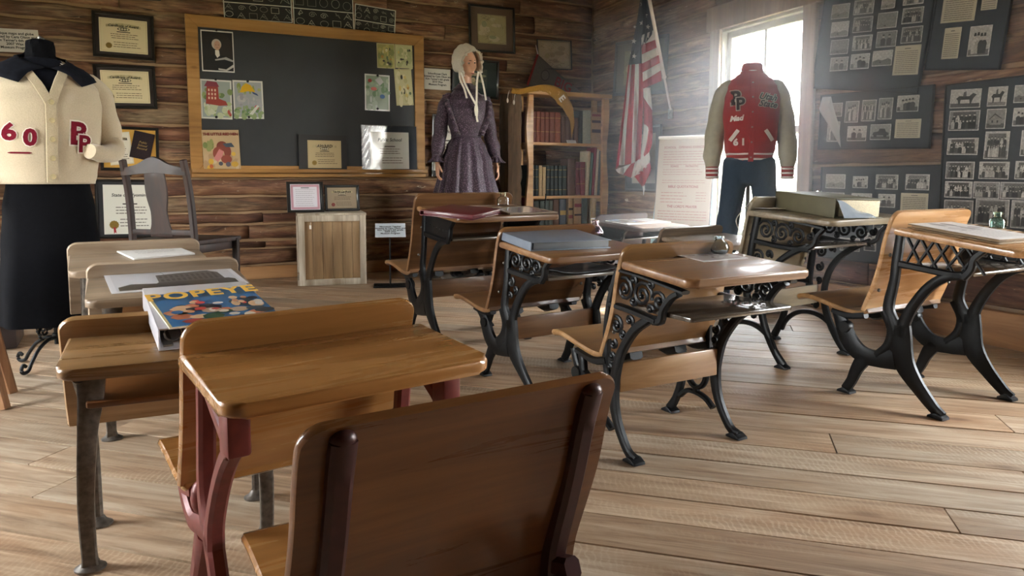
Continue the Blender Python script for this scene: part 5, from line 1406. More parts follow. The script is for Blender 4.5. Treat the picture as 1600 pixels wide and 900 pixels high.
BOOKC = {'redbrown': '6a3524', 'rust': '7a3f28', 'umber': '54382b', 'brown': '5b4030', 'slate': '333a38', 'sage': '8d9078', 'tan': '9c7d55', 'black': '171b1a', 'green': '1e2b28', 'maroon': '5e2128', 'crimson': '7a2a30', 'cream': 'b9ae8e', 'leaf': '3f5f4a', 'steelblue': '4a545e', 'grey': '5e6158', 'moss': '45504a', 'paper': 'b39a70'}
for kx, v in BOOKC.items(): plain('book_' + kx, v, 0.65, 0.0, 0.15, 60, 0.15)
def book(x0, x1, ytop, zb, col, label, group, lean=0.0, dep=.13, bands=None, yoff=0.012, name='book'):
    X0, X1 = bx(790 + x0 / 3.753, 200).x, bx(790 + x1 / 3.753, 200).x
    zt_ = bx(880, 120 + ytop / 3.753).z; h = max(.06, zt_ - zb); w = max(.008, X1 - X0 - .0015)
    r = thing(name, label, 'book', MX(((X0 + X1) / 2, BY + .02 + yoff, zb + .0006), 0, 0, lean), group)
    b = B(); n = 6
    pts = [(-w / 2, dep), (-w / 2, .006)] + [(-w / 2 * math.cos(PI * i / n), .006 - .006 * math.sin(PI * i / n)) for i in range(1, n)] + [(w / 2, .006), (w / 2, dep), (w / 2 - .002, dep), (w / 2 - .002, .01), (-w / 2 + .002, .01), (-w / 2 + .002, dep)]
    b.prism(pts, 0, h, 'z', .0)
    b.done('cover', MAT['book_' + col], r)
    b = B(); b.box((0, .01 + dep * .48, h / 2), (w - .0045, dep * .94, h - .008)); b.done('pages', MAT['page_edge'], r)
    if bands:
        for (f, c, t) in bands:
            b = B(); b.box((0, .0, h * f), (w * .9, .0035, t)); b.done('spine_band', MAT[c], r, M=MX((0, .0008, 0)))
    return r
GB = [(.86, 'text_gold', .004), (.62, 'text_gold', .003), (.2, 'text_gold', .004)]
ORD = ['first', 'second', 'third', 'fourth', 'fifth', 'sixth', 'seventh', 'eighth', 'ninth', 'tenth', 'eleventh', 'twelfth', 'thirteenth', 'fourteenth', 'fifteenth', 'sixteenth', 'seventeenth', 'eighteenth', 'nineteenth']
NMC = {'redbrown': 'red-brown', 'rust': 'rust red', 'umber': 'dark umber', 'brown': 'brown', 'slate': 'dark slate', 'sage': 'pale sage', 'tan': 'tan', 'black': 'black', 'green': 'dark green', 'maroon': 'maroon', 'crimson': 'crimson', 'cream': 'cream', 'leaf': 'leaf green', 'steelblue': 'grey-blue', 'grey': 'grey', 'moss': 'moss grey', 'paper': 'torn tan'}
def row(lst, zb, shelf):
    for i, e in enumerate(lst):
        x0, x1, yt, c = e[:4]; lean = e[4] if len(e) > 4 else 0; bands = e[5] if len(e) > 5 else None
        book(x0, x1, yt, zb, c, f'{NMC[c]} old book, {ORD[i]} from the left on the {shelf} shelf of the bookcase', f'books on the {shelf} shelf', lean, bands=bands)
g3 = [(.8, 'text_gold', .003), (.35, 'text_gold', .003)]
row([(148, 171, 208, 'redbrown', 0, g3), (172, 191, 208, 'redbrown', 0, g3), (192, 215, 208, 'rust', 0, g3), (217, 242, 210, 'redbrown', 0, g3), (244, 269, 209, 'redbrown', 0, g3), (271, 302, 208, 'redbrown', 0, g3), (304, 336, 208, 'rust', 0, g3), (340, 362, 230, 'umber'), (364, 390, 232, 'brown'), (393, 412, 232, 'umber'), (415, 440, 235, 'brown'), (444, 466, 192, 'slate'), (467, 514, 187, 'sage'),
     (516, 572, 195, 'tan', 0, [(.7, 'letter_dark', .022), (.4, 'letter_dark', .03), (.9, 'stamp_red', .02)])], z1_, 'top')
row([(141, 161, 520, 'green', 0, GB), (163, 184, 520, 'green', 0, GB), (187, 208, 520, 'green', 0, GB), (210, 229, 522, 'paper'), (231, 251, 530, 'paper'), (254, 275, 521, 'green', 0, GB), (278, 298, 522, 'green', 0, GB), (301, 322, 521, 'green', 0, GB), (326, 347, 522, 'green', 0, GB), (350, 374, 521, 'green', 0, GB), (380, 427, 480, 'umber'), (429, 455, 500, 'maroon', 0, g3), (456, 484, 497, 'crimson', 0, g3), (487, 505, 432, 'cream', .05), (509, 521, 440, 'leaf', .05), (523, 538, 410, 'crimson', .06), (542, 555, 418, 'cream', .05), (559, 570, 430, 'moss', .04)], z2_, 'middle')
row([(146, 180, 710, 'crimson'), (181, 212, 728, 'slate'), (217, 245, 728, 'moss'), (248, 271, 726, 'moss'), (274, 295, 726, 'grey'), (298, 331, 720, 'brown'), (334, 373, 718, 'steelblue', 0, [(.72, 'text_gold', .04)]), (386, 413, 702, 'tan', 0, [(.6, 'stamp_red', .03), (.75, 'letter_dark', .02), (.3, 'letter_dark', .02)]), (419, 464, 695, 'tan', 0, [(.62, 'letter_dark', .015), (.38, 'letter_dark', .015), (.8, 'stamp_red', .03)]), (468, 500, 712, 'moss'), (512, 540, 716, 'paper', .06)], z3_, 'bottom')
# ribbon marker hanging from a middle-shelf book and a small white shelf card
b = B(); b.grid(lambda u, v: (0.012 * (u - .5) - .012 * v * v, -.006 - .004 * math.sin(3 * v), -.08 * v), 2, 8)
o = b.done('cloth_strip', MAT['black_cloth'], M=MX((bx(852, 300).x, BY - .002, z2_ + .02))); mo = o.modifiers.new('s', 'SOLIDIFY'); mo.thickness = .002; tag(o, 'dark cloth strip hanging from a torn book over the middle shelf edge', 'ribbon')
k = K(.095, .03, 'c9c6be', .002); k.lay().script(.1, .2, .9, .8, 2, '77736a', q, .3)
tag(k.done('shelf_card', None, MX((bx(894, 219).x, BY + .012, z1_ + .012), 0, PI / 2 - .5)), 'small white card leaning on the front edge of the top bookcase shelf', 'card')
# gold pennant draped over the bookcase top
def strip(pts, widths, d, sag=.004, n=6):
    """cloth strip along pixel points on the plane y = BY - d"""
    C3 = [on_y(p[0], p[1], BY - d) for p in pts]; C3 = smooth(C3, n); m = len(C3)
    b = B(); rows = []
    for i, c in enumerate(C3):
        u = i / (m - 1) * (len(widths) - 1); kk = min(int(u), len(widths) - 2); w_ = widths[kk] + (widths[kk + 1] - widths[kk]) * (u - kk)
        t = (C3[min(i + 1, m - 1)] - C3[max(i - 1, 0)]).normalized(); s_ = Vector((-t.z, 0, t.x))
        rows.append([c + s_ * w_ * (j / 4 - .5) + Vector((0, sag * math.sin(i * .9 + j), 0)) for j in range(5)])
    b.loft(rows, False)
    return b
gp = thing('gold_pennant', 'gold felt pennant draped over the front of the bookcase top', 'pennant', MX((0, 0, 0)))
b = strip([(799, 141), (812, 143), (832, 139), (852, 138), (866, 144), (878, 154), (889, 172), (894, 192), (893, 215)], [.045, .045, .045, .06, .10, .125, .085, .04, .006], .03)
o = b.done('felt', MAT['pennant_gold'], gp); mo = o.modifiers.new('s', 'SOLIDIFY'); mo.thickness = .003
c = on_y(878, 154, BY - .05); text('lettering', 'E', gp, MX(c, 0, PI / 2) @ MX((0, 0, 0), -.9), .085, MAT['text_white'], bold=.003)
for (px, py) in ((793, 157), (803, 160)):
    b = B(); t0 = on_y(px + 3, py - 16, BY - .02); t1 = on_y(px, py, BY - .02); b.tube(smooth([t0, (t0 + t1) / 2 + Vector((-.004, 0, .004)), t1], 3), .0025, 6); b.ball(t1, (.008, .008, .02), seg=10); b.done('tassel', MAT['white_felt'], gp)
# bark-faced slab beside the bookcase
b = B(); rr = random.Random(9); x0, x1 = on_y(793, 200, BY + .02).x, on_y(820, 200, BY + .02).x; n = 14; rings = []
zt2 = on_y(806, 146, BY).z
for i in range(31):
    z = zt2 * i / 30; ring = []
    for k_ in range(n):
        a = 2 * PI * k_ / n; e = 1 + rr.uniform(-.09, .09)
        ring.append(((x0 + x1) / 2 + (x1 - x0) / 2 * math.copysign(abs(math.cos(a)) ** .6, math.cos(a)) * e, BY + .12 + .09 * math.copysign(abs(math.sin(a)) ** .7, math.sin(a)) * e, z))
    rings.append(ring)
b.loft(rings); tag(b.done('bark_slab', MAT['bark'], angle=20), 'dark bark-covered log slab standing against the left side of the bookcase', 'log')

# ---------------------------------------------------------------- crate with two frames
fl, fr = on_floor(468, 447), on_floor(573, 443)
Xc_ = (fr - fl); cw_ = Xc_.length; ang = math.atan2(Xc_.y, Xc_.x)
CM = MX(fl, ang); ch = .515; cd = .47
cr = thing('wooden_crate', 'whitewash-edged wooden crate box standing below the chalkboard', 'crate', CM)
b = B(); n = 6
for i in range(n):
    b.box((.03 + (cw_ - .06) * (i + .5) / n, .016, ch / 2), ((cw_ - .06) / n - .002, .016, ch - .05), .002)
b.done('front_boards', MAT['crate_pine'], cr)
b = B(); b.box((.012, cd / 2, ch / 2), (.02, cd - .03, ch - .02), .002); b.box((cw_ - .012, cd / 2, ch / 2), (.02, cd - .03, ch - .02), .002); b.box((cw_ / 2, cd - .012, ch / 2), (cw_ - .04, .02, ch - .02), .002); b.done('side_boards', MAT['crate_pine'], cr)
b = B(); bt_ = .045
for xx in (bt_ / 2, cw_ - bt_ / 2): b.box((xx, 0, ch / 2), (bt_, .022, ch), .004)
b.box((cw_ / 2, .0, bt_ / 2), (cw_ - 2 * bt_, .02, bt_), .003); b.box((cw_ / 2, .0, ch - bt_ / 2), (cw_ - 2 * bt_, .02, bt_), .003)
for zz in (bt_ / 2, ch - bt_ / 2): b.box((-.004, cd / 2, zz), (.016, cd, bt_), .003)
b.box((-.004, cd - .02, ch / 2), (.016, .045, ch - 2 * bt_), .003)
b.done('battens', MAT['crate_white'], cr)
b = B(); b.box((cw_ / 2, cd / 2, ch + .006), (cw_ + .01, cd + .01, .018), .003); b.done('lid', MAT['crate_white'], cr)
b = B(); b.box((.085, -.014, ch - .085), (.014, .004, .028), .001); b.tube([(.085, -.012, ch - .07), (.088, -.013, ch - .05)], .0012, 5); b.done('paper_tag', MAT['paper_white'], cr)
def leaning(label, tl, tr, bl, yl, fmat, matc, fn, fw=.016, lean=.16, rz=0.0):
    """frame standing on the crate lid, leaning back"""
    a, b2, c = on_y(*tl, yl), on_y(*tr, yl), on_y(*bl, yl)
    w, h = (b2 - a).length, (a - c).length / math.cos(lean)
    zb = ch + .016
    M = MX(((a.x + b2.x) / 2, yl, zb), rz, 0) @ MX((0, 0, 0), 0, PI / 2 - lean) @ MX((0, h / 2, 0))
    r = thing('framed_certificate', label, 'framed certificate', M)
    bars(w, h, fw, .016, MAT[fmat], r); K(w - fw, h - fw, matc, .004).done('mat_board', r, MX((0, 0, .004))); fn(r, w, h); return r
def f1(r, w, h):
    k = K(w * .8, h * .84, 'cfccd2'); k.lay().frame(.012, .016, 'b98a94').lay().script(.16, .14, .84, .84, 9, '9a979c', rg, .2); k.rect(.36, .84, .64, .87, '4a4848'); k.done('certificate', r, MX((0, 0, .006)))
def f2(r, w, h):
    c = certificate(r, 0, 0, w * .84, h * .82, 'Teacher Certificate', rg, '9c8a70', z=.006, seal_c='red_seal'); return c
leaning('black framed white certificate with pink border on the crate, left of two', (448, 284), (505, 285), (453, 332), 5.56, 'black_frame', '20262c', f1, .018, .14, -.05)
leaning('black framed brown certificate with red seal on the crate, right of two', (507, 288), (561, 286), (510, 329), 5.66, 'black_frame', '2b2622', f2, .02, .1, -.02)

# ---------------------------------------------------------------- sign on a stand
p = on_floor(610, 447); yaw = -math.atan2(p.x, p.y)
SM = MX((p.x, p.y, 0), yaw)
sg = thing('sign_stand', 'small white printed sign on a thin black floor stand right of the crate', 'sign', SM)
b = B(); b.box((0, 0, .006), (.24, .16, .012), .003); b.done('base_plate', MAT['iron'], sg)
ps = on_y(612, 371, p.y).z
b = B(); b.tube([(.0, 0, .01), (.0, 0, ps + .03)], .006, 8); b.done('post', MAT['iron'], sg)
a, b2, c, d_ = (on_y(*q_, p.y) for q_ in ((583, 342), (628, 342), (593, 370), (638, 370)))
w, h = (b2 - a).length, .155
M = MX((.005, -.01, ps + .055), 0, .62)
k = K(w, h, 'c9d3d8', .004); k.done('sign_card', sg, M)
text('lettering', "Mannequin Teacher\ndonated by Cara Olson and\nKim Tanner's 6th grade\n2009 Wax\nMuseum Program", sg, M @ MX((0, 0, .0006)), h * .125, MAT['text_black'], bold=.0006)

# ---------------------------------------------------------------- dark chair
ck = on_y(252, 300, 4.55)
CHM = MX((ck.x, ck.y, 0), -.72)
ch_ = thing('wooden_chair', 'dark wooden side chair with a broad splat behind the left row of desks', 'chair', CHM)
bwid, sz_, bz_ = .40, .44, .905
for sx in (-1, 1):
    b = B(); b.tube(smooth([(sx * bwid / 2, .02, 0), (sx * bwid / 2, 0, .25), (sx * bwid / 2, 0, .46), (sx * (bwid / 2 - .004), -.02, .7), (sx * (bwid / 2 - .008), -.06, bz_ - .02)], 4), [(.016, .02)] * 17, 8, up=(0, 1, 0), sq=.5); b.done('leg', MAT['chair_dark'], ch_)
    b = B(); b.tube([(sx * (bwid / 2 + .01), .37, 0), (sx * (bwid / 2 + .01), .37, .43)], [(.016, .016), (.02, .02)], 8, sq=.5); b.done('leg', MAT['chair_dark'], ch_)
    b = B(); b.box((sx * bwid / 2, .19, .2), (.018, .34, .022), .004); b.done('stretcher', MAT['chair_dark'], ch_)
b = B(); b.prism([(-.225, .405), (.225, .405), (.205, -.02), (-.205, -.02)], sz_ - .028, sz_, 'z', .008); b.box((0, .2, sz_ - .05), (.40, .36, .05), .004); b.done('seat', MAT['chair_dark'], ch_)
b = B(); top_ = smooth([(-.205, .84), (-.1, .862), (0, .905), (.1, .862), (.205, .84)], 4); bot_ = smooth([(.205, .80), (.08, .81), (0, .815), (-.08, .81), (-.205, .80)], 4)
b.prism([(p_[0], p_[1]) for p_ in top_] + [(p_[0], p_[1]) for p_ in bot_], -.065, -.04, 'y', .004); b.done('crest_rail', MAT['chair_dark'], ch_)
prof = smooth([(.062, .815), (.068, .72), (.062, .66), (.05, .6), (.056, .53), (.07, .49), (.07, .46)], 3)
b = B(); b.prism([(p_[0], p_[1]) for p_ in prof] + [(-p_[0], p_[1]) for p_ in prof[::-1]], -.012, .0, 'y', .003)
for v in b.bm.verts: v.co.y += -.045 * (v.co.z - .46) / .36
b.done('splat', MAT['chair_dark'], ch_)
b = B(); b.box((0, -.005, .485), (bwid - .02, .02, .03), .003); b.done('lower_rail', MAT['chair_dark'], ch_)

# ---------------------------------------------------------------- stool leg at the left edge, dark box on the floor
p = on_floor(17, 627)
st = thing('wooden_stool', 'reddish wooden splayed-leg stool cut off by the left edge of the view', 'stool', MX((p.x - .22, p.y + .02, 0)))
for i, (sx, sy) in enumerate(((1, -1), (1, 1), (-1, -1), (-1, 1))):
    b = B(); b.tube([(sx * .21, sy * .11, 0), (sx * .13, sy * .08, .46)], [(.017, .017), (.02, .02)], 8, sq=.4); b.done('leg', MAT['stool_wood'], st)
b = B(); b.lathe([(.001, .455), (.17, .455), (.18, .465), (.18, .485), (.17, .495), (.001, .497)], 28); b.done('seat', MAT['stool_wood'], st)
p = on_floor(6, 548)
b = B(); b.box((0, 0, .055), (.5, .3, .1), .004); b.box((0, 0, .115), (.54, .34, .022), .004); bm_ = b.done('low_platform', [MAT['chair_dark']], M=MX((p.x - .2, p.y + .16, 0)))
tag(bm_, 'dark low wooden platform on the floor behind the black skirt', 'platform')

# ---------------------------------------------------------------- printed board on a light blue easel
A_ = hit(1018, 280, (3.52, 0, 0), Vector((1, 0, 0))); B_ = hit(1106, 280, (3.70, 0, 0), Vector((1, 0, 0)))
mid = (A_ + B_) / 2; d2 = (B_ - A_); yaw = math.atan2(d2.y, d2.x); wd = math.hypot(d2.x, d2.y)
zt_ = hit(1066, 213, mid, Vector((math.sin(yaw), -math.cos(yaw), 0))).z; zb_ = hit(1055, 357, mid, Vector((math.sin(yaw), -math.cos(yaw), 0))).z
EM = MX((mid.x, mid.y, 0), yaw)
ez = thing('easel_board', 'large printed lesson sheet on a light blue easel between the flag and the window', 'easel', EM)
ln = .10
for sx in (-1, 1):
    b = B(); b.tube([(sx * (wd / 2 + .015), .02, 0), (sx * (wd / 2 - .02), .16, zt_ + .0)], [(.02, .012)] * 2, 8, sq=.4); b.done('leg', MAT['light_blue'], ez)
b = B(); b.tube([(0, .30, 0), (0, .14, zt_ - .05)], [(.02, .012)] * 2, 8, sq=.4); b.done('leg', MAT['light_blue'], ez)
b = B(); b.box((0, .05, zb_ - .05), (wd + .06, .05, .02), .003); b.box((0, .085, zb_ + .12), (wd, .02, .05), .003); b.done('ledge', MAT['light_blue'], ez)
hh = zt_ - zb_
BMx = MX((0, .075, (zt_ + zb_) / 2), 0, PI / 2 - ln) 
b = B(); b.box((0, 0, -.008), (wd, hh + .05, .012), .002); b.done('backing_board', MAT['letter_dark'], ez, M=BMx)
k = K(wd * .98, hh, 'b5a898', .0015); k.lay(); kr = random.Random(77)
k.script(.1, .69, .92, .86, 6, 'a0665a', kr, .22, False, (.04, .12)); k.script(.1, .58, .9, .66, 3, 'a0665a', kr, .22); k.script(.08, .49, .9, .54, 2, 'a0665a', kr, .22); k.script(.08, .27, .6, .41, 4, 'a0665a', kr, .22); k.script(.74, .29, .92, .41, 4, 'a0665a', kr, .22, False); k.script(.06, .08, .95, .2, 4, 'a0665a', kr, .24, False)
o = k.done('printed_sheet', ez, BMx @ MX((0, .0, .001)))
text('heading', 'SCHOOL   OPENING EXERCISES', o, MX((0, hh * .39, .0006)), .024, MAT['text_red'], bold=.0004)
text('heading', 'SONGS          PATRIOTIC', o, MX((0, hh * .18, .0006)), .02, MAT['text_red'], bold=.0004)
text('heading', 'BIBLE QUOTATIONS', o, MX((-.0, hh * -.045, .0006)), .026, MAT['text_red'], bold=.0006)
text('heading', "THE LORD'S PRAYER", o, MX((0, hh * -.265, .0006)), .026, MAT['text_red'], bold=.0006)
b = B(); b.tube([(-wd * .49, hh / 2, .006), (wd * .49, hh / 2, .006)], .013, 10); b.done('rolled_edge', MAT['paper_white'], ez, M=BMx)
b = B(); b.box((wd / 2 - .01, hh * .08, .008), (.03, .05, .012), .002); b.done('clip', MAT['steel'], ez, M=BMx)

# ---------------------------------------------------------------- flag on its staff
FD = .20
def fz(x, y): return (940 + x / 2.9, y / 2.9)
fl_ = thing('american_flag', 'American flag hanging in folds from a white staff on the right wall', 'flag', MX((0, 0, 0)))
def fpt(x, y, d=None):
    px, py = fz(x, y)
    d = FD + .035 * math.sin(x * .085 - y * .006) + .012 * math.sin(x * .21 + y * .004) if d is None else d
    return on_wall('right', px, py, d)
pb_, pt_ = on_wall('right', *fz(314, 505), .035), on_wall('right', *fz(205, -60), .40)
def polp(y):
    u = (505 - y) / 565.0; return pb_.lerp(pt_, u)
b = B(); b.tube([pb_, pb_.lerp(pt_, .3)], .009, 10); b.tube([pb_.lerp(pt_, .28), pt_], .014, 10); b.ball(pb_.lerp(pt_, .29), .018); b.done('staff', MAT['pole_white'], fl_)
b = B(); w0 = on_wall('right', *fz(314, 515), .0); b.tube([w0, pb_], .008, 8); b.ball(pb_, .016); b.box(w0 + Vector((-.004, 0, 0)), (.012, .05, .08), .002); b.tube(smooth([pb_, pb_ + Vector((-.03, -.01, -.03)), pb_ + Vector((-.02, -.03, -.06)), pb_ + Vector((0, -.03, -.04))], 3), .004, 6); b.done('bracket', MAT['steel'], fl_)
FM = {'r': 'flag_red', 'w': 'flag_white', 'b': 'flag_blue'}
groups_ = {'r': B(), 'w': B(), 'b': B()}
def patch(col, left, right, n=14, m=8):
    """cloth between two boundary polylines in flag coordinates"""
    Lp, Rp = smooth([(*p, 0) for p in left], 6), smooth([(*p, 0) for p in right], 6)
    def ev(P, t):
        u = t * (len(P) - 1); i = min(int(u), len(P) - 2); return P[i].lerp(P[i + 1], u - i)
    def f(u, v):
        a_, b_ = ev(Lp, v), ev(Rp, v); c_ = a_.lerp(b_, u); return fpt(c_.x, c_.y)
    groups_[col].grid(f, m, n)
def poleside(pts):
    return pts
patch('b', [(178, -40), (165, 70), (150, 150), (122, 296)], [(215, -40), (226, 40), (243, 132), (244, 136)], 16, 8)
patch('b', [(122, 294), (150, 226), (178, 162), (180, 160)], [(180, 288), (180, 225), (180, 165), (181, 160)], 10, 6)
hy = [160, 204, 246, 288, 328, 370, 402]; py_ = [134, 178, 214, 250, 285, 320, 348]
for i in range(6):
    xr0, xr1 = 243 + (py_[i] - 134) * .135, 243 + (py_[i + 1] - 134) * .135
    patch('wr'[i % 2], [(180 + i * 1.4, hy[i]), (181.4 + i * 1.4, hy[i + 1])], [(xr0, py_[i]), (xr1, py_[i + 1] + (18 if i == 5 else 0))], 4, 8)
bd = [[(122, 294), (104, 450), (84, 600), (64, 768)], [(127, 293), (112, 450), (96, 600), (78, 748)], [(136, 292), (124, 450), (112, 600), (104, 748)], [(152, 291), (146, 450), (140, 600), (134, 742)], [(170, 289), (168, 450), (160, 600), (152, 734)], [(184, 286), (188, 450), (182, 600), (176, 722)]]
for i, c_ in enumerate('rwrwr'): patch(c_, bd[i], bd[i + 1], 18, 4)
for c_, l, r_ in (('w', [(188, 398), (190, 440)], [(222, 396), (229, 500)]), ('r', [(189, 440), (192, 560)], [(229, 500), (231, 612)]), ('w', [(192, 556), (186, 640), (176, 722)], [(214, 580), (206, 640), (188, 712)]), ('r', [(213, 580), (204, 650), (186, 716)], [(231, 610), (226, 660), (214, 690)]),
                 ('w', [(150, 736), (140, 780), (134, 806)], [(214, 686), (218, 730), (190, 778)]), ('r', [(134, 742), (112, 770), (98, 792)], [(152, 735), (140, 776), (134, 806)]), ('w', [(64, 768), (70, 778), (80, 786)], [(134, 742), (114, 770), (98, 792)]), ('r', [(150, 800), (166, 822), (184, 846)], [(218, 736), (222, 772), (192, 842)]), ('w', [(184, 838), (188, 860), (189, 884)], [(193, 832), (195, 850), (190, 884)])):
    patch(c_, l, r_, 10, 6)
for k_, nm in (('r', 'red_stripes'), ('w', 'white_stripes'), ('b', 'canton')):
    o = groups_[k_].done(nm, MAT[FM[k_]], fl_); mo = o.modifiers.new('s', 'SOLIDIFY'); mo.thickness = .002; mo.offset = 0
b = B(); nr = WALL['right'][2]
for (sx_, sy_) in ((188, 18), (200, 68), (184, 105), (211, 122), (148, 187), (149, 255), (152, 122), (136, 240)):
    R_ = 13 if sx_ not in (152, 136) else 8
    pts = [fpt(sx_ + (R_ if i % 2 == 0 else R_ * .42) * math.sin(2 * PI * i / 10 + .15), sy_ - (R_ if i % 2 == 0 else R_ * .42) * math.cos(2 * PI * i / 10 + .15)) + nr * .004 for i in range(10)]
    c_ = fpt(sx_, sy_) + nr * .005; vc = b.bm.verts.new(c_); vv = [b.bm.verts.new(p_) for p_ in pts]
    for i in range(10): b.bm.faces.new((vc, vv[i], vv[(i + 1) % 10]))
b.done('stars', MAT['flag_white'], fl_)
# ---------------------------------------------------------------- haze volume added to imitate the veiling glare round the tall window
def haze():
    m = bpy.data.materials.new('glare_haze'); m.use_nodes = True; nt = m.node_tree
    nt.nodes.remove(nt.nodes['Principled BSDF'])
    co = node(nt, 'ShaderNodeTexCoord').outputs['Object']
    gr = node(nt, 'ShaderNodeTexGradient', {'Vector': node(nt, 'ShaderNodeMapping', {'Vector': co, 'Scale': (1 / 2.15, 1 / 2.15, 1 / 2.15)}).outputs[0]}, gradient_type='SPHERICAL').outputs['Fac']
    d = node(nt, 'ShaderNodeMath', {0: node(nt, 'ShaderNodeMath', {0: gr, 1: 1.5}, operation='POWER').outputs[0], 1: HAZE}, operation='MULTIPLY').outputs[0]
    vs = node(nt, 'ShaderNodeVolumeScatter', {'Color': (.93, .97, 1.0, 1), 'Density': d, 'Anisotropy': .5})
    nt.links.new(vs.outputs[0], nt.nodes['Material Output'].inputs['Volume'])
    wc = RW0 + RD * ((WU0 + WU1) / 2) + Vector((-.1, -.8, 1.3))
    b = B(); P = [(1.7, 3.2), (2.0, 1.6), (3.0, .9), (3.52, 1.0), (3.66, 2.2), (3.9, 5.0), (2.7, 5.1), (2.0, 4.6)]
    b.prism([(p[0] - wc.x, p[1] - wc.y) for p in P], .02 - wc.z, 2.58 - wc.z, 'z')
    o = b.done('glare_haze', m, M=Matrix.Translation(wc)); tag(o, 'faint added haze imitating the glare before the tall window', 'haze', kind='stuff')
haze()
# ---------------------------------------------------------------- dressed mannequins
def rebase(root, loc):
    loc = Vector(loc)
    root.matrix_world = Matrix.Translation(loc)
    for c in root.children: c.matrix_basis = Matrix.Translation(-loc) @ c.matrix_basis
rebase(bc, ((xl + xr) / 2, BY + .1, 0)); rebase(gp, on_y(860, 140, BY - .03)); rebase(fl_, pb_)

def tor(tab):
    """tab rows: (z, cx, cy, rx, ry) -> surface function of angle and height"""
    def f(a, z):
        cx, cy, rx, ry = interp(tab, z)
        ca, sa = math.cos(a), math.sin(a); e = .86
        return Vector((cx + rx * math.copysign(abs(ca) ** e, ca), cy + ry * math.copysign(abs(sa) ** e, sa), z))
    return f
def front(tab, off=.004):
    """push a flat (x, z) point onto the front of a torso"""
    def f(x, z):
        cx, cy, rx, ry = interp(tab, z); e = .86
        u = max(-.999, min(.999, (x - cx) / rx)); ca = math.copysign(abs(u) ** (1 / e), u); sa = math.sqrt(max(0, 1 - ca * ca)) ** e
        return Vector((x, cy - ry * sa - off, z))
    return f
def lofttab(tab, nz, na=40, fold=None, cap=True):
    f = tor(tab); z0, z1 = tab[0][0], tab[-1][0]; b = B(); rings = []
    for i in range(nz + 1):
        z = z0 + (z1 - z0) * i / nz; ring = []
        for k_ in range(na):
            a = 2 * PI * k_ / na; p = f(a, z)
            if fold:
                cx, cy, rx, ry = interp(tab, z); s_ = fold(a, z); p = Vector((cx + (p.x - cx) * s_, cy + (p.y - cy) * s_, z))
            ring.append(p)
        rings.append(ring)
    b.loft(rings, True, cap, cap); return b
def sleeve(pts, rad, fold=.06, seed=0, n=16, k=5):
    """cloth sleeve along a path with soft wrinkles"""
    P = smooth(pts, k); m = len(P); b = B(); rr = random.Random(seed); ph = [rr.uniform(0, 6) for _ in range(4)]; rings = []
    for i, p in enumerate(P):
        u = i / (m - 1) * (len(rad) - 1); kk = min(int(u), len(rad) - 2); q0, q1 = rad[kk], rad[kk + 1]
        q0 = q0 if isinstance(q0, tuple) else (q0, q0); q1 = q1 if isinstance(q1, tuple) else (q1, q1)
        ra, rb = (q0[0] + (q1[0] - q0[0]) * (u - kk), q0[1] + (q1[1] - q0[1]) * (u - kk))
        t = (P[min(i + 1, m - 1)] - P[max(i - 1, 0)]).normalized(); a = t.cross(Vector((0, 1, 0.15))).normalized(); c = a.cross(t).normalized()
        ring = []
        for j in range(n):
            an = 2 * PI * j / n; w_ = 1 + fold * (math.sin(3 * an + i * .8 + ph[0]) * .5 + math.sin(i * 1.1 + an + ph[1]) * .7)
            ring.append(p + a * math.cos(an) * ra * w_ + c * math.sin(an) * rb * w_)
        rings.append(ring)
    b.loft(rings); return b
def lettering_on(fn, M2, nm, body, parent, size, mat, bold=0.0, lift=0.0, **kw):
    """letters bent onto a garment front; M2 places them flat in x-z"""
    o = text(nm, body, parent, Matrix.Identity(4), size, MAT[mat], bold=bold, **kw)
    def g(v):
        p = M2 @ Vector((v.x, v.y, 0)); s_ = fn(p.x, p.y); return s_ + Vector((0, -lift - v.z, 0))
    WARP[o.name] = g; return o
WARP = {}
R2 = lambda x, z, a=0.0: Matrix.Translation((x, z, 0)) @ Matrix.Rotation(a, 4, 'Z')
def band(fn, pts, w, t, k=4):
    """flat knitted band following points (x, z) on a garment front"""
    P = smooth([Vector((p[0], p[1])) for p in pts], k); b = B(); rows = []
    for i, p in enumerate(P):
        d = (P[min(i + 1, len(P) - 1)] - P[max(i - 1, 0)]).normalized(); n_ = Vector((-d.y, d.x))
        ring = []
        for s_, o_ in ((-1, 0), (-.9, t), (0, t * 1.15), (.9, t), (1, 0)):
            q_ = p + n_ * (w / 2 * s_); v = fn(q_.x, q_.y); ring.append(v + Vector((0, -o_, 0)))
        rows.append(ring)
    b.loft(rows, False); return b

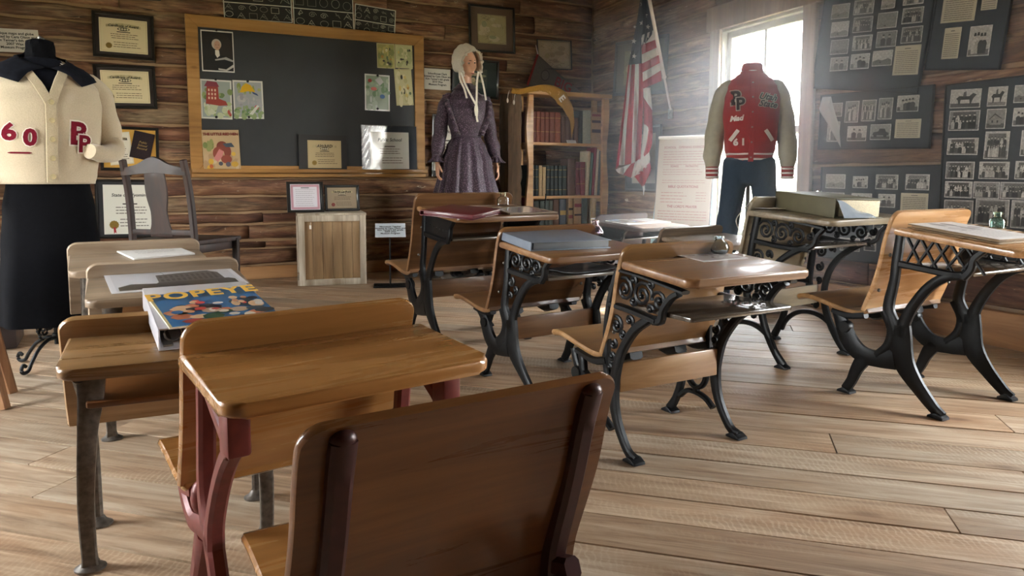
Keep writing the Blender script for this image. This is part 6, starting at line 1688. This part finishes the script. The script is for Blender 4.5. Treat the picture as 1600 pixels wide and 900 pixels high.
# ---- cardigan on a dress form
cb_ = on_floor(66, 572)
FM1 = MX((cb_.x + .06, cb_.y, 0), math.radians(16))
df = thing('dress_form', 'headless dress form in a cream cardigan numbered 60 and long black skirt, left edge', 'mannequin', FM1)
CT = [(.765, 0, 0, .172, .122), (.80, 0, 0, .18, .127), (.9, 0, -.005, .195, .136), (1.0, 0, -.012, .202, .143), (1.08, 0, -.015, .204, .144), (1.15, 0, -.005, .20, .128), (1.2, 0, .005, .183, .107), (1.235, 0, .012, .145, .085), (1.26, 0, .018, .10, .07), (1.275, 0, .02, .07, .06)]
sf = tor(CT); ff = front(CT)
ZV = 1.105
def inV(p): return p.y < -.0 and p.z > ZV and abs(p.x + .012) < (p.z - ZV) * .50
bC, bS = B(), B(); NA, NZ = 96, 60
for i in range(NZ):
    z0, z1 = .765 + (1.275 - .765) * i / NZ, .765 + (1.275 - .765) * (i + 1) / NZ
    for k_ in range(NA):
        a0, a1 = 2 * PI * k_ / NA, 2 * PI * (k_ + 1) / NA
        def cp(a, z):
            p = sf(a, z); w_ = 1 + .012 * math.sin(5 * a + z * 14) * (1 if z < 1.15 else .3) + .01 * math.sin(z * 40 + a * 2) * max(0, (.88 - z) / .12); cx, cy = 0, 0
            return Vector((p.x * w_, p.y * w_, p.z))
        q4 = [cp(a0, z0), cp(a1, z0), cp(a1, z1), cp(a0, z1)]; c = sum(q4, Vector()) / 4
        T = bS if inV(c) else bC
        if T is bS: q4 = [Vector((p.x * .985, p.y * .96, p.z)) for p in q4]
        T.bm.faces.new([T.bm.verts.new(p) for p in q4])
for T in (bC, bS): bmesh.ops.remove_doubles(T.bm, verts=T.bm.verts[:], dist=.0004)
car = bC.done('cardigan', MAT['cardigan'], df); mo = car.modifiers.new('s', 'SOLIDIFY'); mo.thickness = .006; mo.offset = -1
shirt = bS.done('shirt', MAT['navy_cloth'], df)
lofttab([(1.24, 0, .02, .085, .066), (1.27, 0, .022, .062, .056), (1.30, 0, .02, .052, .05), (1.33, 0, .016, .050, .048), (1.345, 0, .012, .046, .045), (1.352, 0, .012, .03, .03)], 16, 28, lambda a, z: 1 + .05 * math.sin(9 * a + z * 60)).done('neck_cover', MAT['black_cloth'], shirt)
b = B(); b.tube([(0, .01, 1.345), (0, .01, 1.365)], .007, 8); b.box((.006, .0, 1.358), (.03, .006, .006), .002, 2, Euler((0, .6, 0)).to_matrix()); b.done('neck_screw', MAT['steel'], shirt)
# pointed collar leaves
for sx in (-1, 1):
    b = B()
    def leaf(u, v):
        # u along the neckline from nape to point, v from neck to outer edge
        a = -PI / 2 + sx * (PI * .92 * (1 - u) + .10); rn = .058 + .0 * u
        pin = Vector((rn * math.cos(a), .018 + .055 * math.sin(a), 1.315 - .085 * u ** 1.6))
        outx = sx * (.075 + .075 * math.sin(PI * min(1, u * .9)) + .03 * u); zo = 1.262 - .02 * u - .07 * u ** 2
        a2 = -PI / 2 + sx * (PI * .92 * (1 - u) + .62)
        po = Vector(((.105 + .05 * u) * math.cos(a2), .02 + (.10 + .055 * u) * math.sin(a2), zo - .01 * u))
        p = pin.lerp(po, v); p.z += .014 * math.sin(PI * v) * (1 - .4 * u)
        cx, cy, rx, ry = interp(CT, p.z); rx += .021; ry += .022
        k = math.sqrt(((p.x - cx) / rx) ** 2 + ((p.y - cy) / ry) ** 2)
        if k < 1 and p.z < 1.285: p.x = cx + (p.x - cx) / k; p.y = cy + (p.y - cy) / k
        return p
    b.grid(leaf, 16, 6); o = b.done('collar', MAT['navy_cloth'], shirt); mo = o.modifiers.new('s', 'SOLIDIFY'); mo.thickness = .004
# ribbed front band, hem rib and buttons
o = band(ff, [(-.012, .772), (-.012, .9), (-.012, 1.0), (-.012, ZV - .005)], .042, .005).done('button_band', MAT['cardigan_rib'], car)
for sx in (-1, 1): band(ff, [(-.012 + sx * .004, ZV - .02), (-.012 + sx * .035, ZV + .055), (-.012 + sx * .062, ZV + .105), (-.012 + sx * .078, ZV + .135)], .036, .006).done('neck_band', MAT['cardigan_rib'], car)
for z in (.795, .868, .943, 1.017, 1.088):
    b = B(); b.lathe([(.001, 0), (.0105, 0), (.0115, .002), (.0105, .0045), (.007, .003), (.001, .003)], 16); p = ff(-.012, z); b.done('button', MAT['button'], car, M=MX(p + Vector((0, -.006, 0)), 0, PI / 2))
lettering_on(ff, R2(-.150, .965, .06), 'numeral', '6', car, .088, 'white_felt', .007, .0005); lettering_on(ff, R2(-.150, .965, .06), 'numeral', '6', car, .088, 'crimson_felt', .0035, .002)
lettering_on(ff, R2(-.085, .945, -.03), 'numeral', '0', car, .088, 'white_felt', .007, .0005); lettering_on(ff, R2(-.085, .945, -.03), 'numeral', '0', car, .088, 'crimson_felt', .0035, .002)
b = B(); b.loft([[ff(-.155 + .075 * i / 8, .888 + (-.0035 if i not in (0, 8) else -.001)) + Vector((0, -.002, 0)), ff(-.155 + .075 * i / 8, .888 + (.0035 if i not in (0, 8) else .001)) + Vector((0, -.002, 0))] for i in range(9)], False); b.done('stripe', MAT['crimson_felt'], car)
lettering_on(ff, R2(.085, .965, -.04), 'letter_patch', 'B', car, .125, 'white_felt', .010, .0005); lettering_on(ff, R2(.085, .965, -.04), 'letter_patch', 'B', car, .125, 'crimson_felt', .004, .002)
lettering_on(ff, R2(.105, .925, -.04), 'letter_patch', 'P', car, .095, 'white_felt', .008, .003); lettering_on(ff, R2(.105, .925, -.04), 'letter_patch', 'P', car, .095, 'crimson_felt', .003, .0045)
# sleeves: one tucked into the pocket, one hanging
sl = sleeve([(.11, .008, 1.185), (.158, .005, 1.175), (.195, .0, 1.13), (.222, -.01, 1.02), (.238, -.02, .94), (.232, -.05, .905), (.195, -.10, .89), (.145, -.135, .895), (.118, -.15, .90)], [.03, .06, .064, (.056, .07), (.048, .066), (.042, .06), (.036, .05), (.034, .042), (.03, .036)], .05, 3, 18).done('sleeve', MAT['cardigan'], car)
sleeve([(-.11, .008, 1.185), (-.16, .005, 1.175), (-.205, .01, 1.11), (-.235, .01, 1.0), (-.25, .0, .87), (-.25, -.01, .75), (-.245, -.015, .69)], [.03, .06, .064, .058, .054, .046, .038], .05, 5, 18).done('sleeve', MAT['cardigan'], car)
lofttab([(.19, 0, .0, .20, .165), (.3, 0, 0, .195, .158), (.5, 0, 0, .178, .14), (.66, 0, 0, .165, .126), (.78, 0, 0, .148, .106)], 30, 60, lambda a, z: 1 + .035 * math.sin(7 * a + 1) * max(0, (.75 - z) / .56)).done('skirt', MAT['black_cloth'], df)
# scrolled iron stand
b = B(); b.tube([(0, 0, .09), (0, 0, .8)], .012, 10); b.ball((0, 0, .13), (.02, .02, .014)); b.done('pole', MAT['iron'], df)
for i in range(4):
    a = PI / 4 + i * PI / 2 - math.radians(8); ca, sa = math.cos(a), math.sin(a)
    pr = [(.005, .118), (.05, .116), (.10, .09), (.14, .045), (.16, .015), (.185, .01), (.195, .025), (.185, .042), (.172, .034)]
    b = B(); b.tube([(p.x * ca, p.x * sa, p.y) for p in smooth([Vector(p) for p in pr], 4)], .0075, 8); b.done('leg', MAT['iron'], df)
    b = B()
    for (cy_, cz_, r_, a0, tn) in ((.07, .155, .032, -1.4, 1.25), (.035, .175, .022, 2.0, -1.2)):
        b.tube([(p[0] * ca, p[0] * sa, p[1]) for p in spiral(cy_, cz_, r_, r_ * .2, a0, tn, 18)], .0055, 6)
    b.done('scroll', MAT['iron'], df)

# ---- clerk: a full figure in a purple dress and bonnet
mb_ = on_floor(729, 434)
FM2 = MX((mb_.x, mb_.y, 0), math.radians(-8))
mq = thing('mannequin_clerk', 'mannequin in a purple dotted long dress and white ruffled bonnet, hands at the sides', 'mannequin', FM2)
b = B(); b.lathe([(.001, 0), (.2, 0), (.205, .004), (.2, .014), (.001, .016)], 40); b.done('base_plate', MAT['white_gloss'], mq)
HZ_ = 1.665       # head centre height
HR = Euler((math.radians(12), math.radians(-8), math.radians(17))).to_matrix()
HC = Vector((.0, -.01, HZ_))
def head_mesh(b):
    nu, nv = 56, 44
    def f(u, v):
        th = 2 * PI * u; ph = PI * (.02 + .96 * v)
        d = Vector((math.sin(ph) * math.sin(th), -math.sin(ph) * math.cos(th), math.cos(ph)))      # front is -y
        x, y, z = d.x * .070, d.y * .092, d.z * .112
        if z < 0:                                             # jaw narrows
            t = -z / .112; x *= 1 - .34 * t ** 1.5; y *= 1 - .18 * t ** 2 if y < 0 else 1 - .35 * t
        fr = max(0, -d.y)
        g = lambda x0, z0, sx_, sz_2: math.exp(-((x - x0) / sx_) ** 2 - ((z - z0) / sz_2) ** 2) * (fr > .2)
        y -= .038 * g(0, -.020, .0115, .016) + .020 * g(0, .005, .009, .022)     # nose
        y -= .010 * g(0, -.062, .020, .010) - .004 * g(0, -.053, .022, .003)    # lips
        y -= .010 * g(0, -.092, .020, .014)                                     # chin
        y += .019 * (g(.027, .013, .015, .011) + g(-.027, .013, .015, .011))    # eye sockets
        y -= .008 * (g(.026, .034, .022, .007) + g(-.026, .034, .022, .007))    # brow
        y -= .005 * (g(.04, -.02, .018, .02) + g(-.04, -.02, .018, .02))        # cheekbones
        return HC + HR @ Vector((x, y, z))
    b.grid(f, nu, nv, wrap=True)
    for v in (0, 1):                                          # close the poles
        pass
    bmesh.ops.holes_fill(b.bm, edges=[e for e in b.bm.edges if e.is_boundary], sides=80)
    for sx in (-1, 1): b.ball(HC + HR @ Vector((sx * .070, .008, -.004)), (.010, .02, .03), seg=12)
def hand_pts(wr, dirv, side, inward):
    """palm and five curled fingers hanging from the wrist"""
    dn = dirv.normalized(); fw = Vector((0, -1, 0)); out = []
    out.append(([wr, wr + dn * .045, wr + dn * .085], [(.019, .022), (.017, .034), (.013, .033)]))
    for i, (o_, ln_) in enumerate(((-.024, .066), (-.008, .076), (.009, .071), (.025, .056))):
        base = wr + dn * .083 + fw * (-o_); p1 = base + dn * ln_ * .42; p2 = p1 + (dn * .85 + inward * .5).normalized() * ln_ * .33; p3 = p2 + (dn * .55 + inward * .85).normalized() * ln_ * .27
        out.append(([base, p1, p2, p3], [.0088, .0082, .0074, .006]))
    t0 = wr + dn * .032 + fw * .026
    out.append(([t0, t0 + (dn * .6 + fw * .8 + inward * .2).normalized() * .032, t0 + (dn * .9 + fw * .55 + inward * .35).normalized() * .062], [.0115, .0095, .0075]))
    return out
b = B(); head_mesh(b)
nk = HC + Vector((0, .012, -.06))
b.tube([nk + Vector((0, 0, .02)), nk + Vector((0, .006, -.06)), Vector((0, .01, 1.50)), Vector((0, .012, 1.44))], [.048, .046, .048, .06], 18)
b.tube([(0, .01, 1.47), (0, .0, 1.40), (0, -.005, 1.25), (0, 0, 1.10), (0, 0, .98), (0, 0, .9)], [(.06, .045), (.10, .066), (.12, .08), (.10, .075), (.14, .09), (.13, .085)], 24, up=(0, 1, 0))
for sx in (-1, 1):
    sh, el, wr = Vector((sx * .125, .01, 1.365)), Vector((sx * .20, .02, 1.13)), Vector((sx * .235, -.025, .915))
    b.tube(smooth([Vector((sx * .08, .01, 1.38)), sh, (sh + el) / 2, el, (el + wr) / 2, wr], 3), [.036] + [.038] * 3 + [.040] * 3 + [.036] * 3 + [.033] * 3 + [.028] * 2 + [.020], 12)
    dn = (wr - el); dn.normalize()
    for pts, rad in hand_pts(wr, Vector((dn.x * .4, dn.y, dn.z)), sx, Vector((-sx, 0, 0))): b.tube(pts, rad, 10, up=(0, 1, 0) if len(rad) == 3 and isinstance(rad[0], tuple) else (0, 0, 1)); b.ball(pts[-1], rad[-1] if not isinstance(rad[-1], tuple) else .012, seg=8)
    b.tube(smooth([(sx * .075, 0, .95), (sx * .085, 0, .7), (sx * .085, -.005, .5), (sx * .085, .01, .3), (sx * .088, .015, .08)], 3), [.085, .08, .075, .07, .066, .06, .055, .056, .054, .05, .044, .038, .036], 14)
body = b.done('body', MAT['skin'], mq); mo = body.modifiers.new('r', 'REMESH'); mo.mode = 'VOXEL'; mo.voxel_size = .0032; mo.use_smooth_shade = True
mo = body.modifiers.new('sm', 'SMOOTH'); mo.iterations = 1; mo.factor = .35
hp = lambda x, y, z: HC + HR @ Vector((x, y, z))
for sx in (-1, 1):
    b = B(); b.ball(hp(sx * .026, -.0725, .013), (.0125, .006, .0065), seg=12, M=HR.to_4x4()); e_ = b.done('eye', MAT['eye_white'], body)
    b = B(); b.ball(hp(sx * .026, -.077, .0125), (.0055, .003, .006), seg=10, M=HR.to_4x4()); b.done('iris', MAT['eye_dark'], e_)
    b = B(); b.tube([hp(sx * (.012 + .008 * i), -.0915 + .0022 * i * i, .031 + .003 * math.sin(i)) for i in range(5)], [.002, .0026, .0026, .002, .0012], 6); b.done('eyebrow', MAT['hair'], body)
b = B(); b.tube([hp(-.016 + .00533 * i, -.0975 + .0011 * (i - 3) ** 2, -.0595 + .001 * math.cos(i * 2.1)) for i in range(7)], [.001, .0022, .003, .0026, .003, .0022, .001], 8); b.tube([hp(-.0135 + .0045 * i, -.0975 + .001 * (i - 3) ** 2, -.0645) for i in range(7)], [.001, .0022, .0032, .0034, .0032, .0022, .001], 8); b.done('lips', MAT['lips'], body)
for sx in (-1, 1):
    b = B(); b.lathe([(.001, -.02), (.03, -.02), (.045, .0), (.04, .03), (.03, .06), (.034, .12), (.03, .14), (.001, .145)], 16, (sx * .088, .01, .036), sx=1, sy=1.2); b.ball((sx * .088, -.06, .045), (.036, .085, .028), seg=16); b.done('shoe', MAT['vinyl_black'], mq)
# dress
BT = [(1.10, 0, 0, .112, .092), (1.14, 0, -.004, .122, .1), (1.22, 0, -.012, .148, .118), (1.30, 0, -.016, .155, .122), (1.37, 0, -.006, .158, .108), (1.42, 0, .004, .138, .088), (1.455, 0, .01, .10, .07), (1.485, 0, .012, .066, .06), (1.515, 0, .01, .058, .054)]
dr = lofttab(BT, 40, 56, lambda a, z: 1 + .012 * math.sin(11 * a) * max(0, (1.25 - z) / .15)).done('bodice', MAT['dress'], mq)
bf = front(BT, .004)
ST = [(.10, 0, 0, .32, .27), (.3, 0, 0, .30, .25), (.6, 0, 0, .255, .215), (.9, 0, 0, .20, .165), (1.04, 0, 0, .15, .125), (1.10, 0, 0, .114, .095), (1.125, 0, 0, .112, .092)]
lofttab(ST, 40, 180, lambda a, z: 1 + (.045 + .05 * max(0, (1.08 - z))) * (math.sin(17 * a + .6 * math.sin(3 * a)) * .7 + math.sin(29 * a) * .3) * max(.15, min(1, (1.12 - z) / .12))).done('skirt', MAT['dress'], mq)
b = B(); b.tube([tor(BT)(2 * PI * i / 40, 1.108) * 1 for i in range(40)], [(.006, .012)] * 40, 8, closed=True); b.done('waistband', MAT['dress_plain'], mq)
for sx in (-1, 1):
    s_ = sleeve([(sx * .08, .01, 1.40), (sx * .125, .01, 1.39), (sx * .16, .01, 1.34), (sx * .186, .015, 1.24), (sx * .206, .018, 1.12), (sx * .226, .0, 1.02), (sx * .236, -.02, .955)], [.03, .055, .058, .054, .052, .054, .038], .06, 3 + sx, 22).done('sleeve', MAT['dress'], mq)
    b = B()
    b.grid(lambda u, v: Vector((sx * .24 + (.034 + .03 * v * v) * math.cos(2 * PI * u) * (1 + .22 * v * math.sin(18 * PI * u)), -.02 - .005 * v + (.034 + .03 * v * v) * math.sin(2 * PI * u) * (1 + .22 * v * math.sin(18 * PI * u)), .965 - .055 * v)), 72, 5, wrap=True)
    o = b.done('cuff_ruffle', MAT['dress'], s_); mo = o.modifiers.new('s', 'SOLIDIFY'); mo.thickness = .002
    # bib ruffle from the shoulder down to the waist
    b = B(); pr = [(sx * .15, 1.425), (sx * .148, 1.37), (sx * .135, 1.30), (sx * .112, 1.22), (sx * .085, 1.15), (sx * .07, 1.115)]; P_ = smooth([Vector(p) for p in pr], 8)
    rows = []
    for i, p in enumerate(P_):
        base = bf(p.x, p.y); wv = math.sin(i * 1.25); rows.append([base, base + Vector((sx * .018, -.012 + .006 * wv, .002)), base + Vector((sx * .042, -.012 + .012 * wv, -.004))])
    b.loft(rows, False); o = b.done('bib_ruffle', MAT['dress'], dr); mo = o.modifiers.new('s', 'SOLIDIFY'); mo.thickness = .002
    b = B()
    b.grid(lambda u, v: Vector(((.058 + .05 * v) * math.cos(-PI / 2 + sx * (.05 + 2.9 * u)), .01 + (.054 + .048 * v) * math.sin(-PI / 2 + sx * (.05 + 2.9 * u)) - .006 * v, 1.512 - .045 * v - .01 * v * math.cos(2.9 * u))), 18, 4)
    o = b.done('collar', MAT['dress_plain'], dr); mo = o.modifiers.new('s', 'SOLIDIFY'); mo.thickness = .003
for i in range(5):
    b = B(); b.ball(bf(0, 1.44 - .06 * i) + Vector((0, -.004, 0)), (.006, .004, .006), seg=10); b.done('button', MAT['dress_plain'], dr)
# bonnet: soft cap with ruffled brim and hanging ties
bo = B()
def cap(u, v):
    th = -PI * .70 + 2 * PI * .70 * u; ph = v * PI * (.645 + .105 * max(0, math.cos(th)) ** 1.5) + .06      # opening to the face
    d = Vector((math.sin(ph) * math.sin(th) , math.cos(ph) , math.sin(ph) * math.cos(th)))
    w_ = 1 + .03 * math.sin(14 * th) * math.sin(ph)
    return HC + HR @ Vector((d.x * .102 * w_, d.y * .128 + .006, d.z * .132 * w_ + .018))
bo.grid(cap, 48, 22)
bon = bo.done('bonnet', MAT['bonnet'], mq); mo = bon.modifiers.new('s', 'SOLIDIFY'); mo.thickness = .003
for rad, amp, off in ((.036, .008, 0), (.022, .007, .012)):
    b = B(); rows = []
    n = 96
    for i in range(n + 1):
        u = i / n; c = cap(u, 1.0); loc = HR.transposed() @ (c - HC); r_ = Vector((loc.x, 0, loc.z - .02)).normalized(); wv = math.sin(u * 2 * PI * 17 + off * 90) * (.6 + .4 * math.sin(u * 47))
        dr_ = .03 * max(0, abs(2 * u - 1) - .55) / .45
        rows.append([HC + HR @ (loc + Vector((0, .004 + off, 0))), HC + HR @ (loc + Vector((0, -rad * .5, -dr_ * .5)) + r_ * (.002 + amp * wv * .6)), HC + HR @ (loc + Vector((0, -rad, -dr_)) + r_ * (.004 + amp * wv))])
    b.loft(rows, False); o = b.done('brim_ruffle', MAT['bonnet'], bon); mo = o.modifiers.new('s', 'SOLIDIFY'); mo.thickness = .002
for pts in ([(-.075, -.075, 1.60), (-.075, -.1, 1.53), (-.05, -.125, 1.46), (-.035, -.14, 1.39)], [(-.065, -.085, 1.59), (-.04, -.11, 1.50), (.0, -.135, 1.41), (.035, -.145, 1.345)], [(.075, -.085, 1.60), (.055, -.11, 1.52), (.045, -.135, 1.42), (.04, -.145, 1.34)], [(.095, -.06, 1.60), (.105, -.09, 1.53), (.118, -.105, 1.45), (.128, -.108, 1.385)], [(.04, -.146, 1.345), (.045, -.148, 1.30), (.042, -.146, 1.25), (.05, -.14, 1.215)], [(.036, -.147, 1.345), (.028, -.15, 1.31), (.035, -.147, 1.26)]):
    b = B(); b.tube(smooth(pts, 5), (.008, .0016), 8, up=(0, 1, 0)); b.done('tie', MAT['bonnet'], bon)

# ---- varsity jacket and jeans
FM3 = MX((3.30, 3.20, 0), math.radians(-42))
jm = thing('jacket_mannequin', 'headless mannequin in a red varsity jacket and dark jeans before the tall window', 'mannequin', FM3)
JT = [(z_, cx_, cy_, rx_ * .84, ry_ * .92) for z_, cx_, cy_, rx_, ry_ in [(.885, 0, 0, .150, .115), (.93, 0, 0, .157, .122), (.96, 0, -.002, .168, .13), (1.05, 0, -.008, .18, .138), (1.15, 0, -.012, .19, .142), (1.25, 0, -.008, .192, .13), (1.32, 0, .0, .178, .11), (1.36, 0, .008, .15, .09), (1.39, 0, .012, .105, .075), (1.405, 0, .014, .078, .066)]]
jk = lofttab(JT, 44, 64, lambda a, z: 1 + .012 * math.sin(6 * a + z * 22)).done('jacket', MAT['jacket_red'], jm)
jf = front(JT, .004)
lofttab([(1.395, 0, .013, .07, .066), (1.42, 0, .014, .062, .058), (1.455, 0, .012, .058, .054), (1.462, 0, .012, .05, .048)], 8, 40).done('collar', MAT['jacket_red'], jk)
for z in (1.415, 1.448):
    b = B(); r_ = .064 if z < 1.43 else .060; b.tube([(r_ * math.cos(2 * PI * i / 40), .013 + (r_ - .007) * math.sin(2 * PI * i / 40), z) for i in range(40)], [(.0025, .004)] * 40, 6, closed=True); b.done('collar_stripe', MAT['flag_white'], jk)
for z in (.905, .935):
    b = B(); f_ = tor(JT); b.tube([Vector((f_(2 * PI * i / 60, z).x * 1.005, f_(2 * PI * i / 60, z).y * 1.005, z)) for i in range(60)], [(.003, .006)] * 60, 6, closed=True); b.done('hem_stripe', MAT['flag_white'], jk)
o = band(jf, [(0, .89), (0, 1.1), (0, 1.3), (0, 1.39)], .03, .003).done('snap_placket', MAT['jacket_red'], jk)
for i in range(6):
    b = B(); b.ball(jf(.0, .915 + .085 * i) + Vector((0, -.004, 0)), (.006, .003, .006), seg=10); b.done('snap', MAT['steel'], jk)
for sx in (-1, 1):
    band(jf, [(sx * .075, 1.07), (sx * .118, 1.01)], .022, .004, 3).done('pocket_welt', MAT['flag_white'], jk)
    s_ = sleeve([(sx * .085, .006, 1.335), (sx * .13, .005, 1.315), (sx * .162, .005, 1.25), (sx * .186, .01, 1.14), (sx * .204, .0, 1.02), (sx * .212, -.02, .92), (sx * .212, -.025, .86)], [.030, .056, .058, .057, .056, .052, .038], .06, 11 + sx, 22).done('sleeve', MAT['leather'], jk)
    c_ = sleeve([(sx * .212, -.025, .868), (sx * .212, -.026, .83), (sx * .211, -.028, .792)], [.036, .037, .034], .01, 2, 20).done('cuff', MAT['jacket_red'], s_)
    for z in (.85, .825, .80):
        b = B(); b.tube([(sx * .212 + .0375 * math.cos(2 * PI * i / 28), -.026 + .0375 * math.sin(2 * PI * i / 28), z) for i in range(28)], [(.002, .0055)] * 28, 6, closed=True); b.done('cuff_stripe', MAT['flag_white'], c_)
lettering_on(jf, R2(-.092, 1.25, .05), 'letter_patch', 'B', jk, .11, 'leather', .010, .0005); lettering_on(jf, R2(-.092, 1.25, .05), 'letter_patch', 'B', jk, .11, 'letter_dark', .004, .002)
lettering_on(jf, R2(-.068, 1.215, .05), 'letter_patch', 'P', jk, .095, 'leather', .008, .003); lettering_on(jf, R2(-.068, 1.215, .05), 'letter_patch', 'P', jk, .095, 'letter_dark', .003, .0045)
lettering_on(jf, R2(.078, 1.235, -.12), 'script_lettering', 'Utah\n State', jk, .05, 'leather', .005, .0005, shear=.35, line=.8); lettering_on(jf, R2(.078, 1.235, -.12), 'script_lettering', 'Utah\n State', jk, .05, 'letter_dark', .0012, .002, shear=.35, line=.8)
lettering_on(jf, R2(-.088, 1.135, .08), 'name_script', 'Mad', jk, .042, 'flag_white', .002, .0005, shear=.3)
lettering_on(jf, R2(-.066, 1.0, .02), 'numeral', '6 1', jk, .052, 'flag_white', .003, .0005)
je = B()
for sx in (-1, 1):
    je.tube(smooth([(sx * .065, 0, .90), (sx * .085, -.005, .75), (sx * .105, -.01, .58), (sx * .128, -.005, .40), (sx * .145, .0, .22), (sx * .155, .0, .05), (sx * .156, -.002, .018)], 4), [(.08, .105), (.082, .105), (.078, .1), (.075, .098), (.072, .094), (.07, .09), (.068, .085), (.066, .08), (.065, .076), (.068, .073), (.066, .07)] + [(.064, .068)] * 6 + [(.066, .07)] * 8, 20, up=(0, 1, 0))
je.tube([(0, 0, .93), (0, 0, .86), (0, 0, .80), (0, -.005, .755)], [(.128, .108), (.14, .112), (.138, .108), (.09, .095)], 32, up=(0, 1, 0))
jeans = je.done('jeans', MAT['denim'], jm); mo = jeans.modifiers.new('r', 'REMESH'); mo.mode = 'VOXEL'; mo.voxel_size = .008; mo.use_smooth_shade = True; mo = jeans.modifiers.new('sm', 'SMOOTH'); mo.iterations = 4
b = B(); b.lathe([(.001, 0), (.15, 0), (.155, .004), (.15, .012), (.001, .014)], 36); b.done('base_plate', MAT['iron'], jm)
b = B(); b.tube([(0, .03, .01), (0, .03, .8)], .012, 10); b.done('pole', MAT['steel'], jm)
b = B(); b.tube(smooth([(-.055, -.11, .50), (-.07, -.14, .56), (-.02, -.15, .63), (.03, -.12, .69)], 5), .0028, 6); b.done('cord', MAT['flag_white'], jm)
# ---------------------------------------------------------------- light, sky, camera
sc = bpy.context.scene
w = bpy.data.worlds.new('sky'); sc.world = w; w.use_nodes = True
nt = w.node_tree; bg = nt.nodes['Background']
tcn = node(nt, 'ShaderNodeTexCoord').outputs['Generated']
zz = node(nt, 'ShaderNodeSeparateXYZ', {0: tcn}).outputs['Z']
nt.links.new(ramp(nt, zz, [(0.0, (.98, .97, .92)), (0.25, (.95, .98, 1.0)), (1.0, (.78, .89, 1.0))]), bg.inputs['Color'])
bg.inputs['Strength'].default_value = SKY
sun = bpy.data.lights.new('sun', 'SUN'); sun.energy = SUN; sun.angle = math.radians(1.0); sun.color = (1, .93, .8)
so = bpy.data.objects.new('sun', sun); COL.objects.link(so); so.rotation_euler = Vector((-0.62, -0.05, -0.75)).to_track_quat('-Z', 'Y').to_euler()
def portal(c, nrm, sx, sy):
    l = bpy.data.lights.new('daylight_portal', 'AREA'); l.shape = 'RECTANGLE'; l.size = sx; l.size_y = sy; l.cycles.is_portal = True
    o = bpy.data.objects.new('daylight_portal', l); COL.objects.link(o); o.location = c; o.rotation_euler = Vector(nrm).to_track_quat('-Z', 'Z').to_euler()
def wcen(P, U, h, N, d): return P + U * ((h[0] + h[1]) / 2) + N * d + Vector((0, 0, (h[2] + h[3]) / 2))
for P, U, N, h in ((RW0, RD, RN, (WU0, WU1, WZ0, WZ1)), (RW0, RD, RN, W2), (Vector((XL, YF, 0)), Vector((0, 1, 0)), Vector((1, 0, 0)), LW[0]), (Vector((XL, YF, 0)), Vector((0, 1, 0)), Vector((1, 0, 0)), LW[1])):
    portal(wcen(P, U, h, N, -0.16), N, h[1] - h[0], h[3] - h[2])
cam = bpy.data.cameras.new('camera'); co = bpy.data.objects.new('camera', cam); COL.objects.link(co)
cam.sensor_fit = 'HORIZONTAL'; cam.sensor_width = 36.0; cam.lens = 36.0 * F_PX / 1600
cam.shift_x = 0.0; cam.shift_y = -(450 - PY) / 1600.0
cam.clip_start = 0.02; cam.clip_end = 300
co.matrix_world = Matrix((RIGHT, UP, -FWD)).transposed().to_4x4(); co.location = EYE
sc.camera = co
sc.view_settings.view_transform = 'Standard'; sc.view_settings.look = 'None'; sc.view_settings.gamma = 1.0; sc.view_settings.use_curve_mapping = False
sc.view_settings.exposure = EXPO
sc.cycles.use_denoising = True
sc.cycles.volume_step_rate = 2.0; sc.cycles.volume_max_steps = 64
sc.cycles.max_bounces = 12; sc.cycles.diffuse_bounces = 6; sc.cycles.transparent_max_bounces = 16

flush_text()
